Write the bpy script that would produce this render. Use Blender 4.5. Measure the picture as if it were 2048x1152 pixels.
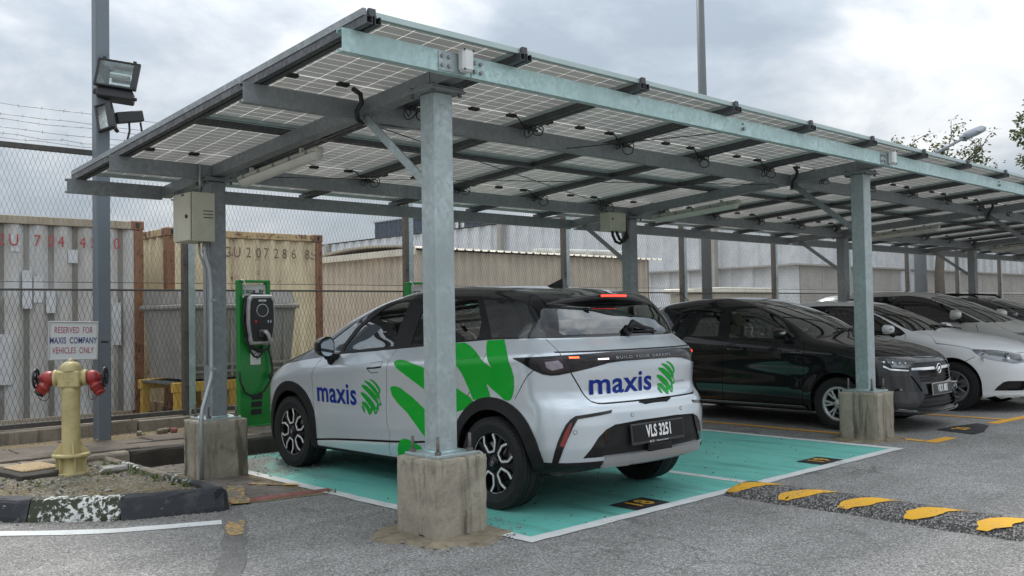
import bpy, bmesh, math, random
import numpy as np
from math import sin, cos, pi, radians
from mathutils import Vector, Matrix

for o in list(bpy.data.objects): bpy.data.objects.remove(o)
SC = bpy.context.scene
COL = SC.collection
random.seed(7)
RNG = np.random.default_rng(7)

# ---------------------------------------------------------------- camera
cam_d = bpy.data.cameras.new('camera'); cam = bpy.data.objects.new('camera', cam_d); COL.objects.link(cam)
SC.camera = cam
YAW, PIT, ROL = 0.81826, 0.0271, -0.0166
fw = Vector((cos(PIT) * cos(YAW), cos(PIT) * sin(YAW), sin(PIT)))
rt = Vector((sin(YAW), -cos(YAW), 0)); up = rt.cross(fw)
r2 = rt * cos(ROL) + up * sin(ROL); u2 = -rt * sin(ROL) + up * cos(ROL)
M = Matrix((r2, u2, -fw)).transposed().to_4x4(); M.translation = Vector((-3.8128, -3.943, 1.3477))
cam.matrix_world = M
cam_d.sensor_width = 36; cam_d.lens = 1860.0 / 2048 * 36
cam_d.clip_start = .05; cam_d.clip_end = 3000
SC.render.resolution_x = 1024; SC.render.resolution_y = 576

# ---------------------------------------------------------------- sky, sun, exposure
SUN_EL, SUN_AZ = radians(54), radians(72)          # azimuth measured from +X towards +Y: behind the canopy
SC.view_settings.view_transform = 'Standard'; SC.view_settings.look = 'None'
SC.view_settings.exposure = 0.70; SC.view_settings.gamma = 1.0
SC.view_settings.use_curve_mapping = False
sun_d = bpy.data.lights.new('sun', 'SUN'); sun = bpy.data.objects.new('sun', sun_d); COL.objects.link(sun)
sun_d.energy = 1.6; sun_d.angle = radians(14); sun_d.color = (1, .96, .9)
sd = Vector((cos(SUN_EL) * cos(SUN_AZ), cos(SUN_EL) * sin(SUN_AZ), sin(SUN_EL)))
sun.rotation_euler = sd.to_track_quat('Z', 'Y').to_euler()

W = bpy.data.worlds.new('World'); SC.world = W; W.use_nodes = True
nt = W.node_tree; nt.nodes.clear()
def wn(t, **k):
    n = nt.nodes.new(t)
    for a, b in k.items(): setattr(n, a, b)
    return n
def wmath(op, a, b=None, c=None):
    n = wn('ShaderNodeMath', operation=op)
    for i, v in enumerate((a, b, c)):
        if v is None: continue
        if isinstance(v, (int, float)): n.inputs[i].default_value = v
        else: nt.links.new(v, n.inputs[i])
    return n.outputs[0]
tc = wn('ShaderNodeTexCoord'); sp = wn('ShaderNodeSeparateXYZ'); nt.links.new(tc.outputs['Generated'], sp.inputs[0])
zz = wmath('MAXIMUM', sp.outputs[2], 0.0)
den = wmath('ADD', wmath('MULTIPLY', zz, .55), .62)
cx = wmath('DIVIDE', sp.outputs[0], den); cy = wmath('DIVIDE', sp.outputs[1], den)
cb = wn('ShaderNodeCombineXYZ'); nt.links.new(cx, cb.inputs[0]); nt.links.new(cy, cb.inputs[1]); nt.links.new(wmath('MULTIPLY_ADD', sp.outputs[2], 2.3, 52.2), cb.inputs[2])
def wnoise(scale, detail, rough, dist=0.0):
    n = wn('ShaderNodeTexNoise'); n.inputs['Scale'].default_value = scale; n.inputs['Detail'].default_value = detail
    n.inputs['Roughness'].default_value = rough; n.inputs['Distortion'].default_value = dist
    nt.links.new(cb.outputs[0], n.inputs['Vector']); return n.outputs['Fac']
n1 = wnoise(1.55, 9, .55, .25); n2 = wnoise(4.2, 9, .58, .35)
mixn = wmath('ADD', wmath('MULTIPLY', n1, .68), wmath('MULTIPLY', n2, .32))
cr = wn('ShaderNodeValToRGB'); nt.links.new(mixn, cr.inputs[0])
e = cr.color_ramp.elements
e[0].position = .385; e[0].color = (.35, .41, .48, 1); e[1].position = .635; e[1].color = (.98, .985, .99, 1)
for p, c in ((.45, (.45, .51, .575, 1)), (.50, (.60, .64, .69, 1)), (.555, (.80, .825, .85, 1))):
    q = cr.color_ramp.elements.new(p); q.color = c
sky = wn('ShaderNodeTexSky', sky_type='NISHITA'); sky.sun_disc = False
sky.sun_elevation = SUN_EL; sky.sun_rotation = pi / 2 - SUN_AZ; sky.air_density = 1.2; sky.dust_density = 2.0
bg1 = wn('ShaderNodeBackground'); nt.links.new(sky.outputs[0], bg1.inputs[0]); bg1.inputs[1].default_value = .06
bg2 = wn('ShaderNodeBackground'); nt.links.new(cr.outputs[0], bg2.inputs[0])
# an overcast deck is brighter overhead than near the horizon, all round
bg2.inputs[1].default_value = 1.0
nt.links.new(wmath('MULTIPLY_ADD', wmath('POWER', zz, 1.2), 1.38, .57), bg2.inputs[1])
mx = wn('ShaderNodeMixShader'); mx.inputs[0].default_value = .90
nt.links.new(bg1.outputs[0], mx.inputs[1]); nt.links.new(bg2.outputs[0], mx.inputs[2])
out = wn('ShaderNodeOutputWorld'); nt.links.new(mx.outputs[0], out.inputs[0])
SC.cycles.max_bounces = 8; SC.cycles.transparent_max_bounces = 16
try: SC.cycles.use_denoising = True
except Exception: pass

# ---------------------------------------------------------------- materials
MATS = {}
class NT:
    """small node-graph writer"""
    def __init__(s, name):
        s.m = bpy.data.materials.new(name); s.m.use_nodes = True; s.t = s.m.node_tree; s.t.nodes.clear()
        s.out = s.n('ShaderNodeOutputMaterial')
    def n(s, t, **k):
        x = s.t.nodes.new(t)
        for a, b in k.items(): setattr(x, a, b)
        return x
    def put(s, sock, v):
        if hasattr(v, 'is_output') or isinstance(v, bpy.types.NodeSocket): s.t.links.new(v, sock)
        elif isinstance(v, tuple) and len(v) == 3 and sock.type == 'RGBA': sock.default_value = (*v, 1)
        else: sock.default_value = v
    def coord(s, which='Object', scale=None):
        c = s.n('ShaderNodeTexCoord').outputs[which]
        if which == 'World':
            pass
        if scale is not None:
            mp = s.n('ShaderNodeMapping'); s.put(mp.inputs[0], c); mp.inputs['Scale'].default_value = scale if isinstance(scale, tuple) else (scale,) * 3
            c = mp.outputs[0]
        return c
    def world(s, scale=(1, 1, 1)):
        g = s.n('ShaderNodeNewGeometry').outputs['Position']
        mp = s.n('ShaderNodeMapping'); s.put(mp.inputs[0], g); mp.inputs['Scale'].default_value = scale if isinstance(scale, tuple) else (scale,) * 3
        return mp.outputs[0]
    def noise(s, co, scale=5, detail=4, rough=.55, dist=0):
        x = s.n('ShaderNodeTexNoise'); s.put(x.inputs['Vector'], co)
        x.inputs['Scale'].default_value = scale; x.inputs['Detail'].default_value = detail
        x.inputs['Roughness'].default_value = rough; x.inputs['Distortion'].default_value = dist
        return x.outputs['Fac']
    def voro(s, co, scale=5, feature='F1', out='Distance'):
        x = s.n('ShaderNodeTexVoronoi', feature=feature); s.put(x.inputs['Vector'], co); x.inputs['Scale'].default_value = scale
        return x.outputs[out]
    def ramp(s, f, stops):
        x = s.n('ShaderNodeValToRGB'); s.put(x.inputs[0], f); e = x.color_ramp.elements
        def c4(c): return (*c, 1) if isinstance(c, tuple) else (c, c, c, 1)
        e[0].position, e[0].color = stops[0][0], c4(stops[0][1]); e[1].position, e[1].color = stops[-1][0], c4(stops[-1][1])
        for p, c in stops[1:-1]:
            q = e.new(p); q.color = c4(c)
        return x.outputs[0]
    def mix(s, f, a, b, mode='MIX'):
        x = s.n('ShaderNodeMix', data_type='RGBA', blend_type=mode)
        s.put(x.inputs[0], f); s.put(x.inputs[6], a); s.put(x.inputs[7], b)
        return x.outputs[2]
    def math(s, op, a, b=None, c=None, clamp=False):
        x = s.n('ShaderNodeMath', operation=op); x.use_clamp = clamp
        for i, v in enumerate((a, b, c)):
            if v is not None: s.put(x.inputs[i], v)
        return x.outputs[0]
    def sep(s, co):
        x = s.n('ShaderNodeSeparateXYZ'); s.put(x.inputs[0], co); return x.outputs
    def bump(s, h, dist=.01, strength=.5):
        x = s.n('ShaderNodeBump'); s.put(x.inputs['Height'], h); x.inputs['Distance'].default_value = dist; x.inputs['Strength'].default_value = strength
        return x.outputs[0]
    def bsdf(s, col, rough=.5, metal=0., normal=None, coat=0., coat_rough=.05, spec=None, emit=None, estr=0, alpha=None, trans=None):
        b = s.n('ShaderNodeBsdfPrincipled')
        s.put(b.inputs['Base Color'], col); s.put(b.inputs['Roughness'], rough); s.put(b.inputs['Metallic'], metal)
        if normal is not None: s.put(b.inputs['Normal'], normal)
        if coat: b.inputs['Coat Weight'].default_value = coat; b.inputs['Coat Roughness'].default_value = coat_rough
        if spec is not None: s.put(b.inputs['Specular IOR Level'], spec)
        if emit is not None: s.put(b.inputs['Emission Color'], emit); s.put(b.inputs['Emission Strength'], estr)
        if alpha is not None: s.put(b.inputs['Alpha'], alpha)
        return b.outputs[0]
    def done(s, sh):
        s.put(s.out.inputs[0], sh); MATS[s.m.name] = s.m; return s.m

def pbr(name, col, rough=.5, metal=0., var=.15, scale=6., bump=0., bscale=60., coat=0., spec=None, emit=None, estr=0, dirt=0., dcol=(.10, .085, .06)):
    """plain procedural surface: base colour with mottling, optional grime and fine relief"""
    g = NT(name); co = g.coord('Object')
    f = g.noise(co, scale, 5, .6)
    a = tuple(max(0, c * (1 - var)) for c in col); b = tuple(min(1, c * (1 + var)) for c in col)
    c = g.mix(g.ramp(f, [(.3, 0.), (.7, 1.)]), a, b)
    if dirt:
        d = g.noise(g.coord('Object'), scale * .7, 8, .7, .6)
        c = g.mix(g.math('MULTIPLY', g.ramp(d, [(.48, 0.), (.72, 1.)]), dirt), c, dcol)
    nrm = g.bump(g.noise(g.coord('Object'), bscale, 3, .6), .004, bump) if bump else None
    r = g.math('ADD', rough - .06, g.math('MULTIPLY', f, .12)) if rough > .08 else rough
    return g.done(g.bsdf(c, r, metal, nrm, coat, spec=spec, emit=emit, estr=estr))

# ---------------------------------------------------------------- mesh helpers
class MB:
    """collects shapes into one mesh"""
    def __init__(s): s.v = []; s.f = []; s.m = []; s.sm = []
    def add(s, V, F, mi=0, smooth=False):
        o = len(s.v); s.v.extend(tuple(map(float, p)) for p in V)
        for f in F: s.f.append(tuple(i + o for i in f)); s.m.append(mi); s.sm.append(smooth)
        return s
    def box(s, c, d, bev=0.0, rot=None, mi=0):
        hx, hy, hz = d[0] / 2, d[1] / 2, d[2] / 2
        if bev <= 0:
            V = [(sx * hx, sy * hy, sz * hz) for sx in (-1, 1) for sy in (-1, 1) for sz in (-1, 1)]
            F = [(0, 1, 3, 2), (4, 6, 7, 5), (0, 4, 5, 1), (2, 3, 7, 6), (0, 2, 6, 4), (1, 5, 7, 3)]
        else:
            b = min(bev, hx * .9, hy * .9, hz * .9); V = []; idx = {}
            for sx in (-1, 1):
                for sy in (-1, 1):
                    for sz in (-1, 1):
                        for ax in range(3):
                            p = [sx * (hx - b), sy * (hy - b), sz * (hz - b)]
                            p[ax] += (sx, sy, sz)[ax] * b
                            idx[(sx, sy, sz, ax)] = len(V); V.append(tuple(p))
            F = []
            for ax in range(3):
                a1, a2 = (ax + 1) % 3, (ax + 2) % 3
                for sg in (-1, 1):
                    q = []
                    for u, w in ((-1, -1), (1, -1), (1, 1), (-1, 1)):
                        t = [0, 0, 0]; t[ax] = sg; t[a1] = u; t[a2] = w; q.append(idx[(*t, ax)])
                    F.append(tuple(q if sg > 0 else q[::-1]))
                for u in (-1, 1):
                    for w in (-1, 1):
                        q = []
                        for e, k in ((-1, a1), (1, a1), (1, a2), (-1, a2)):
                            t = [0, 0, 0]; t[ax] = e; t[a1] = u; t[a2] = w; q.append(idx[(*t, k)])
                        F.append(tuple(q if u * w > 0 else q[::-1]))
            for sx in (-1, 1):
                for sy in (-1, 1):
                    for sz in (-1, 1):
                        q = [idx[(sx, sy, sz, a)] for a in range(3)]
                        F.append(tuple(q if sx * sy * sz > 0 else q[::-1]))
        V = [Vector(p) for p in V]
        if rot is not None: V = [rot @ p for p in V]
        c = Vector(c)
        return s.add([p + c for p in V], F, mi)
    def tube(s, pts, r, n=8, mi=0, caps=True, smooth=True, closed=False):
        pts = [Vector(p) for p in pts]; R = r if isinstance(r, (list, tuple)) else [r] * len(pts)
        V = []; F = []; m = len(pts); prev = None
        for i, p in enumerate(pts):
            if closed: t = pts[(i + 1) % m] - pts[i - 1]
            else: t = pts[min(i + 1, m - 1)] - pts[max(i - 1, 0)]
            t.normalize()
            if prev is None:
                a = Vector((0, 0, 1)) if abs(t.z) < .9 else Vector((1, 0, 0))
                u = t.cross(a).normalized()
            else:
                u = (prev - t * prev.dot(t))
                u = u.normalized() if u.length > 1e-6 else t.orthogonal().normalized()
            prev = u; w = t.cross(u)
            for k in range(n):
                a = 2 * pi * k / n
                V.append(p + (u * cos(a) + w * sin(a)) * R[i])
        for i in range(m if closed else m - 1):
            j = (i + 1) % m
            for k in range(n):
                l = (k + 1) % n
                F.append((i * n + k, i * n + l, j * n + l, j * n + k))
        s.add(V, F, mi, smooth)
        if caps and not closed:
            o = len(s.v) - len(V)
            s.f.append(tuple(o + k for k in range(n))[::-1]); s.m.append(mi); s.sm.append(False)
            s.f.append(tuple(o + (m - 1) * n + k for k in range(n))); s.m.append(mi); s.sm.append(False)
        return s
    def lathe(s, prof, n=24, axis='z', c=(0, 0, 0), mi=0, smooth=True, a0=0, a1=2 * pi):
        V = []; F = []; full = abs(a1 - a0 - 2 * pi) < 1e-6; m = n if full else n + 1
        for r, h in prof:
            for k in range(m):
                a = a0 + (a1 - a0) * k / n
                x, y = r * cos(a), r * sin(a)
                V.append({'z': (x, y, h), 'x': (h, x, y), 'y': (y, h, x)}[axis])
        for i in range(len(prof) - 1):
            for k in range(n):
                l = (k + 1) % m if full else k + 1
                F.append((i * m + k, i * m + l, (i + 1) * m + l, (i + 1) * m + k))
        c = Vector(c)
        return s.add([Vector(p) + c for p in V], F, mi, smooth)
    def prism(s, poly, h0, h1, axis='z', mi=0, sides=True, bottom=True):
        """extruded outline; axis z: (x,y), axis x: (y,z), axis y: (x,z)"""
        def P(a, b, h): return {'z': (a, b, h), 'x': (h, a, b), 'y': (a, h, b)}[axis]
        ar = sum(poly[i][0] * poly[(i + 1) % len(poly)][1] - poly[(i + 1) % len(poly)][0] * poly[i][1] for i in range(len(poly)))
        if (ar < 0) != (axis == 'y'): poly = poly[::-1]
        n = len(poly)
        V = [P(a, b, h0) for a, b in poly] + [P(a, b, h1) for a, b in poly]
        F = [tuple(range(n, 2 * n))]
        if bottom: F.append(tuple(range(n))[::-1])
        if sides: F += [(i, (i + 1) % n, n + (i + 1) % n, n + i) for i in range(n)]
        if h1 < h0: F = [f[::-1] for f in F]
        return s.add(V, F, mi)
    def grid(s, fn, nu, nv, mi=0, smooth=True, flip=False):
        V = [fn(i / nu, j / nv) for i in range(nu + 1) for j in range(nv + 1)]
        F = []
        for i in range(nu):
            for j in range(nv):
                q = (i * (nv + 1) + j, (i + 1) * (nv + 1) + j, (i + 1) * (nv + 1) + j + 1, i * (nv + 1) + j + 1)
                F.append(q[::-1] if flip else q)
        return s.add(V, F, mi, smooth)
    def mesh(s, name, mats):
        me = bpy.data.meshes.new(name)
        me.from_pydata(s.v, [], s.f)
        for m in (mats if isinstance(mats, (list, tuple)) else [mats]): me.materials.append(MATS[m] if isinstance(m, str) else m)
        me.polygons.foreach_set('material_index', s.m); me.polygons.foreach_set('use_smooth', s.sm)
        me.update(); return me
    def build(s, name, mats, parent=None, loc=None, kind=None):
        return link(name, s.mesh(name, mats), parent, loc, kind)

def link(name, data, parent=None, loc=None, kind=None):
    o = bpy.data.objects.new(name, data); COL.objects.link(o)
    if parent is not None: o.parent = parent
    if loc is not None: o.location = loc
    if kind: o['kind'] = kind
    return o
def thing(name, label, cat, loc=(0, 0, 0), rz=0, group=None):
    o = bpy.data.objects.new(name, None); COL.objects.link(o); o.empty_display_size = .1
    o.location = loc; o.rotation_euler = (0, 0, rz); o['label'] = label; o['category'] = cat
    if group: o['group'] = group
    return o
def tag(o, label, cat, group=None):
    o['label'] = label; o['category'] = cat
    if group: o['group'] = group
    return o
def copy_tree(o, parent=None):
    c = o.copy(); COL.objects.link(c); c.parent = parent
    for ch in list(o.children): copy_tree(ch, c)
    return c
_TXT = {}
def text_mesh(txt, size, depth=0.0, bold=0.0, sx=1.0, spacing=1.0):
    """lettering as flat geometry, centred, in the xy plane: (verts, faces)"""
    key = (txt, size, depth, bold, sx, spacing)
    if key in _TXT: return _TXT[key]
    cu = bpy.data.curves.new('lettering', 'FONT'); cu.body = txt; cu.size = size; cu.align_x = 'CENTER'; cu.align_y = 'CENTER'
    cu.extrude = depth; cu.offset = bold; cu.resolution_u = 3; cu.space_character = spacing
    o = bpy.data.objects.new('lettering', cu); COL.objects.link(o)
    dg = bpy.context.evaluated_depsgraph_get(); me = o.evaluated_get(dg).to_mesh()
    V = [(v.co.x * sx, v.co.y, v.co.z) for v in me.vertices]; F = [tuple(p.vertices) for p in me.polygons]
    o.evaluated_get(dg).to_mesh_clear(); bpy.data.objects.remove(o); bpy.data.curves.remove(cu)
    _TXT[key] = (V, F); return V, F
def put_text(mb, txt, size, org, ux, uy, mi=0, bold=0., sx=1., spacing=1., lift=.002):
    V, F = text_mesh(txt, size, 0., bold, sx, spacing)
    ux = Vector(ux).normalized(); uy = Vector(uy).normalized(); n = ux.cross(uy); org = Vector(org)
    mb.add([org + ux * v[0] + uy * v[1] + n * lift for v in V], F, mi)
    return mb
def rotz(a): return Matrix.Rotation(a, 3, 'Z')
# ================================================================ materials of the setting
def m_asphalt():
    g = NT('asphalt'); p = g.world()
    fine = g.voro(p, 120, out='Color'); fs = g.n('ShaderNodeSeparateColor'); g.put(fs.inputs[0], fine)
    st = g.noise(p, 170, 2, .6)
    c = g.ramp(fs.outputs[0], [(0, (.080, .078, .076)), (.45, (.212, .208, .200)), (.8, (.325, .319, .305)), (1, (.55, .54, .52))])
    c = g.mix(g.ramp(st, [(.38, 0.), (.62, 1.)]), c, g.mix(.5, c, (.28, .273, .26)))
    big = g.noise(p, .38, 5, .6, .3); mid = g.noise(p, 2.2, 7, .68, .3)
    c = g.mix(1.0, c, g.ramp(big, [(.3, .80), (.7, 1.12)]), 'MULTIPLY')
    c = g.mix(1.0, c, g.ramp(mid, [(.3, .84), (.7, 1.10)]), 'MULTIPLY')
    # darker rubbed lanes where tyres turn into the bays, along x in front of the carport
    lane = g.noise(g.world((.25, 1.6, 1)), 1.0, 4, .55, .6)
    c = g.mix(1.0, c, g.ramp(lane, [(.42, 1.), (.60, .86)]), 'MULTIPLY')
    # oil drips and damp spots
    c = g.mix(1.0, c, g.ramp(g.noise(p, 1.7, 3, .5, 1.0), [(.66, 1.), (.71, .74)]), 'MULTIPLY')
    c = g.mix(1.0, c, g.ramp(g.voro(p, 1.15), [(.025, .62), (.05, 1.)]), 'MULTIPLY')
    # hairline cracks
    w = g.n('ShaderNodeVectorMath', operation='ADD'); nz = g.n('ShaderNodeTexNoise'); g.put(nz.inputs['Vector'], p); nz.inputs['Scale'].default_value = 1.8; nz.inputs['Detail'].default_value = 7
    g.put(w.inputs[0], p); g.put(w.inputs[1], nz.outputs['Color'])
    ck = g.voro(w.outputs[0], .42, 'DISTANCE_TO_EDGE')
    gate = g.ramp(g.noise(p, .5, 2), [(.50, 0.), (.56, 1.)])
    cr_ = g.math('MULTIPLY', g.ramp(ck, [(.003, 1.), (.0065, 0.)]), gate)
    c = g.mix(g.math('MULTIPLY', cr_, .35), c, (.045, .043, .04))
    h = g.math('ADD', g.math('SUBTRACT', g.voro(p, 120), g.math('MULTIPLY', cr_, .6)), g.math('MULTIPLY', g.noise(p, 30, 3), .5))
    return g.done(g.bsdf(c, .9, 0, g.bump(h, .006, .7), spec=.3))
m_asphalt()

def worn(name, col, under, amt=.58, fine=70., rough=.7, stones=True):
    """road paint: colour with worn flecks that show what lies underneath"""
    g = NT(name); p = g.world()
    a = g.noise(p, fine, 3, .6); b = g.noise(p, 2.2, 5, .65, .4)
    f = g.math('ADD', g.math('MULTIPLY', a, .55), g.math('MULTIPLY', b, .45))
    w = g.ramp(f, [(amt, 0.), (amt + .05, 1.)])
    v = g.noise(p, 1.1, 5, .6)
    c = g.mix(1.0, col, g.ramp(v, [(.3, .82), (.7, 1.1)]), 'MULTIPLY')
    c = g.mix(g.math('MULTIPLY', g.ramp(g.noise(p, 5.0, 6, .7), [(.5, 0.), (.75, 1.)]), .35), c, (.20, .19, .17))
    c = g.mix(w, c, under)
    h = g.math('ADD', g.voro(p, 95), g.math('MULTIPLY', a, .6))
    return g.done(g.bsdf(c, rough, 0, g.bump(h, .004, .55), spec=.3))
def m_bay():
    g = NT('bay_green'); p = g.world()
    v = g.noise(p, .9, 6, .62, .4); f = g.noise(p, 60, 3, .6); b = g.noise(p, 2.0, 6, .7, .6)
    c = g.mix(g.ramp(v, [(.32, 0.), (.68, 1.)]), (.115, .43, .365), (.185, .53, .46))
    sc = g.noise(g.world((6, .55, 1)), 1., 6, .65, .5)                     # scuffs drawn out along the way cars drive in
    c = g.mix(g.math('MULTIPLY', g.ramp(sc, [(.52, 0.), (.68, 1.)]), .55), c, (.065, .20, .175))
    c = g.mix(g.math('MULTIPLY', g.ramp(g.noise(p, 7, 6, .72), [(.52, 0.), (.72, 1.)]), .40), c, (.25, .40, .36))
    s_ = g.sep(p)                                                          # paint worn off towards the back left corner
    dx = g.math('SUBTRACT', s_[0], .35); dy = g.math('SUBTRACT', s_[1], 3.9); d = g.math('SQRT', g.math('ADD', g.math('MULTIPLY', dx, dx), g.math('MULTIPLY', g.math('MULTIPLY', dy, dy), .6)))
    w = g.math('ADD', g.math('ADD', g.math('MULTIPLY', f, .5), g.math('MULTIPLY', b, .5)), g.ramp(d, [(.15, .16), (1.1, 0.)]))
    c = g.mix(g.ramp(w, [(.585, 0.), (.64, 1.)]), c, g.mix(f, (.12, .118, .11), (.27, .26, .24)))
    return g.done(g.bsdf(c, .72, 0, g.bump(g.math('ADD', g.voro(p, 110), g.math('MULTIPLY', f, .6)), .004, .6), spec=.25))
m_bay()
worn('line_white', (.66, .68, .67), (.16, .16, .155), .585)
worn('line_yellow', (.70, .36, .045), (.13, .13, .125), .60)
worn('line_yellow_old', (.56, .34, .08), (.17, .16, .145), .465, 34.)
worn('patch_black', (.022, .022, .024), (.07, .07, .07), .60)
worn('number_yellow', (.62, .36, .04), (.05, .05, .05), .585)
worn('kerb_black', (.028, .030, .036), (.13, .12, .10), .60, 18., .6)
worn('kerb_white', (.66, .67, .64), (.045, .05, .03), .44, 30.)
worn('hump_yellow', (.72, .39, .035), (.15, .145, .135), .56)

def m_hump():
    g = NT('hump_asphalt'); p = g.world()
    v = g.voro(p, 105, out='Color'); fs = g.n('ShaderNodeSeparateColor'); g.put(fs.inputs[0], v)
    c = g.ramp(fs.outputs[0], [(0, (.035, .034, .033)), (.55, (.105, .10, .098)), (1, (.34, .33, .31))])
    g.done(g.bsdf(c, .85, 0, g.bump(g.voro(p, 105), .008, 1.0), spec=.3))
m_hump()

def m_concrete(name, col, stain=.6, moss=.3, rough=.88):
    g = NT(name); o = g.coord('Object'); p = g.world()
    a = g.noise(p, 2.6, 9, .7, .5); b = g.noise(p, 28, 4, .6)
    c = g.mix(g.ramp(a, [(.3, 0.), (.7, 1.)]), tuple(x * .55 for x in col), tuple(min(1, x * 1.22) for x in col))
    c = g.mix(g.math('MULTIPLY', g.ramp(b, [(.45, 0.), (.75, 1.)]), .35), c, tuple(x * .55 for x in col))
    run = g.noise(g.world((9, 9, .9)), 1.0, 5, .65, .6)           # streaks that ran down from the top
    c = g.mix(g.math('MULTIPLY', g.ramp(run, [(.52, 0.), (.66, 1.)]), stain), c, (.075, .066, .050))
    ms = g.noise(p, 6, 6, .7, 1.)
    c = g.mix(g.math('MULTIPLY', g.ramp(ms, [(.58, 0.), (.68, 1.)]), moss), c, (.055, .065, .025))
    pit = g.voro(p, 34)
    h = g.math('ADD', g.math('MULTIPLY', g.noise(p, 45, 5, .7), 1.), g.math('MULTIPLY', g.ramp(pit, [(.05, 0.), (.16, 1.)]), .6))
    return g.done(g.bsdf(c, rough, 0, g.bump(h, .008, .7), spec=.25))
m_concrete('concrete_block', (.37, .335, .265), .85, .5)
m_concrete('concrete_pale', (.47, .46, .43), .25, .1)
m_concrete('paver_grey', (.17, .145, .12), .35, .35)
m_concrete('kerb_concrete', (.30, .26, .21), .6, .4)
m_concrete('kerb_dark', (.075, .068, .06), .6, .5)
m_concrete('old_brick', (.215, .19, .165), .3, .15)
m_concrete('red_brick', (.33, .14, .125), .25, .1)
m_concrete('mortar', (.27, .225, .16), .7, .4)

def m_soil(name, c0, c1, c2, sc=70):
    g = NT(name); p = g.world()
    v = g.voro(p, sc, out='Color'); fs = g.n('ShaderNodeSeparateColor'); g.put(fs.inputs[0], v)
    c = g.ramp(fs.outputs[0], [(0, c0), (.55, c1), (1, c2)])
    c = g.mix(g.ramp(g.noise(p, 2.4, 6, .65, .5), [(.42, 0.), (.62, 1.)]), c, g.mix(.55, c, (.22, .17, .085)))
    c = g.mix(g.math('MULTIPLY', g.ramp(g.noise(p, 7, 5, .7, 1.), [(.60, 0.), (.68, 1.)]), .55), c, (.075, .085, .03))
    g.done(g.bsdf(c, .95, 0, g.bump(g.math('ADD', g.voro(p, sc), g.noise(p, 9, 4)), .014, 1.), spec=.2))
m_soil('gravel_soil', (.085, .075, .06), (.20, .18, .14), (.36, .33, .27))
m_soil('sand', (.17, .13, .08), (.30, .24, .15), (.42, .36, .26), 110)
pbr('stone', (.23, .22, .20), .9, var=.4, scale=25)
pbr('stone_dark', (.04, .04, .04), .9, var=.4, scale=25)

# ================================================================ ground
def sheet(name, poly, z, m, parent=None, kind='structure', cut=0):
    mb = MB(); mb.add([(x, y, z) for x, y in poly], [tuple(range(len(poly)))]); return mb.build(name, m, parent, kind=kind)
def rect(x0, y0, x1, y1): return [(x0, y0), (x1, y0), (x1, y1), (x0, y1)]
sheet('ground', rect(-600, -600, 900, 900), 0, 'asphalt')
BW = 4.945                                     # the green bays: two of them between posts
bay = sheet('parking_bay', [(.05, .05), (BW - .05, .05), (BW - .05, 4.45), (.35, 4.46), (.12, 4.2), (.05, 3.9)], .0025, 'bay_green')
def line_strip(name, pts, w, z, m, wob=.004, n=40):
    P = np.array(pts, float); seg = np.linalg.norm(np.diff(P, axis=0), axis=1); t = np.concatenate([[0], np.cumsum(seg)])
    T = np.linspace(0, t[-1], max(2, int(t[-1] * 9))); X = np.interp(T, t, P[:, 0]); Y = np.interp(T, t, P[:, 1])
    dx, dy = np.gradient(X), np.gradient(Y); L = np.hypot(dx, dy); nx, ny = -dy / L, dx / L
    a = RNG.normal(0, wob, len(T)); b = RNG.normal(0, wob, len(T))
    V = []
    for i in range(len(T)):
        V.append((X[i] + nx[i] * (w / 2 + a[i]), Y[i] + ny[i] * (w / 2 + a[i]), z)); V.append((X[i] - nx[i] * (w / 2 + b[i]), Y[i] - ny[i] * (w / 2 + b[i]), z))
    mb = MB(); mb.add(V, [(2 * i, 2 * i + 1, 2 * i + 3, 2 * i + 2) for i in range(len(T) - 1)])
    return mb.build(name, m, kind='structure')
line_strip('bay_line', [(.0, .05), (BW, .05)], .105, .005, 'line_white')
line_strip('bay_line', [(.05, .103), (.05, 4.05)], .10, .005, 'line_white')
line_strip('bay_line', [(BW - .05, .103), (BW - .05, 4.5)], .10, .005, 'line_white')
line_strip('bay_line', [(BW / 2, .103), (BW / 2, 4.4)], .09, .005, 'line_white')
line_strip('road_line', [(-2.9, 3.45), (-2.5, 3.02), (-2.14, 2.63), (-1.85, 2.36), (-1.6, 2.16), (-1.3, 2.02), (-1.01, 1.89)], .13, .0035, 'line_white', .003)
# yellow bays further along
for (a, b) in (((5.50, -.0), (5.98, -.02)), ((7.42, .10), (8.7, .02)), ((9.9, .05), (11.6, .05)), ((12.9, .05), (14.5, .05))):
    line_strip('yellow_line', [a, b], .13, .0035, 'line_yellow', .003)
for x in (5.56, 7.9, 10.95, 13.5, 16.3): line_strip('yellow_line', [(x, .08), (x + .02, 4.4)], .10, .0045, 'line_yellow', .003)
def number_patch(txt, x, y, w, d, z=.0065, extra=None):
    pt = sheet('number_patch', extra or rect(x - w / 2, y - d / 2, x + w / 2, y + d / 2), z, 'patch_black')
    mb = MB(); put_text(mb, txt,   .215, (x, y, z + .0025), (1, 0, 0), (0, 1, 0), bold=.006, sx=.95, spacing=1.05, lift=0)
    mb.build('bay_number', 'number_yellow', pt, kind='structure')
number_patch('18', 1.28, .228, .37, .255); number_patch('19', 3.77, .228, .37, .255)
number_patch('20', 6.72, .16, .4, .3, extra=[(6.36, -.10), (6.62, -.11), (7.22, .06), (7.32, .22), (6.92, .31), (6.48, .34)])
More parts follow.
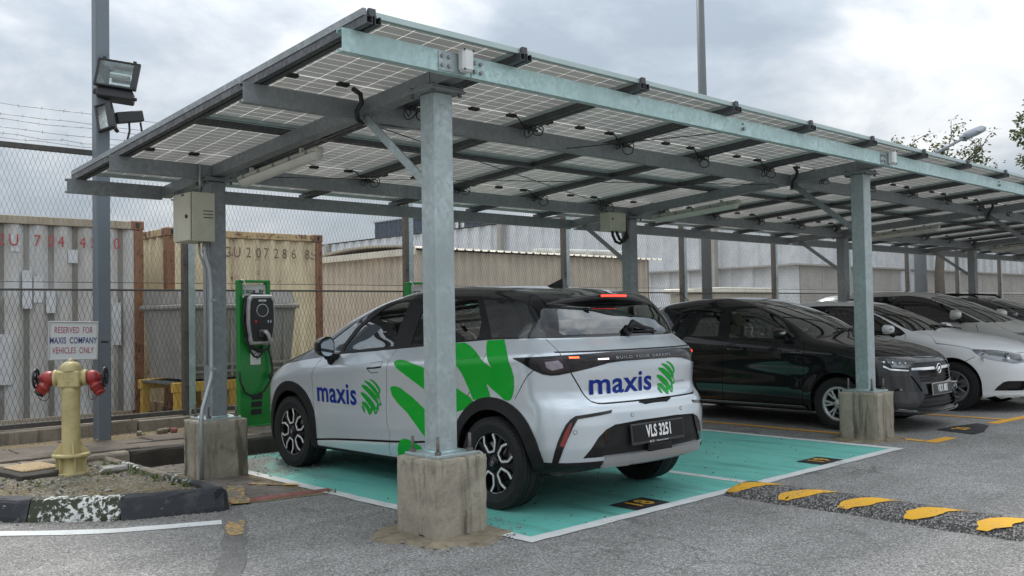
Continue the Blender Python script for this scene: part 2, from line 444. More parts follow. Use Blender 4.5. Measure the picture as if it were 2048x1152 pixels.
# faint old yellow ladder of marks and a dark strip of patched asphalt
def ladder(x, y, ux, uy, L, w, n, m, z):
    mb = MB(); nx, ny = -uy, ux
    for i in range(n):
        a = i * L / n; b = a + L / n * random.uniform(.45, .8); s = random.uniform(-.012, .012)
        mb.add([(x + ux * a + nx * (-w / 2 + s), y + uy * a + ny * (-w / 2 + s), z), (x + ux * b + nx * (-w / 2), y + uy * b + ny * (-w / 2), z),
                (x + ux * b + nx * w / 2, y + uy * b + ny * w / 2, z), (x + ux * a + nx * (w / 2 + s), y + uy * a + ny * (w / 2 + s), z)], [(0, 1, 2, 3)])
    mb.build('faded_mark', m, kind='structure')
line_strip('faded_mark', [(-.92, 1.84), (-1.12, 1.47)], .10, .0055, 'line_yellow_old', .012)
worn('patched_strip', (.13, .128, .124), (.20, .195, .185), .49, 60.)
line_strip('asphalt_patch', [(-.82, 2.15), (-1.02, 1.66), (-1.30, 1.12), (-1.62, .55), (-1.95, 0), (-2.3, -.6)], .15, .003, 'patched_strip', .012)

# ---------------------------------------------------------------- kerbs, island, footway
def kerb_block(parent, p, q, nrm, m, h=.145, d=.17, slope=.05, name='kerb_block', gap=.006, jit=.004):
    """one precast kerb piece between ground points p and q; nrm points from the road into the island"""
    p = Vector((*p, 0)); q = Vector((*q, 0)); t = (q - p).normalized(); L = (q - p).length; nn = Vector((*nrm, 0)).normalized()
    prof = [(0, -.02), (.012, .03), (slope, h - .028), (slope + .012, h - .008), (slope + .035, h), (d - .012, h), (d, h - .012), (d, -.02)]
    mb = MB(); N = max(3, int(L / .09)); V = []; F = []
    for i in range(N + 1):
        s_ = gap + (L - 2 * gap) * i / N
        for (a, z) in prof:
            j = random.gauss(0, jit); k = random.gauss(0, jit * .7)
            V.append(p + t * s_ + nn * (a + j) + Vector((0, 0, z + (k if z > 0 else 0))))
    n = len(prof)
    for i in range(N):
        for k in range(n - 1): F.append((i * n + k, (i + 1) * n + k, (i + 1) * n + k + 1, i * n + k + 1))
    F.append(tuple(range(n))); F.append(tuple(N * n + k for k in range(n))[::-1])
    mb.add(V, F, 0, False)
    return mb.build(name, m, parent)
ISL = thing('island_kerb', 'low kerb painted in black and mossy white blocks round the hydrant island', 'kerb'); del ISL['category']; ISL['kind'] = 'structure'
path = [(-3.55, 4.62), (-3.05, 4.05), (-2.55, 3.53), (-1.93, 2.86), (-1.47, 2.43), (-.83, 2.20)]
for i in range(len(path) - 1):
    a, b = path[i], path[i + 1]; t = (b[0] - a[0], b[1] - a[1]); nn = (-t[1], t[0])
    kerb_block(ISL, a, b, nn, ['kerb_white', 'kerb_black', 'kerb_black', 'kerb_white', 'kerb_black'][i], h=.15)
ys = [2.24, 2.72, 3.2, 3.68, 4.14, 4.5]
for i in range(len(ys) - 1):
    kerb_block(ISL, (-.745 + (0 if i else -.03), ys[i]), (-.745, ys[i + 1]), (-1, 0), ['kerb_black', 'kerb_white', 'kerb_concrete', 'kerb_white', 'kerb_concrete'][i], h=.145 if i else .15, d=.11, slope=.02)
# gravel filling of the island
mb = MB(); NX, NY = 40, 36
def isl(u, v):
    x = -3.6 + 2.77 * u; yk = np.interp(x, [a for a, b in path], [b for a, b in path]) + .13
    y = yk + (4.5 - yk) * v if yk < 4.5 else 4.5
    z = .105 + .012 * sin(x * 7 + y * 3) + random.gauss(0, .006)
    return (x, y, z)
mb.grid(isl, NX, NY); mb.build('island_gravel', 'gravel_soil', kind='structure')
# footway: kerb in front, slabs, plinth under the fence
FK = thing('footway_kerb', 'dark low kerb between the bays and the footway', 'kerb'); del FK['category']; FK['kind'] = 'structure'
x = -6.0; k = 0
while x < 30:
    L = .9; kerb_block(FK, (x, 4.52), (x + L, 4.52), (0, 1), 'kerb_dark' if x > -.8 else 'kerb_concrete', h=.165, d=.15, slope=.02, jit=.003); x += L; k += 1
sheet('footway_bed', rect(-9, 4.66, 34, 6.3), .125, 'sand')
PV = thing('footway_paving', 'worn grey slabs of the footway in front of the fence', 'paving'); del PV['category']; PV['kind'] = 'structure'
pm = []
for s_ in range(4):
    mb = MB(); mb.box((0, 0, 0), (.595, .388, .05), .007)
    mb.v = [(a + random.gauss(0, .003), b + random.gauss(0, .003), c + random.gauss(0, .002)) for a, b, c in mb.v]
    pm.append(mb.mesh('slab', 'paver_grey'))
for r, y in enumerate((4.87, 5.265)):
    x = -5.6 + .3 * (r % 2)
    while x < 14:
        if not (r == 1 and random.random() < .06):
            o = link('slab', random.choice(pm), PV, (x, y, .145 + random.gauss(0, .004)))
            o.rotation_euler = (random.gauss(0, .012), random.gauss(0, .012), random.gauss(0, .012))
        x += .605
# gritty strip between slabs and plinth
mb = MB(); mb.grid(lambda u, v: (-9 + 43 * u, 5.47 + .43 * v, .150 + random.gauss(0, .006) + .02 * v), 160, 5); mb.build('verge_sand', 'sand', kind='structure')
PL = thing('fence_plinth', 'low brown concrete plinth under the mesh fence', 'plinth'); del PL['category']; PL['kind'] = 'structure'
x = -9.0
while x < 34:
    mb = MB(); mb.box((x + .75, 5.99, .20), (1.49, .20, .18), .012)
    mb.v = [(a + random.gauss(0, .002), b + random.gauss(0, .004), c + random.gauss(0, .004)) for a, b, c in mb.v]
    mb.build('plinth_block', 'kerb_concrete', PL); x += 1.5
# old brick paving with a red edging row between island and bay
OB = thing('brick_paving', 'old grey bricks with a red edging row beside the green bay', 'paving'); del OB['category']; OB['kind'] = 'structure'
sheet('brick_bed', [(-.74, 2.36), (.0, 2.20), (.0, 4.5), (-.74, 4.5)], .003, 'sand')
bms = []
for m in ('old_brick', 'red_brick'):
    mb = MB(); mb.box((0, 0, 0), (.196, .096, .05), .006); bms.append(mb.mesh('brick', m))
for r in range(20):
    y = 2.50 + r * .102
    for c in range(5):
        x = -.66 + c * .202 + (.1 if r % 2 else 0)
        if x > -.06 or y > 4.45: continue
        if -.42 < x < .05 and 3.42 < y < 3.92: continue
        o = link('brick', bms[0], OB, (x, y - .17 * (x + .37), -.014 + random.gauss(0, .002))); o.rotation_euler = (random.gauss(0, .02), random.gauss(0, .02), -.17 + random.gauss(0, .02))
for c in range(4):
    o = link('brick', bms[1], OB, (-.60 + c * .2, 2.405 - .17 * (c * .2 - .2), -.013)); o.rotation_euler = (0, 0, -.17)
line_strip('faded_mark', [(-.66, 2.32), (-.36, 3.02)], .13, .0145, 'line_yellow_old', .014)
line_strip('faded_mark', [(-.22, 3.02), (-.1, 2.86), (.0, 2.66)], .05, .0145, 'line_yellow_old', .012)

# loose stones and grit
def scatter(name, m, n, fn, r0, r1):
    V, F = [], []
    base = np.array([(1, 0, 0), (-1, 0, 0), (0, 1, 0), (0, -1, 0), (0, 0, 1), (0, 0, -1)], float)
    tri = np.array([(0, 2, 4), (2, 1, 4), (1, 3, 4), (3, 0, 4), (2, 0, 5), (1, 2, 5), (3, 1, 5), (0, 3, 5)])
    for i in range(n):
        x, y, z = fn(); r = r0 * (r1 / r0) ** (random.random() ** 2)
        S = np.diag([r * random.uniform(.7, 1.3), r * random.uniform(.7, 1.3), r * random.uniform(.4, .8)])
        a = random.random() * 7; R = np.array([(cos(a), -sin(a), 0), (sin(a), cos(a), 0), (0, 0, 1)])
        V.append(base @ S @ R.T + RNG.normal(0, r * .12, (6, 3)) + (x, y, z + r * .2)); F.append(tri + 6 * i)
    mb = MB(); mb.add(np.concatenate(V), [tuple(f) for f in np.concatenate(F)]); return mb.build(name, m, kind='stuff')
U = random.uniform
scatter('grit', 'stone_dark', 420, lambda: (U(.05, 4.9), U(.1, 4.4) * (1 if random.random() < .6 else .6), .004), .003, .009)
scatter('grit', 'stone', 420, lambda: (U(.05, 1.2), 3.2 + abs(random.gauss(0, .9)), .004), .004, .016)
scatter('grit', 'stone', 900, lambda: (U(-3.5, 3), U(-2.5, 2.2), 0), .003, .011)
scatter('grit', 'stone', 700, lambda: ((lambda x: (x, float(np.interp(x, [a for a, b in path], [b for a, b in path])) - abs(random.gauss(0, .07)), 0))(U(-2.6, -.8))), .004, .015)
scatter('loose_stones', 'stone', 900, lambda: ((lambda x, y: (x, y, .108))(U(-3.2, -.85), U(2.9, 4.5))), .006, .024)
scatter('loose_stones', 'stone', 260, lambda: (U(-6, 8), U(5.5, 5.9), .165), .006, .03)
scatter('grit', 'stone', 260, lambda: ((lambda a, r: (-.2 + cos(a) * r, .55 + sin(a) * r, .01))(U(0, 6.3), U(.27, .5))), .004, .014)

# mossy weeds at the kerb foot: small leaf blades
def weeds(name, spots, m):
    V, F = [], []
    for (x, y, z, h) in spots:
        for k in range(7):
            a = U(0, 6.28); l = h * U(.5, 1.2); w = l * .16
            bx, by = x + U(-.02, .02), y + U(-.02, .02); i = len(V)
            dx, dy = cos(a), sin(a)
            V += [(bx - dy * w, by + dx * w, z), (bx + dy * w, by - dx * w, z), (bx + dx * l * .5, by + dy * l * .5, z + l * .8), (bx + dx * l, by + dy * l, z + l)]
            F += [(i, i + 1, i + 2), (i + 2, i + 1, i + 3)] if False else [(i, i + 1, i + 2)]
    mb = MB(); mb.add(V, F); return mb.build(name, m, kind='stuff')
pbr('weed', (.10, .14, .035), .7, var=.4, scale=30)
weeds('weeds', [(U(-2.8, -.95), U(3.0, 4.5), .108, U(.02, .05)) for _ in range(90)] + [(-.86 + U(-.08, 0), U(2.6, 4.5), .11, U(.02, .06)) for _ in range(40)] +
      [(.35, 4.50, .06, .05), (.03, 2.24, .004, .05), (.05, 2.2, .004, .04)], 'weed')
# ================================================================ galvanised steel and solar panels
def m_galv(name, col, metal=.55, rough=.46, dirt=.25):
    g = NT(name); p = g.world()
    v = g.voro(g.world((1, 1, .8)), 42, out='Color'); fs = g.n('ShaderNodeSeparateColor'); g.put(fs.inputs[0], v)
    c = g.mix(fs.outputs[0], tuple(x * .84 for x in col), tuple(min(1, x * 1.14) for x in col))
    c = g.mix(g.ramp(g.noise(p, 3, 6, .6, .4), [(.35, 0.), (.7, 1.)]), c, tuple(x * .80 for x in col))
    run = g.noise(g.world((14, 14, 1.2)), 1., 5, .65, .4)
    c = g.mix(g.math('MULTIPLY', g.ramp(run, [(.55, 0.), (.7, 1.)]), dirt), c, (.16, .16, .15))
    r = g.math('ADD', rough - .14, g.math('MULTIPLY', fs.outputs[1], .26))
    g.done(g.bsdf(c, r, metal, g.bump(g.noise(p, 40, 3), .002, .25)))
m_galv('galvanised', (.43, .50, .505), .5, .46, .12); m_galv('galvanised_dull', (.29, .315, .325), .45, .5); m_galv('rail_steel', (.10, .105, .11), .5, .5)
m_galv('galv_bright_lit', (.47, .645, .635), .25, .42, .05)  # paler teal copy of the steel: skylight on the front beam put into colour
pbr('frame_alu', (.40, .48, .465), .38, .5, .06); pbr('black_plastic', (.012, .012, .013), .45, var=.2); pbr('rusty_bolt', (.17, .155, .14), .7, .5, .3, 40)
pbr('bolt', (.30, .31, .31), .45, .7, .2, 40); pbr('cream_box', (.52, .50, .40), .5, var=.06, scale=3, dirt=.25); pbr('lamp_plastic', (.58, .57, .50), .4, var=.08, scale=4, dirt=.3)
pbr('lamp_clear', (.66, .66, .60), .25, var=.05, scale=4, dirt=.15); pbr('conduit', (.36, .39, .40), .4, .5, .1); pbr('white_plastic', (.70, .72, .71), .4, var=.06, dirt=.15)

def m_laminate():
    g = NT('solar_laminate'); co = g.coord('Object'); s_ = g.sep(co)
    def lines(v, pitch, w):
        f = g.math('FRACT', g.math('DIVIDE', v, pitch)); d = g.math('ABSOLUTE', g.math('SUBTRACT', f, .5))
        return g.math('GREATER_THAN', d, .5 - w / pitch / 2)
    x = g.math('SUBTRACT', s_[0], .021); y = g.math('SUBTRACT', s_[1], .018)
    lx = lines(x, .182, .0056); ly = lines(y, .0925, .0044)
    mid = g.math('LESS_THAN', g.math('ABSOLUTE', g.math('SUBTRACT', s_[1], 1.128)), .008)
    bus = lines(x, .0182, .0012)
    gx = g.math('ABSOLUTE', g.math('SUBTRACT', g.math('FRACT', g.math('DIVIDE', x, .182)), .5)); gy = g.math('ABSOLUTE', g.math('SUBTRACT', g.math('FRACT', g.math('DIVIDE', y, .0925)), .5))
    dot = g.math('GREATER_THAN', g.math('ADD', g.math('MULTIPLY', gx, .182), g.math('MULTIPLY', gy, .0925)), .091 + .0463 - .0085)
    ln = g.math('MAXIMUM', g.math('MAXIMUM', lx, ly), g.math('MAXIMUM', mid, dot))
    cell = g.mix(g.noise(co, 3, 3), (.36, .36, .345), (.42, .415, .395))
    cell = g.mix(g.math('MULTIPLY', bus, .3), cell, (.62, .61, .57))
    d1 = g.n('ShaderNodeBsdfPrincipled'); g.put(d1.inputs['Base Color'], cell); d1.inputs['Roughness'].default_value = .32; d1.inputs['Coat Weight'].default_value = .6; d1.inputs['Coat Roughness'].default_value = .12
    d2 = g.n('ShaderNodeBsdfDiffuse'); d2.inputs[0].default_value = (.88, .86, .80, 1)
    tr = g.n('ShaderNodeBsdfTranslucent'); tr.inputs[0].default_value = (.95, .93, .86, 1)
    m2 = g.n('ShaderNodeMixShader'); m2.inputs[0].default_value = .32; g.put(m2.inputs[1], d2.outputs[0]); g.put(m2.inputs[2], tr.outputs[0])
    t1 = g.n('ShaderNodeBsdfTranslucent'); t1.inputs[0].default_value = (.85, .84, .80, 1)          # glass-glass module: a little light leaks through
    m3 = g.n('ShaderNodeMixShader'); m3.inputs[0].default_value = .06; g.put(m3.inputs[1], d1.outputs[0]); g.put(m3.inputs[2], t1.outputs[0])
    m1 = g.n('ShaderNodeMixShader'); g.put(m1.inputs[0], ln); g.put(m1.inputs[1], m3.outputs[0]); g.put(m1.inputs[2], m2.outputs[0])
    g.done(m1.outputs[0])
m_laminate()

FX0, FD, NF = -.20, 5.58, 6                     # frames along x
PY0, PY1 = .58, 3.67
SL = .0665
def ztop(y): return 2.885 - SL * (y - .244)     # top of the purlins
def zraf(y): return 2.752 - .0640 * (y - .58)   # underside of the rafters
CAN = thing('solar_canopy', 'long galvanised steel carport roofed with solar panels on posts set in concrete blocks', 'solar carport')
XE = FX0 + FD * (NF - 1) + .8
def rough_block(parent, c, w, h, m, hole=None, name='footing', amp=.0022, n=14):
    bm = bmesh.new()
    vs = {}
    def v(i, j, k):
        key = (i, j, k)
        if key in vs: return vs[key]
        q = [i / n * 2 - 1, j / n * 2 - 1, k / n]
        # chamfer the vertical and the top edges a little
        x, y, z = q; r = .93
        L = max(abs(x), abs(y)); e = (abs(x) ** 14 + abs(y) ** 14) ** (1 / 14)
        if L > 0: x, y = x * (L / max(e, 1e-6)), y * (L / max(e, 1e-6))
        if k == n: z -= .012 * (max(abs(x), abs(y)) > .99)
        f = 1 + (.012 if k < 2 else 0)
        vs[key] = bm.verts.new((c[0] + x * w / 2 * f + random.gauss(0, amp), c[1] + y * w / 2 * f + random.gauss(0, amp), z * h + random.gauss(0, amp * .6) * (k > 0)))
        return vs[key]
    for a in range(n):
        for b in range(n):
            for f in (((a, 0, b), (a + 1, 0, b), (a + 1, 0, b + 1), (a, 0, b + 1)), ((a, n, b), (a, n, b + 1), (a + 1, n, b + 1), (a + 1, n, b)),
                      ((0, a, b), (0, a, b + 1), (0, a + 1, b + 1), (0, a + 1, b)), ((n, a, b), (n, a + 1, b), (n, a + 1, b + 1), (n, a, b + 1)),
                      ((a, b, n), (a + 1, b, n), (a + 1, b + 1, n), (a, b + 1, n))):
                if hole == '-x' and all(q[0] == 0 for q in f) and f[0][1] in (5, 4) and f[0][2] == 0 and f[2][2] <= 1: continue
                if hole == '-y' and all(q[1] == 0 for q in f) and f[0][0] in (7, 8) and f[0][2] == 0: continue
                bm.faces.new([v(*q) for q in f])
    for f in bm.faces: f.smooth = True
    me = bpy.data.meshes.new(name); bm.to_mesh(me); bm.free(); me.materials.append(MATS[m]); return link(name, me, parent)
def post_set(fx, y, zt, hole):
    rough_block(CAN, (fx, y), .41, .485, 'concrete_block', hole, name='concrete_footing')
    if hole:
        mb = MB()
        if hole == '-x': mb.box((fx - .20 + .06, y + .01 - .03, .02), (.10, .06, .05))
        else: mb.box((fx + .075, y - .14, .02), (.06, .10, .05))
        mb.build('drain_hole', 'black_plastic', CAN)
    mb = MB(); mb.box((fx, y, .494), (.32, .32, .02), .003); mb.build('base_plate', 'galvanised', CAN)
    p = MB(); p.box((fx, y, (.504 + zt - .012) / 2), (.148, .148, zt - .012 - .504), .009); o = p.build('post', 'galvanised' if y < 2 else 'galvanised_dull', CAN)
    for s1 in (-1, 1):
        w = MB(); w.tube([(fx + s1 * .078, y - .078, .507), (fx + s1 * .078, y + .078, .507)], .007, 6); w.tube([(fx - .078, y + s1 * .078, .507), (fx + .078, y + s1 * .078, .507)], .007, 6); w.build('weld', 'galv_bright_lit', o)
    for s1 in (-1, 1):
        for s2 in (-1, 1):
            b = MB(); h = U(.09, .125)
            b.tube([(fx + s1 * .125, y + s2 * .125, .50), (fx + s1 * .125, y + s2 * .125, .504 + h)], .010, 8); b.tube([(fx + s1 * .125, y + s2 * .125, .504), (fx + s1 * .125, y + s2 * .125, .524)], .02, 6, smooth=False)
            b.build('anchor_bolt', 'rusty_bolt', CAN)
    c = MB(); c.box((fx, y, zt - .006), (.27, .27, .014), .003); c.box((fx, y, zt + .010), (.25, .25, .014), .003); o = c.build('cap_plate', 'galvanised_dull', CAN)
    b = MB()
    for s1 in (-1, 1):
        for s2 in (-1, 1): b.tube([(fx + s1 * .105, y + s2 * .105, zt - .035), (fx + s1 * .105, y + s2 * .105, zt + .03)], .012, 6, smooth=False)
    b.build('cap_bolts', 'rusty_bolt', o, kind='stuff')
random.seed(11)
for i in range(NF):
    fx = FX0 + FD * i
    post_set(fx, PY0, zraf(PY0) - .02, '-x' if i == 0 else ('-y' if i == 1 else None)); post_set(fx, PY1, zraf(PY1) - .02, None)
    mb = MB(); mb.prism([(.262, zraf(.262) + .01), (4.69, zraf(4.69)), (4.69, ztop(4.69) - .002), (.262, ztop(.262) - .004)], fx - .05, fx + .05, 'x')
    r = mb.build('rafter', 'galvanised_dull', CAN)
    st = MB(); st.box((fx - .053, PY0, zraf(PY0) + .065), (.006, .012, .11)); st.box((fx - .053, PY1, zraf(PY1) + .06), (.006, .012, .10)); st.build('stiffener', 'galvanised_dull', r)
    # knee braces
    for (ya, za, yb, zb) in ((PY0 + .075, 2.16, 1.33, zraf(1.33) - .01), (PY1 + .075, 2.00, 4.42, zraf(4.42) - .01)):
        d = Vector((0, yb - ya, zb - za)); L = d.length; a = math.atan2(d.z, d.y); mb = MB()
        mb.box((fx - .02, (ya + yb) / 2, (za + zb) / 2), (.006, L, .058), rot=Matrix.Rotation(a, 3, 'X')); mb.box((fx + .006, (ya + yb) / 2, (za + zb) / 2 - .0), (.05, L, .006), rot=Matrix.Rotation(a, 3, 'X'))
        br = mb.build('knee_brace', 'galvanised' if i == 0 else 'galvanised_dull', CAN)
        g_ = MB(); g_.box((fx - .012, yb, zb + .0), (.012, .09, .09)); g_.tube([(fx - .035, yb, zb), (fx + .01, yb, zb)], .013, 6, smooth=False); g_.tube([(fx - .035, ya + .02, za + .02), (fx + .01, ya + .02, za + .02)], .013, 6, smooth=False); g_.build('gusset', 'galvanised_dull', br)
# purlins: C channels along the whole carport
def c_profile(y, zt, h=.125, d=.055, t=.004, lip=.018, face=-1):
    f = face
    return [(y, zt), (y - f * d, zt), (y - f * d, zt - lip), (y - f * (d - t), zt - lip), (y - f * (d - t), zt - t), (y - f * t, zt - t), (y - f * t, zt - h + t),
            (y - f * (d - t), zt - h + t), (y - f * (d - t), zt - h + lip), (y - f * d, zt - h + lip), (y - f * d, zt - h), (y, zt - h)]
for k, y in enumerate((.244, 1.362, 3.617, 4.632)):
    for i in range(NF):
        x0 = -1.10 if i == 0 else FX0 + FD * (i - 1) + (.052 if k else .004); x1 = FX0 + FD * i - (.052 if k else .004)
        mb = MB(); mb.prism(c_profile(y, ztop(y)), x0, x1, 'x'); p = mb.build('purlin', 'galv_bright_lit' if k == 0 else 'galvanised_dull', CAN)
    mb = MB(); mb.prism(c_profile(y, ztop(y)), FX0 + FD * (NF - 1) + .052, XE, 'x'); mb.build('purlin', 'galv_bright_lit' if k == 0 else 'galvanised_dull', CAN)
for i in range(NF):                              # splice plates with a small junction box on the front beam
    fx = FX0 + FD * i - .10; mb = MB()
    mb.box((fx - .05, .240, ztop(.244) - .062), (.20, .006, .112), .001)
    s_ = mb.build('splice_plate', 'galvanised', CAN); b = MB()
    for dx in (-.125, -.075, .125, .175):
        for dz in (-.035, -.088): b.tube([(fx + dx, .243, ztop(.244) + dz), (fx + dx, .226, ztop(.244) + dz)], .012, 6, smooth=False)
    b.build('splice_bolts', 'bolt', s_, kind='stuff')
    j = MB(); j.box((fx + .03, .205, ztop(.244) - .045), (.085, .062, .135), .014); jb = j.build('junction_box', 'white_plastic', CAN)
    sc = MB()
    for dx in (-.034, .034):
        for dz in (-.058, .058): sc.tube([(fx + .03 + dx, .178, ztop(.244) - .045 + dz), (fx + .03 + dx, .1725, ztop(.244) - .045 + dz)], .006, 6)
    sc.build('box_screws', 'black_plastic', jb, kind='stuff')
    if i < NF - 1:
        h = MB(); fx2 = FX0 + FD * (i + .52)
        h.tube([(fx2, .2435, ztop(.244) - .035), (fx2, .2385, ztop(.244) - .035)], .008, 8); h.build('bolt_hole', 'black_plastic', CAN)
        h = MB(); h.tube([(fx2, .244, ztop(.244) - .075), (fx2, .222, ztop(.244) - .075)], .014, 6, smooth=False); h.build('beam_bolt', 'bolt', CAN)
# rails and panels
PX0, PW, PP, PLN = -1.00, 1.134, 1.155, 2.256
NP = int((XE - .1 - PX0) / PP)
ANG = -math.atan(SL)
def rail_mesh():
    mb = MB()
    for s1 in (-1, 1):
        c = s1 * .028; q = [(c - .02, 0), (c + .02, 0), (c + .02, .045), (c + .008, .045), (c + .008, .040), (c + .016, .040), (c + .016, .004), (c - .016, .004), (c - .016, .040), (c - .008, .040), (c - .008, .045), (c - .02, .045)]
        mb.prism([(a, z) for a, z in q], -.03, 4.60, 'y')
    return mb.mesh('rail', 'rail_steel')
RM = rail_mesh()
def edge_rail_mesh():
    mb = MB(); mb.prism([(-.022, .046), (.0, .046), (.0, .086), (-.022, .086)], -.02, 4.58, 'y'); return mb.mesh('edge_rail', 'galvanised_dull')
FRM = MB()
for (cx_, cy_, dx, dy) in ((PW / 2, .016, PW, .032), (PW / 2, PLN - .016, PW, .032), (.016, PLN / 2, .032, PLN - .064), (PW - .016, PLN / 2, .032, PLN - .064)):
    FRM.box((cx_, cy_, .0175), (dx, dy, .035), .0015)
FRM = FRM.mesh('panel_frame', 'frame_alu')
LAM = MB(); LAM.add([(.031, .031, .027), (PW - .031, .031, .027), (PW - .031, PLN - .031, .027), (.031, PLN - .031, .027)], [(0, 1, 2, 3)]); LAM = LAM.mesh('solar_laminate', 'solar_laminate')
JB = MB(); JB.box((0, 0, -.012), (.085, .045, .022), .004); JB = JB.mesh('cell_box', 'black_plastic')
CLP = MB(); CLP.box((0, 0, .022), (.045, .022, .044), .002); CLP = CLP.mesh('clamp', 'rail_steel')
def roofpt(s): return .15 + s * cos(ANG), ztop(.15 + s * cos(ANG))
for i in range(NP + 1):
    x = PX0 + i * PP - .0105
    o = link('rail', RM, CAN, (x + (.03 if i == 0 else 0), .15, ztop(.15) + .002)); o.rotation_euler = (ANG, 0, 0)
    for s_ in (.0, 2.268, 4.52):
        y, z = roofpt(s_); c = link('clamp', CLP, o, (0, s_ - .012 if s_ == 0 else s_, .045)); 
o = link('edge_rail', edge_rail_mesh(), CAN, (PX0 - .012, .16, ztop(.16) + .003)); o.rotation_euler = (ANG, 0, 0)
for i in range(NP):
    for r in range(2):
        y, z = roofpt(r * 2.278)
        o = link('solar_panel', FRM, CAN, (PX0 + i * PP, y, z + .049)); o.rotation_euler = (ANG, 0, 0)
        l = link('solar_laminate', LAM, o)
        if i < 16:
            for q in (.19, .567, .945): link('cell_box', JB, o, (q, PLN / 2 + random.gauss(0, .004), .026))
mb = MB(); yb, zb = roofpt(2.268)
mb.box(((PX0 + XE) / 2, yb, zb + .022), (XE - PX0 - .1, .055, .04), rot=Matrix.Rotation(ANG, 3, 'X')); mb.build('cross_bar', 'rail_steel', CAN)
# cables: leads and coils hanging at the rails, a thin stay wire
def coil(x, y, z, r=.055, turns=2.3, sg=1):
    P = []
    for k in range(int(turns * 14)):
        a = 2 * pi * k / 14; q = r * (1 + .18 * sin(a * .7 + x)); P.append((x + sg * q * cos(a) * .8 + k * .0015, y + .03 * sin(a * 1.3) + .012 * k / 14, z - r + q * sin(a)))
    return P
random.seed(5)
for i in range(1, 17):
    for r, yy in ((0, 1.28), (1, 3.53)):
        x = PX0 + i * PP - .01; z = ztop(yy) + .035; c = MB()
        c.tube([(x - .19, yy - .02, z + .03), (x - .13, yy - .01, z + .012), (x - .08, yy + .01, z - .02), (x - .03, yy + .015, z - .05), (x + .05, yy, z - .045), (x + .12, yy - .01, z - .012), (x + .19, yy - .02, z + .03)], .0055, 6)
        c.tube(coil(x + U(-.08, -.02), yy, z - .0, U(.04, .06)), .0045, 5); c.tube(coil(x + U(.04, .1), yy + .01, z - .02, U(.035, .055), 1.6, -1), .0045, 5)
        c.box((x + .02, yy - .01, z - .06), (.11, .016, .016), .003); c.box((x + .16, yy - .02, z + .005), (.06, .014, .014), .003)
        c.build('panel_leads', 'black_plastic', CAN)
w = MB()
for (a, b) in (((FX0 + .05, 1.45, ztop(1.45) - .11), (FX0 + FD - .1, 3.5, ztop(3.5) - .11)), ((FX0 + .2, 3.5, ztop(3.5) - .10), (FX0 + FD - .1, 1.45, ztop(1.45) - .10)), ((FX0 + .52 * FD, .3, ztop(.3) - .08), (FX0 + .52 * FD - .9, 1.36, ztop(1.36) - .1))):
    w.tube([a, b], .004, 5)
w.build('stay_wire', 'black_plastic', CAN)
for fr in (0, 1, 2):                              # corrugated flexible duct and steel conduit under purlin 2
    fx = FX0 + FD * fr; c = MB()
    zz_ = ztop(1.40) - .118
    c.tube([(fx + .12, 1.405, zz_ - .02), (fx + .35, 1.405, zz_ - .012), (fx + .5, 1.405, zz_ + .01), (fx + 1.2, 1.41, zz_ + .02), (fx + 4.6, 1.41, zz_ + .02), (fx + 5.1, 1.405, zz_), (fx + 5.35, 1.40, zz_ - .03)], .011, 8); c.build('cable_conduit', 'galvanised_dull', CAN)
    d = MB(); d.tube([(fx - .2, 1.2, ztop(1.2) + .02), (fx - .13, 1.22, ztop(1.2) + .0), (fx - .10, 1.25, ztop(1.2) - .05), (fx - .12, 1.28, ztop(1.2) - .10), (fx - .1, 1.30, ztop(1.2) - .15), (fx - .04, 1.34, ztop(1.2) - .165)], .017, 8); d.build('flexible_duct', 'black_plastic', CAN)
# concrete skirts poured round the first two front footings
for fx, sx in ((FX0, 1.0), (FX0 + FD, .9)):
    mb = MB(); ring = []
    for k in range(40):
        a = 2 * pi * k / 40; r = .37 * sx * (1 + .12 * sin(3 * a + fx) + .06 * sin(7 * a) + random.gauss(0, .02)) / max(abs(cos(a)), abs(sin(a))) ** .5
        ring.append((fx + r * cos(a), PY0 + r * sin(a)))
    V = [(x_, y_, .0) for x_, y_ in ring] + [(fx + (x_ - fx) * .93, PY0 + (y_ - PY0) * .93, .016 + random.gauss(0, .002)) for x_, y_ in ring] + [(fx + (x_ - fx) * .5, PY0 + (y_ - PY0) * .5, .03) for x_, y_ in ring]
    F = [(i, (i + 1) % 40, 40 + (i + 1) % 40, 40 + i) for i in range(40)] + [(40 + i, 40 + (i + 1) % 40, 80 + (i + 1) % 40, 80 + i) for i in range(40)]
    mb.add(V, F); mb.build('mortar_skirt', 'mortar', CAN)
# ---------------------------------------------------------------- things fixed to the canopy
def batten(fx, label):
    t = thing('tube_light', label, 'light', (fx + .09, 2.72, zraf(2.72) - .055), 0, 'tube lights under the rafters')
    R = Matrix.Rotation(-math.atan(.064), 3, 'X')
    mb = MB(); mb.box((0, 0, 0), (.085, 1.27, .045), .015, R); mb.build('lamp_body', 'lamp_plastic', t)
    mb = MB()
    def df(u, v):
        a = pi * v; y = -.62 + 1.24 * u; e = min(1, ((1 - abs(2 * u - 1)) / .05)) ** .5
        return R @ Vector((.05 * cos(a) * (.6 + .4 * e), y, -.022 - .055 * sin(a) * e))
    mb.grid(df, 40, 10); mb.build('diffuser', 'lamp_clear', t)
    for y in (-.5, -.25, 0, .25, .5):
        mb = MB(); mb.box(R @ Vector((-.046, y, -.004)), (.012, .022, .034), .003, R); mb.build('clip', 'bolt', t)
    mb = MB()
    for y in (-.4, .4): mb.box(R @ Vector((-.02, y, .035)), (.03, .03, .035), .002, R)
    mb.build('bracket', 'lamp_plastic', t)
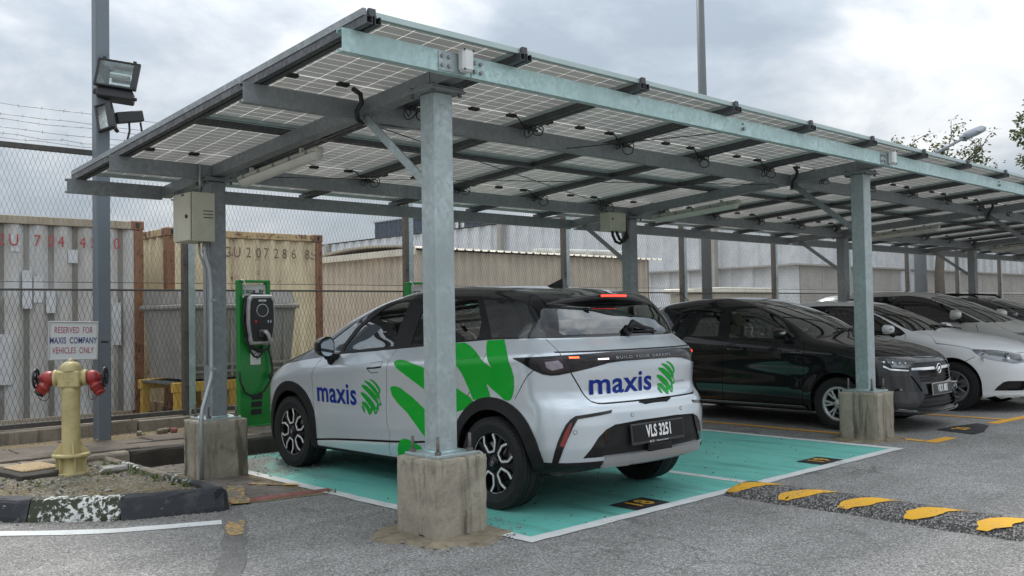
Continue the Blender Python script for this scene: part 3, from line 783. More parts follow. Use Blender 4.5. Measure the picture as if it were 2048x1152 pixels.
for i, l in enumerate(('long tube light under the rafter at the left end of the carport', 'long tube light under the rafter above the black hatchback',
                       'long tube light under the third rafter above the white cars', 'small far tube light under the fourth rafter at the right')):
    batten(FX0 + FD * i, l)
# distribution box with conduit on the rear left post
t = thing('distribution_box', 'cream metal distribution box with a round lock on the rear left post', 'electrical box', (-.385, 3.665, 2.20))
mb = MB(); mb.box((.012, 0, 0), (.20, .33, .41), .004); b_ = mb.build('enclosure', 'cream_box', t)
for k in range(3):
    mb = MB(); mb.box((.05, -.167, .05 - .028 * k), (.085, .004, .006), .001); mb.build('louvre', 'black_plastic', t)
mb = MB(); mb.box((-.102, 0, 0), (.018, .322, .402), .003); d_ = mb.build('box_door', 'cream_box', t)
mb = MB(); mb.tube([(-.111, -.11, 0), (-.123, -.11, 0)], .016, 10); mb.build('lock', 'black_plastic', d_)
mb = MB(); mb.box((-.1118, -.03, .185), (.002, .05, .016)); mb.build('name_plate', 'black_plastic', d_)
t = thing('steel_conduit', 'grey steel conduit running down the rear left post and bending over its footing', 'conduit', (0, 0, 0))
mb = MB(); mb.tube([(-.34, 3.56, 1.995), (-.34, 3.55, 1.88), (-.305, 3.545, 1.76), (-.292, 3.545, 1.6), (-.292, 3.545, .90), (-.30, 3.54, .84), (-.35, 3.50, .74), (-.415, 3.46, .60), (-.43, 3.45, .52), (-.432, 3.45, .44), (-.432, 3.45, .0)], .018, 10); mb.build('pipe', 'conduit', t)
mb = MB(); mb.tube([(-.37, 3.60, 1.995), (-.37, 3.60, 1.9), (-.315, 3.60, 1.76), (-.31, 3.60, .95)], .011, 8); mb.build('small_pipe', 'conduit', t)
mb = MB()
for z in (1.5, .92): mb.box((-.285, 3.545, z), (.05, .05, .025), .003)
mb.tube([(-.34, 3.56, 1.90), (-.34, 3.558, 1.97)], .023, 8); mb.build('pipe_clip', 'conduit', t)
mb = MB(); mb.tube([(-.36, 3.60, 2.40), (-.36, 3.60, 2.66)], .011, 8); mb.build('riser_pipe', 'conduit', t)
t = thing('meter_box', 'small cream box with black flexible ducts looping to the second rear post', 'electrical box', (4.87, 3.50, 2.44))
mb = MB(); mb.box((0, 0, 0), (.30, .16, .22), .005); mb.build('enclosure', 'cream_box', t)
mb = MB(); mb.tube([(-.105, -.078, .03), (-.105, -.09, .03)], .012, 8); mb.build('lock', 'black_plastic', t)
for k, (x0, dz) in enumerate(((-.02, 0), (.06, .03))):
    mb = MB(); mb.tube([(x0, 0, -.10), (x0 + .01, 0, -.16 + dz), (x0 + .08, .02, -.23 + dz), (x0 + .2, .05, -.25 + dz), (x0 + .31, .08, -.2 + dz), (.38, .11, -.10), (.40, .14, .03), (.36, .15, .09), (.22, .15, .10)], .018, 8); mb.build('flexible_duct', 'black_plastic', t)
# ================================================================ mesh fence
m_galv('fence_wire', (.23, .22, .20), .3, .55, .1); m_galv('fence_bar', (.10, .095, .088), .4, .6, .4); m_galv('post_brown', (.125, .105, .088), .3, .6, .5)
m_galv('fence_wire_dark', (.13, .125, .115), .3, .55, .1); m_galv('barb_wire', (.12, .12, .12), .5, .5, .1)
FY = 6.0
FN = thing('mesh_fence', 'tall galvanised mesh fence on a low plinth topped with barbed wire', 'fence')
FXA, FXB = -8.5, 33.95
def mesh_panel(name, xa, xb, z0, z1, cw, chh, r, mat):
    """diamond mesh: two families of straight wires, clipped to the panel"""
    sl = chh / cw; V = []; F = []; H = z1 - z0; dx = H / sl
    for fam in (1, -1):
        n0 = int(math.floor((xa - dx) / cw)); n1 = int(math.ceil((xb + dx) / cw))
        for k in range(n0, n1 + 1):
            x0 = k * cw; a, b = (x0, x0 + fam * dx)
            t0, t1 = 0., 1.
            if b != a:
                lo, hi = sorted(((xa - a) / (b - a), (xb - a) / (b - a))); t0 = max(t0, lo); t1 = min(t1, hi)
            if t1 - t0 < .01: continue
            P = [(a + (b - a) * t, z0 + H * t) for t in (t0, t1)]
            d = np.array([P[1][0] - P[0][0], P[1][1] - P[0][1]]); d /= np.linalg.norm(d); nx, nz = -d[1], d[0]; i = len(V); yo = FY + .0022 * fam
            for (x, z) in P:
                for ang in (pi / 2, pi * 7 / 6, pi * 11 / 6): V.append((x + nx * r * cos(ang), yo - r * sin(ang), z + nz * r * cos(ang)))
            F += [(i, i + 1, i + 4, i + 3), (i + 1, i + 2, i + 5, i + 4), (i + 2, i, i + 3, i + 5)]
    mb = MB(); mb.add(V, F); o = mb.build(name, mat, FN); o['kind'] = 'stuff'; return o
posts = [.587 + 3.03 * k for k in range(-3, 12)]
for i in range(len(posts) - 1):
    a, b = posts[i], posts[i + 1]
    if b < FXA: continue
    mesh_panel('mesh_panel', a, b, 1.735, 3.055, .047, .125, .0015, 'fence_wire')
    mesh_panel('mesh_panel', a, b, .34, 1.655, .050, .150, .0023, 'fence_wire_dark')
    mb = MB(); mb.box(((a + b) / 2, FY, 1.66), (b - a - .06, .022, .022), .003); mb.build('mid_bar', 'fence_bar', FN)
    mb = MB(); mb.box(((a + b) / 2, FY, .325), (b - a - .06, .04, .05), .004); mb.build('bottom_bar', 'fence_bar', FN)
    mb = MB(); mb.tube([(a, FY, 1.737), (b, FY, 1.737)], .004, 5); mb.build('tension_wire', 'fence_bar', FN)
    mb = MB(); mb.box(((a + b) / 2, FY, 3.075), (b - a - .04, .045, .055), .004); mb.build('top_rail', 'fence_bar', FN)
for i, x in enumerate(posts):
    mb = MB(); mb.box((x - .022, FY + .03, 1.74), (.045, .085, 3.05), .004); p = mb.build('fence_post', 'post_brown', FN)
    mb = MB(); mb.box((x + .045, FY + .01, 1.74), (.075, .05, 3.05), .004); mb.build('post_channel', 'galvanised', p)
    b_ = MB()
    for z in (2.75, 1.95, 1.2, .6): b_.tube([(x - .022, FY - .012, z), (x - .022, FY - .028, z)], .014, 6, smooth=False)
    b_.build('post_bolts', 'fence_bar', p, kind='stuff')
    mb = MB(); mb.tube([(x, FY + .03, 3.2), (x, FY + .03, 3.25)], .02, 6); mb.tube([(x, FY + .03, 3.25), (x, FY - .05, 3.52)], .016, 6); mb.build('barb_arm', 'post_brown', p)
random.seed(3)
for z in (3.47, 3.37, 3.325, 3.248, 3.188, 3.15):
    mb = MB(); P = []; x = FXA
    while x < FXB:
        P.append((x, FY - (z - 3.15) * .2, z + random.gauss(0, .006) - .012 * sin((x - .587) / 3.03 * pi) ** 2)); x += .2
    mb.tube(P, .0028, 4)
    for p in P[::1]:
        p = Vector(p) + Vector((U(-.05, .05), 0, 0))
        for k in range(2):
            d = Vector((U(-.4, .4), U(-1, 1), U(-1, 1))).normalized() * .02
            mb.tube([p - d, p + d], .0016, 3, caps=False)
    mb.build('barbed_wire', 'barb_wire', FN)

# ================================================================ containers behind the fence
def m_paint_metal(name, col, rust=.5, streak=.6, rcol=(.17, .062, .022), pale=None):
    g = NT(name); p = g.world()
    a = g.noise(p, 1.6, 6, .65, .4)
    c = g.mix(g.ramp(a, [(.3, 0.), (.7, 1.)]), tuple(x * .82 for x in col), tuple(min(1, x * 1.12) for x in col))
    if pale: c = g.mix(g.ramp(g.noise(p, .9, 4, .6, .8), [(.54, 0.), (.60, 1.)]), c, pale)
    run = g.noise(g.world((5.5, 5.5, .38)), 1., 7, .72, .5); f = g.ramp(run, [(.47, 0.), (.63, 1.)])
    c = g.mix(g.math('MULTIPLY', f, streak), c, tuple(.5 * x + .5 * y for x, y in zip(col, rcol)))
    sp_ = g.noise(p, 8, 8, .75, 1.); f2 = g.ramp(g.math('ADD', g.math('MULTIPLY', sp_, .6), g.math('MULTIPLY', run, .4)), [(.70 - .2 * rust, 0.), (.74 - .2 * rust, 1.)])
    c = g.mix(f2, c, g.mix(g.noise(p, 30, 3), rcol, (.055, .022, .012)))
    return g.done(g.bsdf(c, .65, 0, g.bump(sp_, .003, .4)))
m_paint_metal('container_grey', (.54, .53, .505), .30, .38, (.20, .09, .04), (.56, .57, .57)); m_paint_metal('container_worn', (.235, .225, .20), .2, .4, (.13, .08, .05), (.33, .32, .30)); m_paint_metal('container_beige', (.70, .60, .40), .62, .85)
m_paint_metal('container_rust', (.24, .11, .05), .95, .8); m_paint_metal('container_frame', (.42, .36, .27), .55, .6)
m_paint_metal('container_frame_beige', (.52, .38, .20), .88, .8)
pbr('red_lettering', (.42, .06, .055), .7, var=.3, scale=20); pbr('brown_lettering', (.13, .075, .06), .7, var=.25, scale=20); pbr('pale_patch', (.60, .61, .62), .7, var=.08, scale=8)
def corrugated(mb, x0, x1, y, z0, z1, pitch, depth, flat=.25, mi=0, axis='x', sign=1, two=False):
    """trapezoid sheet standing in a vertical plane"""
    P = [];
    x = x0
    w1 = pitch * flat; w2 = pitch * (.5 - flat)
    while x < x1 - 1e-6:
        for dx, d in ((0, 0), (w1 * 1.0, 0), (w1 + w2, 1), (2 * w1 + w2, 1), (pitch, 0)):
            q = min(x + dx, x1); P.append((q, depth * d))
        x += pitch
    P2 = []
    for q in P:
        if not P2 or abs(q[0] - P2[-1][0]) > 1e-6: P2.append(q)
    V = []
    for (a, d) in P2:
        for z in (z0, z1): V.append((a, y + sign * d, z) if axis == 'x' else (y + sign * d, a, z))
    for i in range(len(P2) - 1): mb.add(V[2 * i:2 * i + 4], [(0, 2, 3, 1)], mi + (two and P2[i][1] > .9 * depth and P2[i + 1][1] > .9 * depth))
def container(name, label, x0, x1, y0, y1, mats, pitch=.278, inner=None):
    wall, frame, cast = mats
    t = thing(name, label, 'shipping container'); H = 2.62; zb = .03
    for nm, args in (('side_wall', (x0 + .1, x1 - .1, y0 + .02, 'x', 1)), ('side_wall', (x0 + .1, x1 - .1, y1 - .02, 'x', -1)), ('end_wall', (y0 + .1, y1 - .1, x0 + .02, 'y', 1)), ('end_wall', (y0 + .1, y1 - .1, x1 - .02, 'y', -1))):
        mb = MB(); corrugated(mb, args[0], args[1], args[2], zb + .15, H - .11, pitch, .05, .25, 0, args[3], args[4], inner is not None); mb.build(nm, wall if inner is None else [wall, inner], t)
    mb = MB(); mb.box(((x0 + x1) / 2, (y0 + y1) / 2, H - .04), (x1 - x0 - .1, y1 - y0 - .1, .03)); mb.build('container_roof', wall, t)
    mb = MB(); mb.box(((x0 + x1) / 2, (y0 + y1) / 2, zb + .1), (x1 - x0 - .1, y1 - y0 - .1, .06)); mb.build('container_floor', cast, t)
    for y in (y0 + .035, y1 - .035):
        mb = MB(); mb.box(((x0 + x1) / 2, y, H - .055), (x1 - x0 - .3, .07, .10), .006); mb.build('top_rail', frame, t)
        mb = MB(); mb.box(((x0 + x1) / 2, y, zb + .08), (x1 - x0 - .3, .07, .15), .006); mb.build('bottom_rail', frame, t)
    for x in (x0 + .035, x1 - .035):
        mb = MB(); mb.box((x, (y0 + y1) / 2, H - .055), (.07, y1 - y0 - .3, .10), .006); mb.build('top_rail', frame, t)
        mb = MB(); mb.box((x, (y0 + y1) / 2, zb + .08), (.07, y1 - y0 - .3, .15), .006); mb.build('bottom_rail', frame, t)
    for x in (x0, x1):
        for y in (y0, y1):
            sx, sy = (1 if x == x0 else -1), (1 if y == y0 else -1)
            mb = MB(); mb.box((x + sx * .06, y + sy * .06, H / 2), (.12, .12, H - .24), .008); p = mb.build('corner_post', cast if (x, y) == (x0, y0) or (x, y) == (x1, y0) else frame, t)
            for z in (H - .055, zb + .06):
                mb = MB(); mb.box((x + sx * .08, y + sy * .085, z), (.175, .18, .12), .012); c = mb.build('corner_casting', cast, p)
            for z in (H - .055, zb + .06):
                mb = MB(); mb.box((x + sx * .08, y - sy * .0025, z), (.05, .012, .075), .005); mb.box((x - sx * .0025, y + sy * .08, z), (.012, .05, .075), .005); mb.build('casting_hole', 'black_plastic', p)
    return t
C1 = container('shipping_container', 'grey container with red numbers and pale patches on its ribbed side', -5.15, .96, 8.16, 10.6, ('container_grey', 'container_frame', 'container_rust'), inner='container_worn')
for c, x in (('2', -.723), ('U', -.588), ('7', -.329), ('0', -.171), ('4', -.056), ('4', .196), ('5', .329), ('0', .612)): 
    mb = MB(); put_text(mb, c, .20, (x, 8.155, 2.31), (1, 0, 0), (0, 0, 1), bold=.0, sx=.85, lift=.004); mb.build('container_number', 'red_lettering', C1)
for (x0, z1, x1, z0) in ((.03, 2.224, .142, 2.06), (-.491, 1.96, -.382, 1.499), (-.364, 1.891, -.258, 1.571), (-.224, 1.723, -.116, 1.442), (.558, 1.567, .668, 1.024), (-.62, 2.38, -.52, 2.18), (-.75, 1.2, -.6, .6)):
    mb = MB(); mb.box(((x0 + x1) / 2, 8.172, (z0 + z1) / 2), (x1 - x0, .006, z1 - z0)); mb.build('repair_patch', 'pale_patch', C1)
C2 = container('shipping_container', 'rusty beige container with dark numbers on its end wall', 1.50, 3.99, 8.73, 14.8, ('container_beige', 'container_frame_beige', 'container_rust'), .25)
for c, x in (('G', 2.396), ('U', 2.552), ('2', 2.734), ('0', 2.895), ('7', 3.018), ('2', 3.184), ('8', 3.327), ('6', 3.481), ('8', 3.716)): 
    mb = MB(); put_text(mb, c, .215, (x, 8.735, 2.30), (1, 0, 0), (0, 0, 1), bold=.0, sx=.8, lift=.006); mb.build('container_number', 'brown_lettering', C2)

# grey lidded bin on a yellow steel frame
pbr('bin_grey', (.29, .275, .25), .6, var=.12, scale=4, dirt=.35); m_paint_metal('yellow_steel', (.62, .38, .06), .35, .5); pbr('bin_dark', (.12, .12, .115), .7, dirt=.3)
t = thing('waste_bin', 'large grey lidded bin standing behind the mesh fence and the green charger', 'bin', (1.62, 7.35, 0))
mb = MB(); V = []
for z, fx_, fy_ in ((.62, .70, .50), (1.50, .77, .56)):
    for sx, sy in ((-1, -1), (1, -1), (1, 1), (-1, 1)): V.append((sx * fx_, sy * fy_, z))
mb.add(V, [(0, 1, 5, 4), (1, 2, 6, 5), (2, 3, 7, 6), (3, 0, 4, 7), (3, 2, 1, 0)]); mb.build('bin_body', 'bin_grey', t)
mb = MB()
for k in range(6): mb.box((-.60 + k * .24, -.545, 1.06), (.03, .03, .84), .004)
mb.box((0, -.54, .78), (1.5, .03, .03), .004); mb.box((0, -.535, .70), (1.48, .03, .03), .004); mb.build('rib', 'bin_grey', t)
mb = MB(); mb.box((0, 0, 1.49), (1.62, 1.20, .06), .015); mb.build('bin_rim', 'bin_grey', t)
mb = MB(); V = [(-.78, -.55, 1.525), (.78, -.55, 1.525), (.78, .55, 1.525), (-.78, .55, 1.525), (-.77, -.46, 1.70), (.77, -.46, 1.70), (.77, .55, 1.72), (-.77, .55, 1.72)]
mb.add(V, [(0, 1, 5, 4), (1, 2, 6, 5), (2, 3, 7, 6), (3, 0, 4, 7), (4, 5, 6, 7)]); mb.build('bin_lid', 'bin_grey', t)
t = thing('pallet_stand', 'yellow steel stand on the ground under the grey bin', 'stand', (1.62, 7.35, 0))
mb = MB(); mb.box((0, -.50, .53), (1.7, .10, .12), .008); mb.build('frame_beam', 'yellow_steel', t); mb = MB(); mb.box((0, .50, .53), (1.7, .10, .12), .008); mb.build('frame_beam', 'yellow_steel', t)
for x in (-.78, -.1, .78):
    mb = MB(); mb.box((x, -.5, .25), (.09, .09, .46), .006); mb.build('frame_leg', 'yellow_steel', t)
    mb = MB(); mb.box((x, .5, .25), (.09, .09, .46), .006); mb.build('frame_leg', 'yellow_steel', t)
mb = MB(); mb.box((.35, -.47, .26), (.75, .02, .36), .004); mb.build('side_plate', 'yellow_steel', t)
mb = MB(); mb.box((0, 0, .57), (1.66, .96, .03), .004); mb.build('deck_plate', 'bin_dark', t)

# corrugated beige shed
m_paint_metal('shed_sheet', (.52, .45, .36), .02, .22, (.28, .18, .12)); m_paint_metal('shed_roof_sheet', (.66, .62, .52), .06, .3)
t = thing('corrugated_shed', 'low beige shed of corrugated sheet with a wavy roof edge', 'shed')
X0, X1, Y0, Y1, HS = 6.95, 14.0, 10.22, 13.6, 2.58
for args in ((X0, X1, Y0, 'x', 1), (X0, X1, Y1, 'x', -1)):
    mb = MB(); corrugated(mb, args[0], args[1], args[2], 0, HS, .21, .035, .3, 0, args[3], args[4]); mb.build('wall_sheet', 'shed_sheet', t)
for x, s_ in ((X0, 1), (X1, -1)):
    mb = MB(); corrugated(mb, Y0, Y1, x, 0, HS, .21, .035, .3, 0, 'y', s_); mb.build('wall_sheet', 'shed_sheet', t)
mb = MB(); N_ = 200
def roofw(u, v):
    x = X0 - .12 + (X1 - X0 + .55) * u; ph = (x % .21) / .21; rib = .045 * max(0, 1 - abs(ph - .5) / .16)
    return (x, Y0 - .12 + (Y1 - Y0 + .2) * v, HS + .03 + rib + .10 * sin(pi * v) - .004 * (x - X0))
mb.grid(roofw, 400, 8, smooth=False); mb.build('roof_sheet', 'shed_roof_sheet', t)
mb = MB(); mb.box((X0 - .10, (Y0 + Y1) / 2, HS - .03), (.03, Y1 - Y0 + .25, .13), .004); mb.build('barge_board', 'shed_roof_sheet', t)
mb = MB(); mb.box((X0 - .02, Y0 - .02, HS / 2), (.06, .06, HS), .005); mb.build('corner_trim', 'shed_sheet', t)
pbr('pipe_white', (.62, .62, .58), .5, var=.1, dirt=.3)
t = thing('roof_pipes', 'pale pipes laid across the roof of the corrugated shed', 'pipes')
for (a, b) in (((10.6, 10.7, 2.72), (12.7, 11.2, 2.80)), ((10.9, 10.4, 2.70), (13.6, 11.0, 2.80)), ((11.9, 10.3, 2.70), (13.9, 10.6, 2.76))):
    mb = MB(); mb.tube([a, b], .055, 10); mb.build('pipe', 'pipe_white', t)

# white warehouse far right, dark building behind, small cabin, block wall
m_paint_metal('cladding_white', (.66, .68, .69), .0, .10, (.45, .43, .40)); m_paint_metal('cladding_lower', (.68, .69, .69), .0, .12, (.5, .48, .45)); m_paint_metal('block_wall', (.40, .375, .34), .0, .25, (.25, .22, .19))
m_paint_metal('cladding_navy', (.045, .06, .085), .0, .1, (.03, .035, .05)); pbr('roof_grey', (.40, .41, .42), .6, var=.1)
t = thing('warehouse', 'big white warehouse clad in ribbed sheet behind the shed', 'warehouse')
WX, WY = 27.4, 13.8
mb = MB(); corrugated(mb, WY, 75, WX, 3.0, 5.8, .9, .11, .42, 0, 'y', 1); mb.build('upper_cladding', 'cladding_white', t)
mb = MB(); corrugated(mb, WY + .2, 75, WX + .25, 0, 3.05, 1.0, .10, .44, 0, 'y', 1); mb.build('lower_cladding', 'cladding_lower', t)
mb = MB(); corrugated(mb, WX, 110, WY, 3.0, 5.8, .9, .11, .42, 0, 'x', 1); mb.build('upper_cladding', 'cladding_white', t)
mb = MB(); mb.box((68.7, WY + .3, 1.5), (82.0, .2, 3.05)); mb.build('block_wall', 'block_wall', t)
for x0, x1 in ((36.0, 38.5),):
    mb = MB(); mb.box(((x0 + x1) / 2, WY + .16, 1.45), (x1 - x0, .1, 2.9)); mb.build('white_door', 'cladding_white', t)
mb = MB(); mb.add([(WX - .1, WY - .1, 5.85), (110, WY - .1, 5.85), (110, 75, 9.0), (WX - .1, 75, 5.85)], [(0, 1, 2), (0, 2, 3)]); mb.build('warehouse_roof', 'roof_grey', t)
mb = MB(); mb.box((WX + .12, 45, 2.98), (.3, 62, .06)); mb.box((68, WY + .12, 2.98), (82, .3, .06)); mb.build('soffit', 'block_wall', t)
for y in (17.5, 30.0, 46.0):
    mb = MB(); mb.box((WX - .16, y, 2.9), (.25, .28, 5.8), .01); mb.build('downpipe', 'block_wall', t)
for k in range(9):
    mb = MB(); mb.box((WX + 2 + k * 4.0, WY + .195, 1.5), (.06, .02, 3.0)); mb.build('wall_joint', 'roof_grey', t)
t = thing('dark_building', 'dark navy clad building rising behind the white warehouse', 'building')
mb = MB(); corrugated(mb, 51.6, 78, 70, 0, 10.95, .8, .08, .3, 0, 'x', 1); mb.build('wall', 'cladding_navy', t)
mb = MB(); corrugated(mb, 70, 76, 51.6, 0, 10.95, .8, .08, .3, 0, 'y', 1); mb.build('wall', 'cladding_navy', t)
mb = MB(); mb.box((65, 73, 11.0), (27, 6.3, .12)); mb.build('roof', 'roof_grey', t)
for x in (57.5, 58.3, 62.5, 66.0):
    mb = MB(); mb.box((x, 69.8, 5.4), (.3, .3, 10.8)); mb.build('pale_pipe', 'pipe_white', t)
t = thing('site_cabin', 'low beige cabin with a flat lid standing in front of the white warehouse', 'cabin', (20.9, 12.8, 0))
m_paint_metal('cabin_sheet', (.52, .47, .38), .02, .15)
mb = MB(); mb.box((0, 0, .92), (3.0, 1.8, 1.84), .02); mb.build('cabin_wall', 'cabin_sheet', t)
mb = MB(); mb.box((0, 0, 1.93), (3.3, 2.1, .16), .03); mb.build('cabin_roof', 'shed_roof_sheet', t)
mb = MB(); mb.box((-1.1, -.93, 1.60), (.28, .10, .12), .02); mb.build('wall_lamp', 'pipe_white', t)
mb = MB(); mb.box((.5, -.905, .85), (.8, .02, 1.6), .004); mb.build('cabin_door', 'cabin_sheet', t)
# small clutter glimpsed between container and shed
t = thing('work_light', 'small blue work light on a thin mast beyond the containers', 'light', (7.40, 15.2, 0))
mb = MB(); mb.tube([(0, 0, 0), (0, 0, 2.62)], .03, 6); mb.build('mast', 'bin_dark', t)
pbr('pale_blue', (.20, .33, .42), .4, var=.1)
mb = MB(); mb.box((0, -.05, 2.76), (.34, .12, .24), .02, rot=Matrix.Rotation(-.3, 3, 'X')); mb.build('lamp_head', 'pale_blue', t)
pbr('navy_tarp', (.045, .055, .10), .7, var=.3, scale=3); pbr('hedge_leaf', (.06, .085, .035), .7, var=.5, scale=9)
t = thing('tarp_stack', 'dark blue wrapped stack seen in the gap beside the beige container', 'stack', (7.2, 17.5, 0))
mb = MB(); mb.box((0, 0, .85), (1.5, 1.2, 1.1), .08); mb.build('tarp', 'navy_tarp', t)
mb = MB(); mb.box((0, 0, .15), (1.6, 1.3, .3), .02); mb.build('pallet', 'mortar', t)

# ================================================================ poles and lamps
pbr('pole_grey', (.15, .175, .20), .5, .15, .08, 2, dirt=.15, dcol=(.12, .13, .14)); pbr('lamp_black', (.018, .019, .021), .5, var=.2); pbr('lamp_reflector', (.60, .64, .64), .22, .85, .05); pbr('pole_pale', (.115, .125, .13), .5, .2, .08, 2)
t = thing('lamp_pole', 'square blue grey steel pole standing in front of the mesh fence', 'pole', (-.45, 5.66, .13))
mb = MB(); mb.box((0, 0, 3.5), (.135, .135, 7.0), .012); mb.build('pole_shaft', 'pole_grey', t)
mb = MB(); mb.box((.002, -.0705, .86), (.10, .008, .38), .003); mb.build('access_cover', 'pole_grey', t)
mb = MB(); mb.box((.002, -.0755, 1.00), (.07, .003, .018)); mb.build('cover_label', 'lamp_black', t)
g = NT('lamp_glass'); a = g.n('ShaderNodeBsdfTransparent'); a.inputs[0].default_value = (.86, .9, .9, 1); b = g.n('ShaderNodeBsdfGlossy'); b.inputs['Roughness'].default_value = .03
fz = g.n('ShaderNodeFresnel'); fz.inputs[0].default_value = 1.5; m_ = g.n('ShaderNodeMixShader'); g.put(m_.inputs[0], fz.outputs[0]); g.put(m_.inputs[1], a.outputs[0]); g.put(m_.inputs[2], b.outputs[0]); g.done(m_.outputs[0])
def floodlight(label, loc, w, h, d, R, gear=True):
    t = thing('floodlight', label, 'floodlight', loc, 0, 'floodlights on the square pole'); t.rotation_euler = R
    # local: the glass faces -y; housing tapers backwards
    mb = MB(); V = []
    for (sc, y) in ((1, 0), (1, .03), (.62, d)):
        for sx, sz in ((-1, -1), (1, -1), (1, 1), (-1, 1)): V.append((sx * w / 2 * sc, y, sz * h / 2 * sc))
    mb.add(V, [(0, 4, 5, 1), (1, 5, 6, 2), (2, 6, 7, 3), (3, 7, 4, 0), (4, 8, 9, 5), (5, 9, 10, 6), (6, 10, 11, 7), (7, 11, 8, 4), (8, 11, 10, 9)]); mb.build('housing', 'lamp_black', t)
    mb = MB(); b = .018
    for c, dd in (((0, -.006, h / 2 - b / 2), (w, .016, b)), ((0, -.006, -h / 2 + b / 2), (w, .016, b)), ((-w / 2 + b / 2, -.006, 0), (b, .016, h - 2 * b)), ((w / 2 - b * 1.6, -.006, 0), (b * 3.2, .016, h - 2 * b))): mb.box(c, dd, .003)
    mb.build('front_rim', 'lamp_black', t)
    mb = MB(); V = [(sx * (w / 2 - .02), .002, sz * (h / 2 - .02)) for sx, sz in ((-1, -1), (1, -1), (1, 1), (-1, 1))] + [(sx * w * .28, d * .72, sz * h * .22) for sx, sz in ((-1, -1), (1, -1), (1, 1), (-1, 1))]
    mb.add(V, [(0, 4, 5, 1), (1, 5, 6, 2), (2, 6, 7, 3), (3, 7, 4, 0), (4, 7, 6, 5)]); mb.build('reflector', 'lamp_reflector', t)
    mb = MB(); mb.box((-.012, -.001, 0), (w - .06, .004, h - .04)); mb.build('lens', 'lamp_glass', t)
    mb = MB(); mb.tube([(-w * .2, d * .4, 0), (w * .28, d * .4, 0)], .022, 10); mb.build('lamp_tube', 'lamp_clear', t)
    if gear:
        mb = MB(); mb.box((.0, .11, -h / 2 - .045), (w * .86, .16, .10), .012); mb.box((-w * .46, .08, -h / 2 - .04), (.05, .04, .05), .006); mb.box((w * .46, .08, -h / 2 - .06), (.05, .04, .03), .006); mb.build('gear_box', 'lamp_black', t)
        for k in range(9):
            pass
        mb = MB(); mb.box((-w * .36, -.004, h / 2 + .008), (.03, .03, .02), .003); mb.box((w * .36, -.004, h / 2 + .008), (.03, .03, .02), .003); mb.build('hinge', 'lamp_black', t)
    mb = MB(); mb.tube([(0, d * .8, -.02), (0, d + .10, -.06 if not gear else -.16)], .02, 8); mb.build('bracket', 'lamp_black', t)
    return t
floodlight('upper wide black floodlight with a clear lens tilted down on the square pole', (-.36, 5.46, 3.80), .40, .29, .16, (radians(-12), radians(8), radians(-32)))
t = floodlight('lower black floodlight turned sideways on the square pole', (-.50, 5.42, 3.35), .17, .30, .12, (radians(-16), radians(-17), radians(-47)), False)
mb = MB(); mb.box((0, 0, 0), (.27, .09, .11), .008, rot=Matrix.Rotation(radians(-12), 3, 'Y')); o = mb.build('gear_box', 'lamp_black', None, (-.23, 5.50, 3.39)); o.rotation_euler = (0, 0, 0)
tag(o, 'dark ballast box beside the lower floodlight on the square pole', 'ballast box')
t = tag(MB().tube([(-.23, 5.5, 3.34), (-.225, 5.5, 3.25), (-.245, 5.5, 3.17), (-.25, 5.5, 3.13), (-.18, 5.5, 3.10), (-.11, 5.5, 3.14), (-.10, 5.5, 3.25), (-.115, 5.5, 3.35)], .011, 8).build('lamp_cable', 'lamp_black'), 'black cable loop hanging under the lower floodlight', 'cable')
t = thing('mast', 'slim tapered grey mast rising behind the roof of the carport', 'mast', (13.25, 8.02, 0))
mb = MB(); mb.tube([(0, 0, 0), (0, 0, 4), (-.03, 0, 10)], [.115, .105, .075], 10); mb.build('mast_shaft', 'pole_pale', t)
mb = MB(); mb.box((0, 0, .02), (.34, .34, .03), .004); mb.build('mast_base', 'galvanised_dull', t)
t = thing('street_lamp', 'street lamp with an upward slanting arm and flat head behind the carport', 'street lamp', (24.25, 8.05, 0))
mb = MB(); mb.tube([(0, 0, 0), (0, 0, 5.5), (.15, 0, 5.72), (.6, 0, 5.87)], [.20, .15, .07, .055], 12); mb.tube([(.6, 0, 5.87), (3.62, 0, 6.85)], [.055, .045], 8); mb.build('lamp_post', 'pole_grey', t)
mb = MB(); R = Matrix.Rotation(radians(-18), 3, 'Y')
def hd(u, v):
    x = -.05 + 1.75 * u; w = .10 + .22 * sin(pi * min(1, u * 1.02)) ** .5 * (.55 if u < .42 else 1) * (1 if u < .95 else .6); a = 2 * pi * v
    return Vector((3.55, 0, 6.86)) + R @ Vector((x, w * cos(a), (.13 if u < .45 else .085) * sin(a) * (1 if .02 < u < .98 else .2)))
mb.grid(hd, 24, 14); mb.build('lamp_head', 'pole_grey', t)
mb = MB(); mb.box(Vector((3.55, 0, 6.86)) + R @ Vector((1.15, 0, -.085)), (.85, .40, .03), .01, R); mb.build('lamp_lens', 'lamp_clear', t)

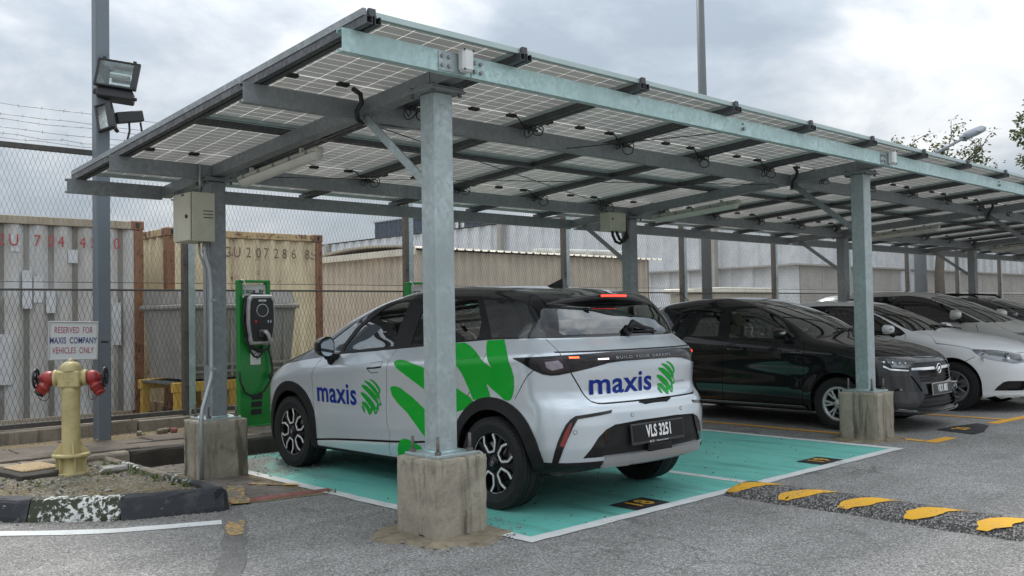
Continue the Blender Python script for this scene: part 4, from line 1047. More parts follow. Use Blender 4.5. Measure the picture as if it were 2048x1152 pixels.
# ================================================================ trees
def m_leaf():
    g = NT('leaf'); i = g.n('ShaderNodeObjectInfo'); p = g.world(); a = g.noise(p, 1.4, 3)
    c = g.mix(g.ramp(a, [(.35, 0.), (.65, 1.)]), (.035, .055, .018), (.10, .125, .04))
    d = g.n('ShaderNodeBsdfPrincipled'); g.put(d.inputs['Base Color'], c); d.inputs['Roughness'].default_value = .6
    tr = g.n('ShaderNodeBsdfTranslucent'); g.put(tr.inputs[0], g.mix(.5, c, (.16, .18, .05))); m = g.n('ShaderNodeMixShader'); m.inputs[0].default_value = .3
    g.put(m.inputs[1], d.outputs[0]); g.put(m.inputs[2], tr.outputs[0]); g.done(m.outputs[0])
m_leaf(); pbr('bark', (.12, .095, .07), .9, var=.3, scale=8, bump=.5, bscale=12)
def tree(label, loc, H, R, zc, nb, dens, seed, leaf=.16):
    random.seed(seed); t = thing('tree', label, 'tree', loc)
    br = MB(); tips = []
    br.tube([(0, 0, 0), (.15, .1, H * .3), (.1, -.1, H * .5), (.3, .1, H * .66)], [.26, .2, .16, .10], 9)
    for k in range(nb):
        a = k * 2.4 + U(-.3, .3); z0 = H * U(.42, .66); r = R * U(.55, 1.0); z1 = zc + (H - zc) * U(-.55, .85)
        p0 = Vector((.1, 0, z0)); p2 = Vector((cos(a) * r, sin(a) * r, z1)); p1 = (p0 + p2) / 2 + Vector((0, 0, U(.2, .8)))
        br.tube([p0, (p0 + p1) / 2 + Vector((0, 0, .1)), p1, (p1 + p2) / 2, p2], [.07, .05, .035, .022, .01], 5)
        for q in range(7):
            s_ = U(.35, 1.05); b = p0.lerp(p2, s_) + Vector((0, 0, .5 * (1 - s_))); e = b + Vector((U(-1, 1), U(-1, 1), U(-.3, 1.1))) * R * .24
            br.tube([b, (b + e) / 2 + Vector((0, 0, .06)), e], [.018, .012, .005], 4); tips.append((b, e))
    br.build('trunk', 'bark', t)
    V, F = [], []
    for (b, e) in tips:
        for k in range(int(dens * U(.5, 1.5))):
            p = b.lerp(e, U(.35, 1.12)) + Vector((random.gauss(0, .13), random.gauss(0, .13), random.gauss(0, .11)))
            d = Vector((U(-1, 1), U(-1, 1), U(-.9, .3))).normalized(); n = d.orthogonal().normalized(); n = Matrix.Rotation(U(0, 6.28), 3, d) @ n
            l = leaf * U(.6, 1.3); w = l * .26; i = len(V)
            V += [p, p + d * l * .45 + n * w, p + d * l, p + d * l * .45 - n * w]; F.append((i, i + 1, i + 2, i + 3))
    mb = MB(); mb.add(V, F); c = mb.build('crown', 'leaf', t); return t
tree('thin airy tree with small scattered leaves behind the street lamp', (37.2, 12.75, 0), 9.2, 2.7, 7.3, 22, 24, 21, .16)
tree('denser leafy tree at the right edge of the sky', (41.2, 9.1, 0), 10.6, 2.1, 7.9, 24, 40, 4, .2)
# ================================================================ street furniture in front
pbr('hydrant_cream', (.50, .42, .20), .48, var=.1, scale=6, dirt=.55, bump=.6, bscale=28); pbr('valve_red', (.33, .028, .028), .42, var=.2, scale=12, dirt=.4, bump=.6, bscale=30); pbr('wheel_black', (.014, .015, .018), .35, var=.2)
pbr('chain_rust', (.10, .06, .045), .7, .3, .3, 30)
HY = thing('fire_hydrant', 'cream pillar hydrant with two red valves and black handwheels', 'fire hydrant', (-1.27, 4.02, .10), radians(-33))
def boltring(mb, r, z0, z1, n, s=.012):
    for k in range(n):
        a = 2 * pi * k / n; mb.tube([(r * cos(a), r * sin(a), z0), (r * cos(a), r * sin(a), z1)], s, 6, smooth=False)
mb = MB(); mb.lathe([(0, -.02), (.122, -.02), (.122, .022), (.118, .028), (.095, .03), (.088, .045), (.086, .135), (.094, .15)], 32); mb.build('base_ring', 'hydrant_cream', HY)
for k in range(6):
    a = 2 * pi * k / 6; mb = MB(); mb.box((.095 * cos(a), .095 * sin(a), .085), (.045, .014, .11), .003, rot=rotz(a)); mb.build('base_rib', 'hydrant_cream', HY)
mb = MB(); mb.lathe([(.09, .15), (.140, .152), (.143, .158), (.143, .172), (.138, .177), (.075, .178)], 32); boltring(mb, .115, .135, .152, 6); mb.build('flange', 'hydrant_cream', HY)
for k in range(4):
    mb = MB(); a = 2 * pi * k / 4 + .4
    t_ = Vector((cos(a), sin(a), 0)); n_ = Vector((-sin(a), cos(a), 0)) * .005
    P = [t_ * .065 + Vector((0, 0, .176)), t_ * .135 + Vector((0, 0, .178)), t_ * .068 + Vector((0, 0, .27))]
    mb.add([p - n_ for p in P] + [p + n_ for p in P], [(0, 1, 2), (5, 4, 3), (0, 3, 4, 1), (1, 4, 5, 2), (2, 5, 3, 0)]); mb.build('gusset', 'hydrant_cream', HY)
mb = MB(); mb.lathe([(.073, .17), (.070, .19), (.069, .60), (.071, .66), (.074, .672), (.074, .69), (.070, .695), (.070, .72)], 32); c_ = mb.build('barrel', 'hydrant_cream', HY)
mb = MB(); put_text(mb, '1001', .045, (.0, -.0695, .46), (0, 0, 1), (-1, 0, 0), lift=0); put_text(mb, '1990', .045, (.0, -.0695, .58), (0, 0, 1), (-1, 0, 0), lift=0)
mb.v = [(x, -math.sqrt(max(1e-6, .0712 ** 2 - x * x)), z) for x, y, z in mb.v]; mb.build('cast_number', 'hydrant_cream', c_)
mb = MB(); mb.box((0, 0, .775), (.165, .155, .135), .012); bx_ = mb.build('valve_head', 'hydrant_cream', HY)
mb = MB(); mb.lathe([(.083, .84), (.082, .865), (.070, .893), (.045, .912), (.022, .918), (.020, .930), (.012, .938), (0, .939)], 28); mb.build('dome_cap', 'hydrant_cream', HY)
mb = MB()                                         # embossed mark: a smiling pair of arcs over a small letter
for c0 in (-.022, .022): mb.tube([(c0 + .016 * cos(a), -.0785, .795 + .016 * sin(a)) for a in np.linspace(pi, 2 * pi, 9)], .0028, 5)
mb.tube([(.045 * cos(a), -.0785, .785 + .028 * sin(a)) for a in np.linspace(pi * 1.08, pi * 1.92, 11)], .0028, 5); put_text(mb, 'E', .03, (0, -.0785, .735), (1, 0, 0), (0, 0, 1), lift=.002); mb.build('cast_emblem', 'hydrant_cream', bx_)
for s_ in (-1, 1):
    mb = MB(); mb.lathe([(.058, s_ * .075), (.058, s_ * .10), (.066, s_ * .103), (.066, s_ * .125), (.05, s_ * .128)], 24, 'x', (0, 0, .785)); mb.build('outlet_collar', 'hydrant_cream', HY)
    mb = MB(); mb.lathe([(.045, s_ * .126), (.054, s_ * .135), (.058, s_ * .16), (.056, s_ * .185), (.045, s_ * .205), (.030, s_ * .212), (.028, s_ * .235), (.0, s_ * .236)], 20, 'x', (0, 0, .785))
    boltring(mb, .0, 0, .0001, 0); vb = mb.build('valve', 'valve_red', HY)
    mb = MB(); d = Vector((s_ * .55, -.25, -.80)).normalized(); o_ = Vector((s_ * .155, 0, .775)); mb.tube([o_, o_ + d * .065, o_ + d * .066, o_ + d * .088, o_ + d * .089, o_ + d * .130], [.040, .040, .050, .050, .046, .044], 14); mb.build('hose_outlet', 'valve_red', vb)
    mb = MB(); mb.tube([o_ + d * .131, o_ + d * .150], .040, 14); mb.tube([o_ + d * .15, o_ + d * .156], .014, 8); mb.build('outlet_cap', 'wheel_black' if s_ < 0 else 'valve_red', vb)
    w = MB(); cx_ = s_ * .262; N_ = 28
    w.tube([(cx_, .075 * cos(2 * pi * k / N_), .785 + .075 * sin(2 * pi * k / N_)) for k in range(N_)], .010, 8, closed=True)
    for k in range(5):
        a = 2 * pi * k / 5 + .3; w.tube([(cx_ - s_ * .004, 0, .785), (cx_, .072 * cos(a), .785 + .072 * sin(a))], .0075, 6)
    w.tube([(s_ * .23, 0, .785), (s_ * .278, 0, .785)], .015, 8); w.build('handwheel', 'wheel_black', HY)
    ch = MB(); P = []
    a0 = o_ + d * .06 + Vector((-s_ * .045, -.02, 0)); a1 = o_ + d * .145 + Vector((-s_ * .01, -.03, -.02))
    for k in range(15):
        u = k / 14; P.append(a0.lerp(a1, u) + Vector((-s_ * .02 * sin(pi * u), -.01, -.07 * sin(pi * u))))
    ch.tube(P, .0035, 5); ch.build('cap_chain', 'chain_rust', vb)
# reserved sign on its own thin post
pbr('sign_white', (.66, .68, .69), .42, var=.05, scale=3, dirt=.15, dcol=(.42, .42, .40)); pbr('sign_frame', (.50, .50, .49), .4, .3, .1, dirt=.3); pbr('sign_red', (.36, .035, .075), .5, var=.1); pbr('sign_blue', (.035, .06, .20), .5, var=.1); pbr('sign_post', (.08, .085, .09), .6, var=.2)
SG = thing('reserved_sign', 'white sign reading RESERVED FOR MAXIS COMPANY VEHICLES ONLY behind the hydrant', 'sign', (-.80, 5.42, .13), radians(1.0))
mb = MB(); mb.tube([(.0, .03, 0), (.0, .03, 1.10)], .02, 8); mb.build('sign_post', 'sign_post', SG)
Rt = Matrix.Rotation(radians(1.6), 3, 'Y')
def SP(x, y, z): return Vector((0, 0, 1.025)) + Rt @ Vector((x, y, z))
mb = MB(); mb.box(SP(0, 0, 0), (.445, .014, .362), .002, Rt); mb.build('sign_board', 'sign_white', SG)
mb = MB()
for c, d in (((0, -.006, .178), (.455, .02, .014)), ((0, -.006, -.178), (.455, .02, .014)), ((-.2205, -.006, 0), (.014, .02, .342)), ((.2205, -.006, 0), (.014, .02, .342))): mb.box(SP(*c), d, .003, Rt)
mb.build('sign_frame', 'sign_frame', SG)
for tx, z, m, b in (('RESERVED  FOR', .098, 'sign_red', 0), ('MAXIS  COMPANY', .0, 'sign_blue', .0012), ('VEHICLES  ONLY', -.095, 'sign_red', 0)):
    mb = MB(); put_text(mb, tx, .085, SP(0, -.0072, z), Rt @ Vector((1, 0, 0)), Rt @ Vector((0, 0, 1)), bold=b, sx=.60 if 'MAX' in tx else .585, spacing=1.02, lift=.002); mb.build('sign_lettering', m, SG)
# inspection cover in the gravel
pbr('tile_cream', (.52, .40, .24), .7, var=.15, scale=20, dirt=.3); 
t = thing('inspection_cover', 'worn cream ribbed cover on a dark concrete slab beside the hydrant', 'cover', (-1.50, 4.26, .105), radians(8))
mb = MB(); mb.box((.0, -.02, .018), (.40, .56, .05), .006); mb.build('cover_slab', 'kerb_dark', t)
mb = MB(); mb.box((.03, .06, .052), (.30, .36, .016), .004)
for k in range(11): mb.box((-.1 + k * .026, .06, .062), (.012, .34, .008), .002)
mb.build('cover_plate', 'tile_cream', t)
t = thing('broken_lump', 'small grey lump of broken concrete lying in the gravel right of the hydrant', 'rubble', (-.98, 3.92, .11))
mb = MB(); mb.box((0, 0, .015), (.20, .12, .05), .012); mb.v = [(a + random.gauss(0, .01), b + random.gauss(0, .01), c + random.gauss(0, .006)) for a, b, c in mb.v]; mb.build('lump', 'concrete_pale', t)
random.seed(9)
t = thing('brick_bits', 'few broken brown brick bits lying on the sand beside the plinth', 'rubble', (.12, 5.66, .16))
for k in range(5):
    mb = MB(); mb.box((U(-.25, .3), U(-.06, .06), .02), (U(.05, .12), U(.04, .07), .045), .008, rotz(U(0, 3))); mb.v = [(a + random.gauss(0, .004), b + random.gauss(0, .004), c) for a, b, c in mb.v]; mb.build('brick', 'red_brick' if k == 2 else 'mortar', t)

# ---------------------------------------------------------------- charging posts
pbr('charger_green', (.004, .22, .028), .38, var=.05, scale=3, coat=.25); pbr('charger_black', (.010, .010, .011), .28, var=.1); pbr('charger_silver', (.42, .41, .41), .38, .6, .05); pbr('charger_ring', (.50, .52, .52), .3, .5, .05); pbr('charger_screen', (.012, .013, .015), .1)
pbr('decal_black', (.012, .014, .014), .5); pbr('decal_white', (.80, .82, .82), .5, var=.02); pbr('decal_green', (.02, .38, .22), .5); pbr('cable_black', (.014, .014, .015), .5, var=.2); pbr('button_red', (.50, .03, .03), .4); pbr('notice_white', (.74, .74, .72), .5, var=.08, dirt=.2)
def charger(label, loc):
    t = thing('charging_post', label, 'EV charger', loc, 0, 'green charging posts in front of the fence')
    Wd, Ht, Dp = .372, 1.59, .09
    mb = MB(); mb.box((0, 0, (Ht - .19) / 2), (Wd, Dp, Ht - .19), .004); mb.box((-Wd / 2 + .02, 0, Ht - .105), (.04, Dp, .17), .003); mb.box((Wd / 2 - .02, 0, Ht - .105), (.04, Dp, .17), .003); mb.box((0, 0, Ht - .015), (Wd, Dp, .03), .003); mb.build('post_panel', 'charger_green', t)
    mb = MB(); mb.box((0, 0, .008), (Wd + .10, .22, .016), .003); mb.build('base_plate', 'charger_green', t)
    mb = MB(); mb.box((0, -.012, Ht - .11), (Wd - .084, .01, .115), .002); pl = mb.build('name_board', 'notice_white', t)
    mb = MB(); put_text(mb, 'XICOM', .048, (-.040, -.0172, Ht - .128), (1, 0, 0), (0, 0, 1), bold=.002, sx=.72, lift=.001); put_text(mb, 'EV', .056, (.090, -.0172, Ht - .128), (1, 0, 0), (0, 0, 1), bold=.003, sx=.9, lift=.001); mb.build('board_lettering', 'decal_black', pl)
    mb = MB()
    for k in range(3): mb.box((-.123 + (0 if k % 2 == 0 else .004), -.0180, Ht - .128 + (k - 1) * .016), (.030, .002, .010))
    mb.build('board_logo', 'decal_green', pl)
    # charger unit: rounded shield with a silver rim
    zc, w, h = 1.155, .315, .54
    def outline(sc, n=8):
        P = []; x1, z1, zb = w / 2 * sc, h / 2 * sc, -h / 2 * sc
        pts = [(-x1 * .94, z1 - .04), (-x1 * .78, z1), (x1 * .78, z1), (x1 * .94, z1 - .04), (x1, .10), (x1, -.04), (x1 * .93, -.12), (x1 * .86, -.17), (x1 * .88, zb + .05), (x1 * .76, zb), (-x1 * .76, zb), (-x1 * .88, zb + .05), (-x1 * .86, -.17), (-x1 * .93, -.12), (-x1, -.04), (-x1, .10)]
        return pts[::-1]
    u = MB()
    def prismy(mb, P, y0, y1, y2, sc2, mi=0):
        n = len(P); V = [(a, y0, zc + b) for a, b in P] + [(a, y1, zc + b) for a, b in P] + [(a * sc2, y2, zc + b * sc2) for a, b in P]
        F = [(i, (i + 1) % n, n + (i + 1) % n, n + i) for i in range(n)] + [(n + i, n + (i + 1) % n, 2 * n + (i + 1) % n, 2 * n + i) for i in range(n)] + [tuple(range(2 * n, 3 * n))]
        mb.add(V, F, mi)
    prismy(u, outline(.97), -.045, -.14, -.15, .99); cu = u.build('charger_body', 'charger_black', t)
    u = MB(); prismy(u, outline(1.0), -.150, -.185, -.20, .95); u.build('silver_rim', 'charger_silver', cu)
    u = MB(); prismy(u, outline(.87), -.19, -.204, -.208, .99); fa = u.build('charger_face', 'charger_black', cu)
    u = MB(); u.lathe([(.070, -.207), (.071, -.213), (.063, -.214), (.062, -.207)], 36, 'y', (0, 0, zc + .10)); u.build('socket_ring', 'charger_ring', fa)
    u = MB(); u.lathe([(.061, -.2095), (.0, -.2096)], 32, 'y', (0, 0, zc + .10)); u.build('socket_face', 'charger_screen', fa)
    u = MB(); put_text(u, 'EXICOM', .028, (.0, -.2085, zc + .205), (1, 0, 0), (0, 0, 1), bold=.002, sx=.85, lift=.001); u.build('face_lettering', 'decal_white', fa)
    u = MB(); u.lathe([(.016, -.2085), (.016, -.215), (.0, -.216)], 14, 'y', (-.078, 0, zc - .02)); u.build('stop_button', 'button_red', fa)
    u = MB()
    for s_ in (-1, 1):
        for r in (.010, .018): u.tube([(.082 + s_ * (.002 + r * cos(a)), -.2095, zc - .02 + r * 1.1 * sin(a)) for a in np.linspace(-.9, .9, 7)], .003, 4)
    u.build('contact_mark', 'decal_white', fa)
    u = MB(); u.box((.01, -.215, zc - .155), (.13, .05, .10), .02); u.build('holster', 'charger_black', fa)
    u = MB(); u.tube([(.0, -.235, zc - .12), (.03, -.265, zc - .155), (.055, -.27, zc - .215), (.062, -.25, zc - .27)], [.020, .021, .019, .017], 10); u.build('plug_handle', 'charger_silver', fa)
    c = MB(); c.tube([(.062, -.25, zc - .27), (.06, -.22, zc - .315), (.0, -.18, zc - .335), (-.07, -.12, zc - .30), (-.13, -.10, zc - .20), (-.163, -.09, zc - .0), (-.14, -.09, zc + .2), (-.05, -.09, zc + .285), (.06, -.09, zc + .28), (.15, -.09, zc + .2), (.185, -.10, zc - .02), (.17, -.11, zc - .22), (.10, -.13, zc - .32), (.0, -.13, zc - .35), (-.10, -.11, zc - .30), (-.15, -.09, zc - .2)], .0125, 8); c.build('charging_cable', 'cable_black', t)
    c = MB(); c.tube([(-.10, -.08, zc - .24), (-.08, -.08, zc - .34), (-.03, -.075, zc - .40), (.02, -.075, zc - .41), (.06, -.075, zc - .37), (.05, -.075, zc - .29)], .011, 7); c.tube([(.12, -.09, zc - .30), (.155, -.10, zc - .42), (.165, -.11, zc - .55), (.14, -.12, zc - .66), (.06, -.11, zc - .78), (-.06, -.10, zc - .83), (-.15, -.09, zc - .78), (-.20, -.08, zc - .66), (-.205, -.07, zc - .55)], .0115, 8); c.build('loose_cable', 'cable_black', t)
    c = MB(); c.tube([(.12, -.12, zc - .63), (.16, -.13, zc - .62), (.20, -.13, zc - .615)], [.026, .034, .03], 10); c.build('cable_plug', 'cable_black', t)
    c = MB(); c.box((-.005, -.052, .75), (.115, .022, .17), .004); n_ = c.build('notice_plate', 'notice_white', t)
    c = MB(); c.tube([(-.03, -.064, .77), (.0, -.065, .80), (.03, -.064, .785), (.0, -.064, .76), (.01, -.064, .72)], .004, 5); c.build('seal_wire', 'cable_black', n_)
    c = MB()
    for k in range(3):
        z = .315 - k * .082; c.add([(-.055 - k * .006, -.0462, z - .031), (.075 - k * .006, -.0462, z - .031), (.081 - k * .006, -.0462, z + .031), (-.049 - k * .006, -.0462, z + .031)], [(0, 1, 2, 3)])
    c.build('bar_mark', 'decal_black', t)
    c = MB(); c.tube([(-.17, -.05, Ht), (-.14, -.055, Ht - .005), (-.115, -.055, Ht - .06), (-.118, -.05, Ht - .09)], .006, 5); c.build('tie_string', 'notice_white', t)
    return t
charger('green charging post with a black and silver charger left of the silver hatchback', (1.087, 5.45, .168))
charger('green charging post mostly hidden behind the roof of the silver hatchback', (3.36, 5.45, .168))
for x in (1.087, 3.36): sheet('charger_pad', rect(x - .32, 5.25, x + .32, 5.7), .167, 'concrete_pale')

# ---------------------------------------------------------------- speed hump
SH = thing('speed_hump', 'rough asphalt speed hump with slanted yellow stripes', 'speed hump')
HX0, HX1, HYA, HYB = 1.93, 2.33, .0, -4.8
def hump(x):
    u = (x - HX0) / (HX1 - HX0); return .088 * max(0., sin(pi * min(1, max(0, u)))) ** .62
def hp(u, v):
    y = HYA + (HYB - HYA) * v; w = min(1, (HYA - y) / .10 + .12) ** .5
    x = HX0 + (HX1 - HX0) * u + (.012 * sin(y * 5) + .006 * sin(y * 17)) + (0.0 if v else .05 * (.5 - u)) - .02 * v
    return (x + random.gauss(0, .0025), y, max(0.0, hump(HX0 + (HX1 - HX0) * u) * w + random.gauss(0, .0013)) if 0 < u < 1 else 0.0)
random.seed(2)
mb = MB(); mb.grid(hp, 16, 150, flip=True); mb.build('hump_body', 'hump_asphalt', SH)
for k in range(11):
    mb = MB(); y0 = -.08 - .43 * k
    def st(u, v, y0=y0):
        uu = .05 + .88 * u
        x = HX0 + (HX1 - HX0) * uu - .004 * k; wd = .185 * (1 - u ** 2.2) * (1 if u > .16 else .30 + 4.4 * u) + .004
        y = y0 - .06 + .16 * (1 - u) ** 2 * 0 - .34 * u ** 1.5 * .9 + (v - .5) * wd + .12 * (1 - u) - .06 + .012 * sin(9 * u + k) + random.gauss(0, .006)
        return (x + .012 * sin(y * 5) + .006 * sin(y * 17) - .02 * (-(y) / 4.8), y, hump(HX0 + (HX1 - HX0) * uu) * min(1, max(.05, (HYA - y) / .10 + .12)) ** .5 + .0035)
    mb.grid(st, 18, 8, flip=True); mb.build('stripe', 'hump_yellow', SH)
# ---------------------------------------------------------------- car bodies: one smooth field per car
def curve(pts, sigma=.03):
    pts = sorted(pts); t = np.array([a for a, b in pts], float); v = np.array([b for a, b in pts], float)
    st = .004; T = np.arange(t[0] - .6, t[-1] + .6, st)
    s0 = (v[1] - v[0]) / (t[1] - t[0]); s1 = (v[-1] - v[-2]) / (t[-1] - t[-2])
    V = np.interp(T, t, v)
    V = np.where(T < t[0], v[0] + (T - t[0]) * s0, V); V = np.where(T > t[-1], v[-1] + (T - t[-1]) * s1, V)
    n = max(1, int(3 * sigma / st)); k = np.exp(-.5 * (np.arange(-n, n + 1) * st / sigma) ** 2); k /= k.sum()
    V = np.convolve(np.pad(V, n, mode='edge'), k, 'valid')
    return lambda x: np.interp(x, T, V)

def smax(a, b, k):
    h = np.clip(.5 + .5 * (a - b) / k, 0, 1)
    return b * (1 - h) + a * h + k * h * (1 - h)

class Body:
    """field < 0 inside; local axes: x forward from the rear axle, y left, z up from the ground"""
    def __init__(s, **k):
        s.__dict__.update(k)
    def W(s, x, z):
        d = z - s.belt(x)
        w = s.plan(x) + s.sec(d)
        for (xa, r) in ((0, s.flare), (s.wb, s.flare)):
            rr = np.sqrt((x - xa) ** 2 + (z - s.rw) ** 2)
            w = w + r * np.exp(-((rr - s.rw - .04) / .09) ** 2) * np.clip((s.belt(x) - .05 - z) / .15, 0, 1)
        return w
    def F(s, P):
        x, y, z = P[:, 0], np.abs(P[:, 1]), P[:, 2]
        mid = s.xmid
        yy = (y / .75) ** 2
        xs = x + np.where(x > mid, 1, 0) * s.wcurve * yy * np.clip((x - mid) / .5, 0, 1)
        zt = s.top(xs); sl = (s.top(xs + .02) - s.top(xs - .02)) / .04
        f1 = (z - zt + s.crown * y * y) / np.sqrt(1 + sl * sl)
        xf = s.front(z); sf = (s.front(z + .02) - s.front(z - .02)) / .04
        f2 = (x - xf + s.fcurve * yy + s.fcorner * (y / .8) ** 6) / np.sqrt(1 + sf * sf)
        xr = s.rear(z); sr = (s.rear(z + .02) - s.rear(z - .02)) / .04
        f3 = (xr + s.rcurve * yy + s.rcorner * (y / .8) ** 6 - x) / np.sqrt(1 + sr * sr)
        f4 = (y - s.W(x, z)) * .96
        f5 = (s.bottom - z)
        f = smax(smax(f1, f2, s.kf), f3, s.kr)
        f = smax(f, f4, s.ks)
        return smax(f, f5, .04)
    def N(s, P, e=.003):
        g = np.empty_like(P)
        for i in range(3):
            d = np.zeros(3); d[i] = e
            g[:, i] = s.F(P + d) - s.F(P - d)
        return g / np.maximum(np.linalg.norm(g, axis=1, keepdims=True), 1e-9)
    def solve(s, A, B, it=34):
        """A inside, B outside -> point on the surface"""
        lo = np.zeros(len(A)); hi = np.ones(len(A))
        for _ in range(it):
            m = (lo + hi) / 2
            o = s.F(A + (B - A) * m[:, None]) > 0
            hi = np.where(o, m, hi); lo = np.where(o, lo, m)
            if _ > 22: break
        m = ((lo + hi) / 2)[:, None]
        return A + (B - A) * m
    def sidey(s, x, z):
        x = np.asarray(x, float); z = np.asarray(z, float)
        A = np.stack([x, np.zeros_like(x), z], 1); B = np.stack([x, np.ones_like(x) * 1.3, z], 1)
        return s.solve(A, B)[:, 1]
    def rearx(s, y, z):
        y = np.asarray(y, float); z = np.asarray(z, float)
        return s.solve(np.stack([np.ones_like(y) * .3, y, z], 1), np.stack([np.ones_like(y) * -2., y, z], 1))[:, 0]
    def frontx(s, y, z):
        y = np.asarray(y, float); z = np.asarray(z, float)
        return s.solve(np.stack([np.ones_like(y) * (s.wb + .2), y, z], 1), np.stack([np.ones_like(y) * (s.wb + 2.5), y, z], 1))[:, 0]
    def shell(s, h):
        O0 = np.array([s.x0 - .15, -1.05, 0.]); O1 = np.array([s.x1 + .15, 1.05, s.H + .15])
        I0 = np.array([s.x0 + .75, -.30, s.zi - .12]); I1 = np.array([s.x1 - .75, .30, s.zi])
        sz = O1 - O0
        n = [max(4, int(round(a / h))) for a in sz]
        Vs, Fs = [], []; off = 0
        for ax in range(3):
            for side in (0, 1):
                a, b = [(1, 2), (2, 0), (0, 1)][ax]
                hb = .25 if (ax == 2 and side == 0) else 1
                na, nb = max(4, int(n[a] * hb)), max(4, int(n[b] * hb))
                ga, gb = np.meshgrid(np.linspace(0, 1, na + 1), np.linspace(0, 1, nb + 1), indexing='ij')
                T = np.zeros((ga.size, 3)); T[:, a] = ga.ravel(); T[:, b] = gb.ravel(); T[:, ax] = side
                Vs.append(s.solve(I0 + T * (I1 - I0), O0 + T * (O1 - O0)))
                i = np.arange(na)[:, None] * (nb + 1) + np.arange(nb)[None]
                i = i.ravel() + off
                q = [i, i + nb + 1, i + nb + 2, i + 1]
                if side == 0: q = q[::-1]
                Fs.append(np.stack([q[0], q[1], q[2]], 1)); Fs.append(np.stack([q[0], q[2], q[3]], 1))
                off += ga.size
        return np.concatenate(Vs), np.concatenate(Fs)

def tri_poly(poly):
    from mathutils.geometry import tessellate_polygon
    P = [Vector((a, b, 0)) for a, b in poly]
    out = []
    for t in tessellate_polygon([P]):
        q = np.array([poly[i] for i in t], float)
        ar = (q[1, 0] - q[0, 0]) * (q[2, 1] - q[0, 1]) - (q[1, 1] - q[0, 1]) * (q[2, 0] - q[0, 0])
        if abs(ar) < 1e-10: continue
        out.append(q if ar > 0 else q[::-1])
    return out

def clip_half(R, a, b):
    """split polygon R (rows u,v,x,y,z) by the line a->b: (left part, right part)"""
    d = (b[0] - a[0]) * (R[:, 1] - a[1]) - (b[1] - a[1]) * (R[:, 0] - a[0])
    if (d >= -1e-9).all(): return R, None
    if (d <= 1e-9).all(): return None, R
    L, Q = [], []
    n = len(R)
    for i in range(n):
        j = (i + 1) % n
        if d[i] >= 0: L.append(R[i])
        if d[i] <= 0: Q.append(R[i])
        if (d[i] > 0) != (d[j] > 0) and abs(d[i] - d[j]) > 1e-12 and d[i] != 0 and d[j] != 0:
            p = R[i] + (R[j] - R[i]) * (d[i] / (d[i] - d[j]))
            L.append(p); Q.append(p)
    return (np.array(L) if len(L) > 2 else None), (np.array(Q) if len(Q) > 2 else None)

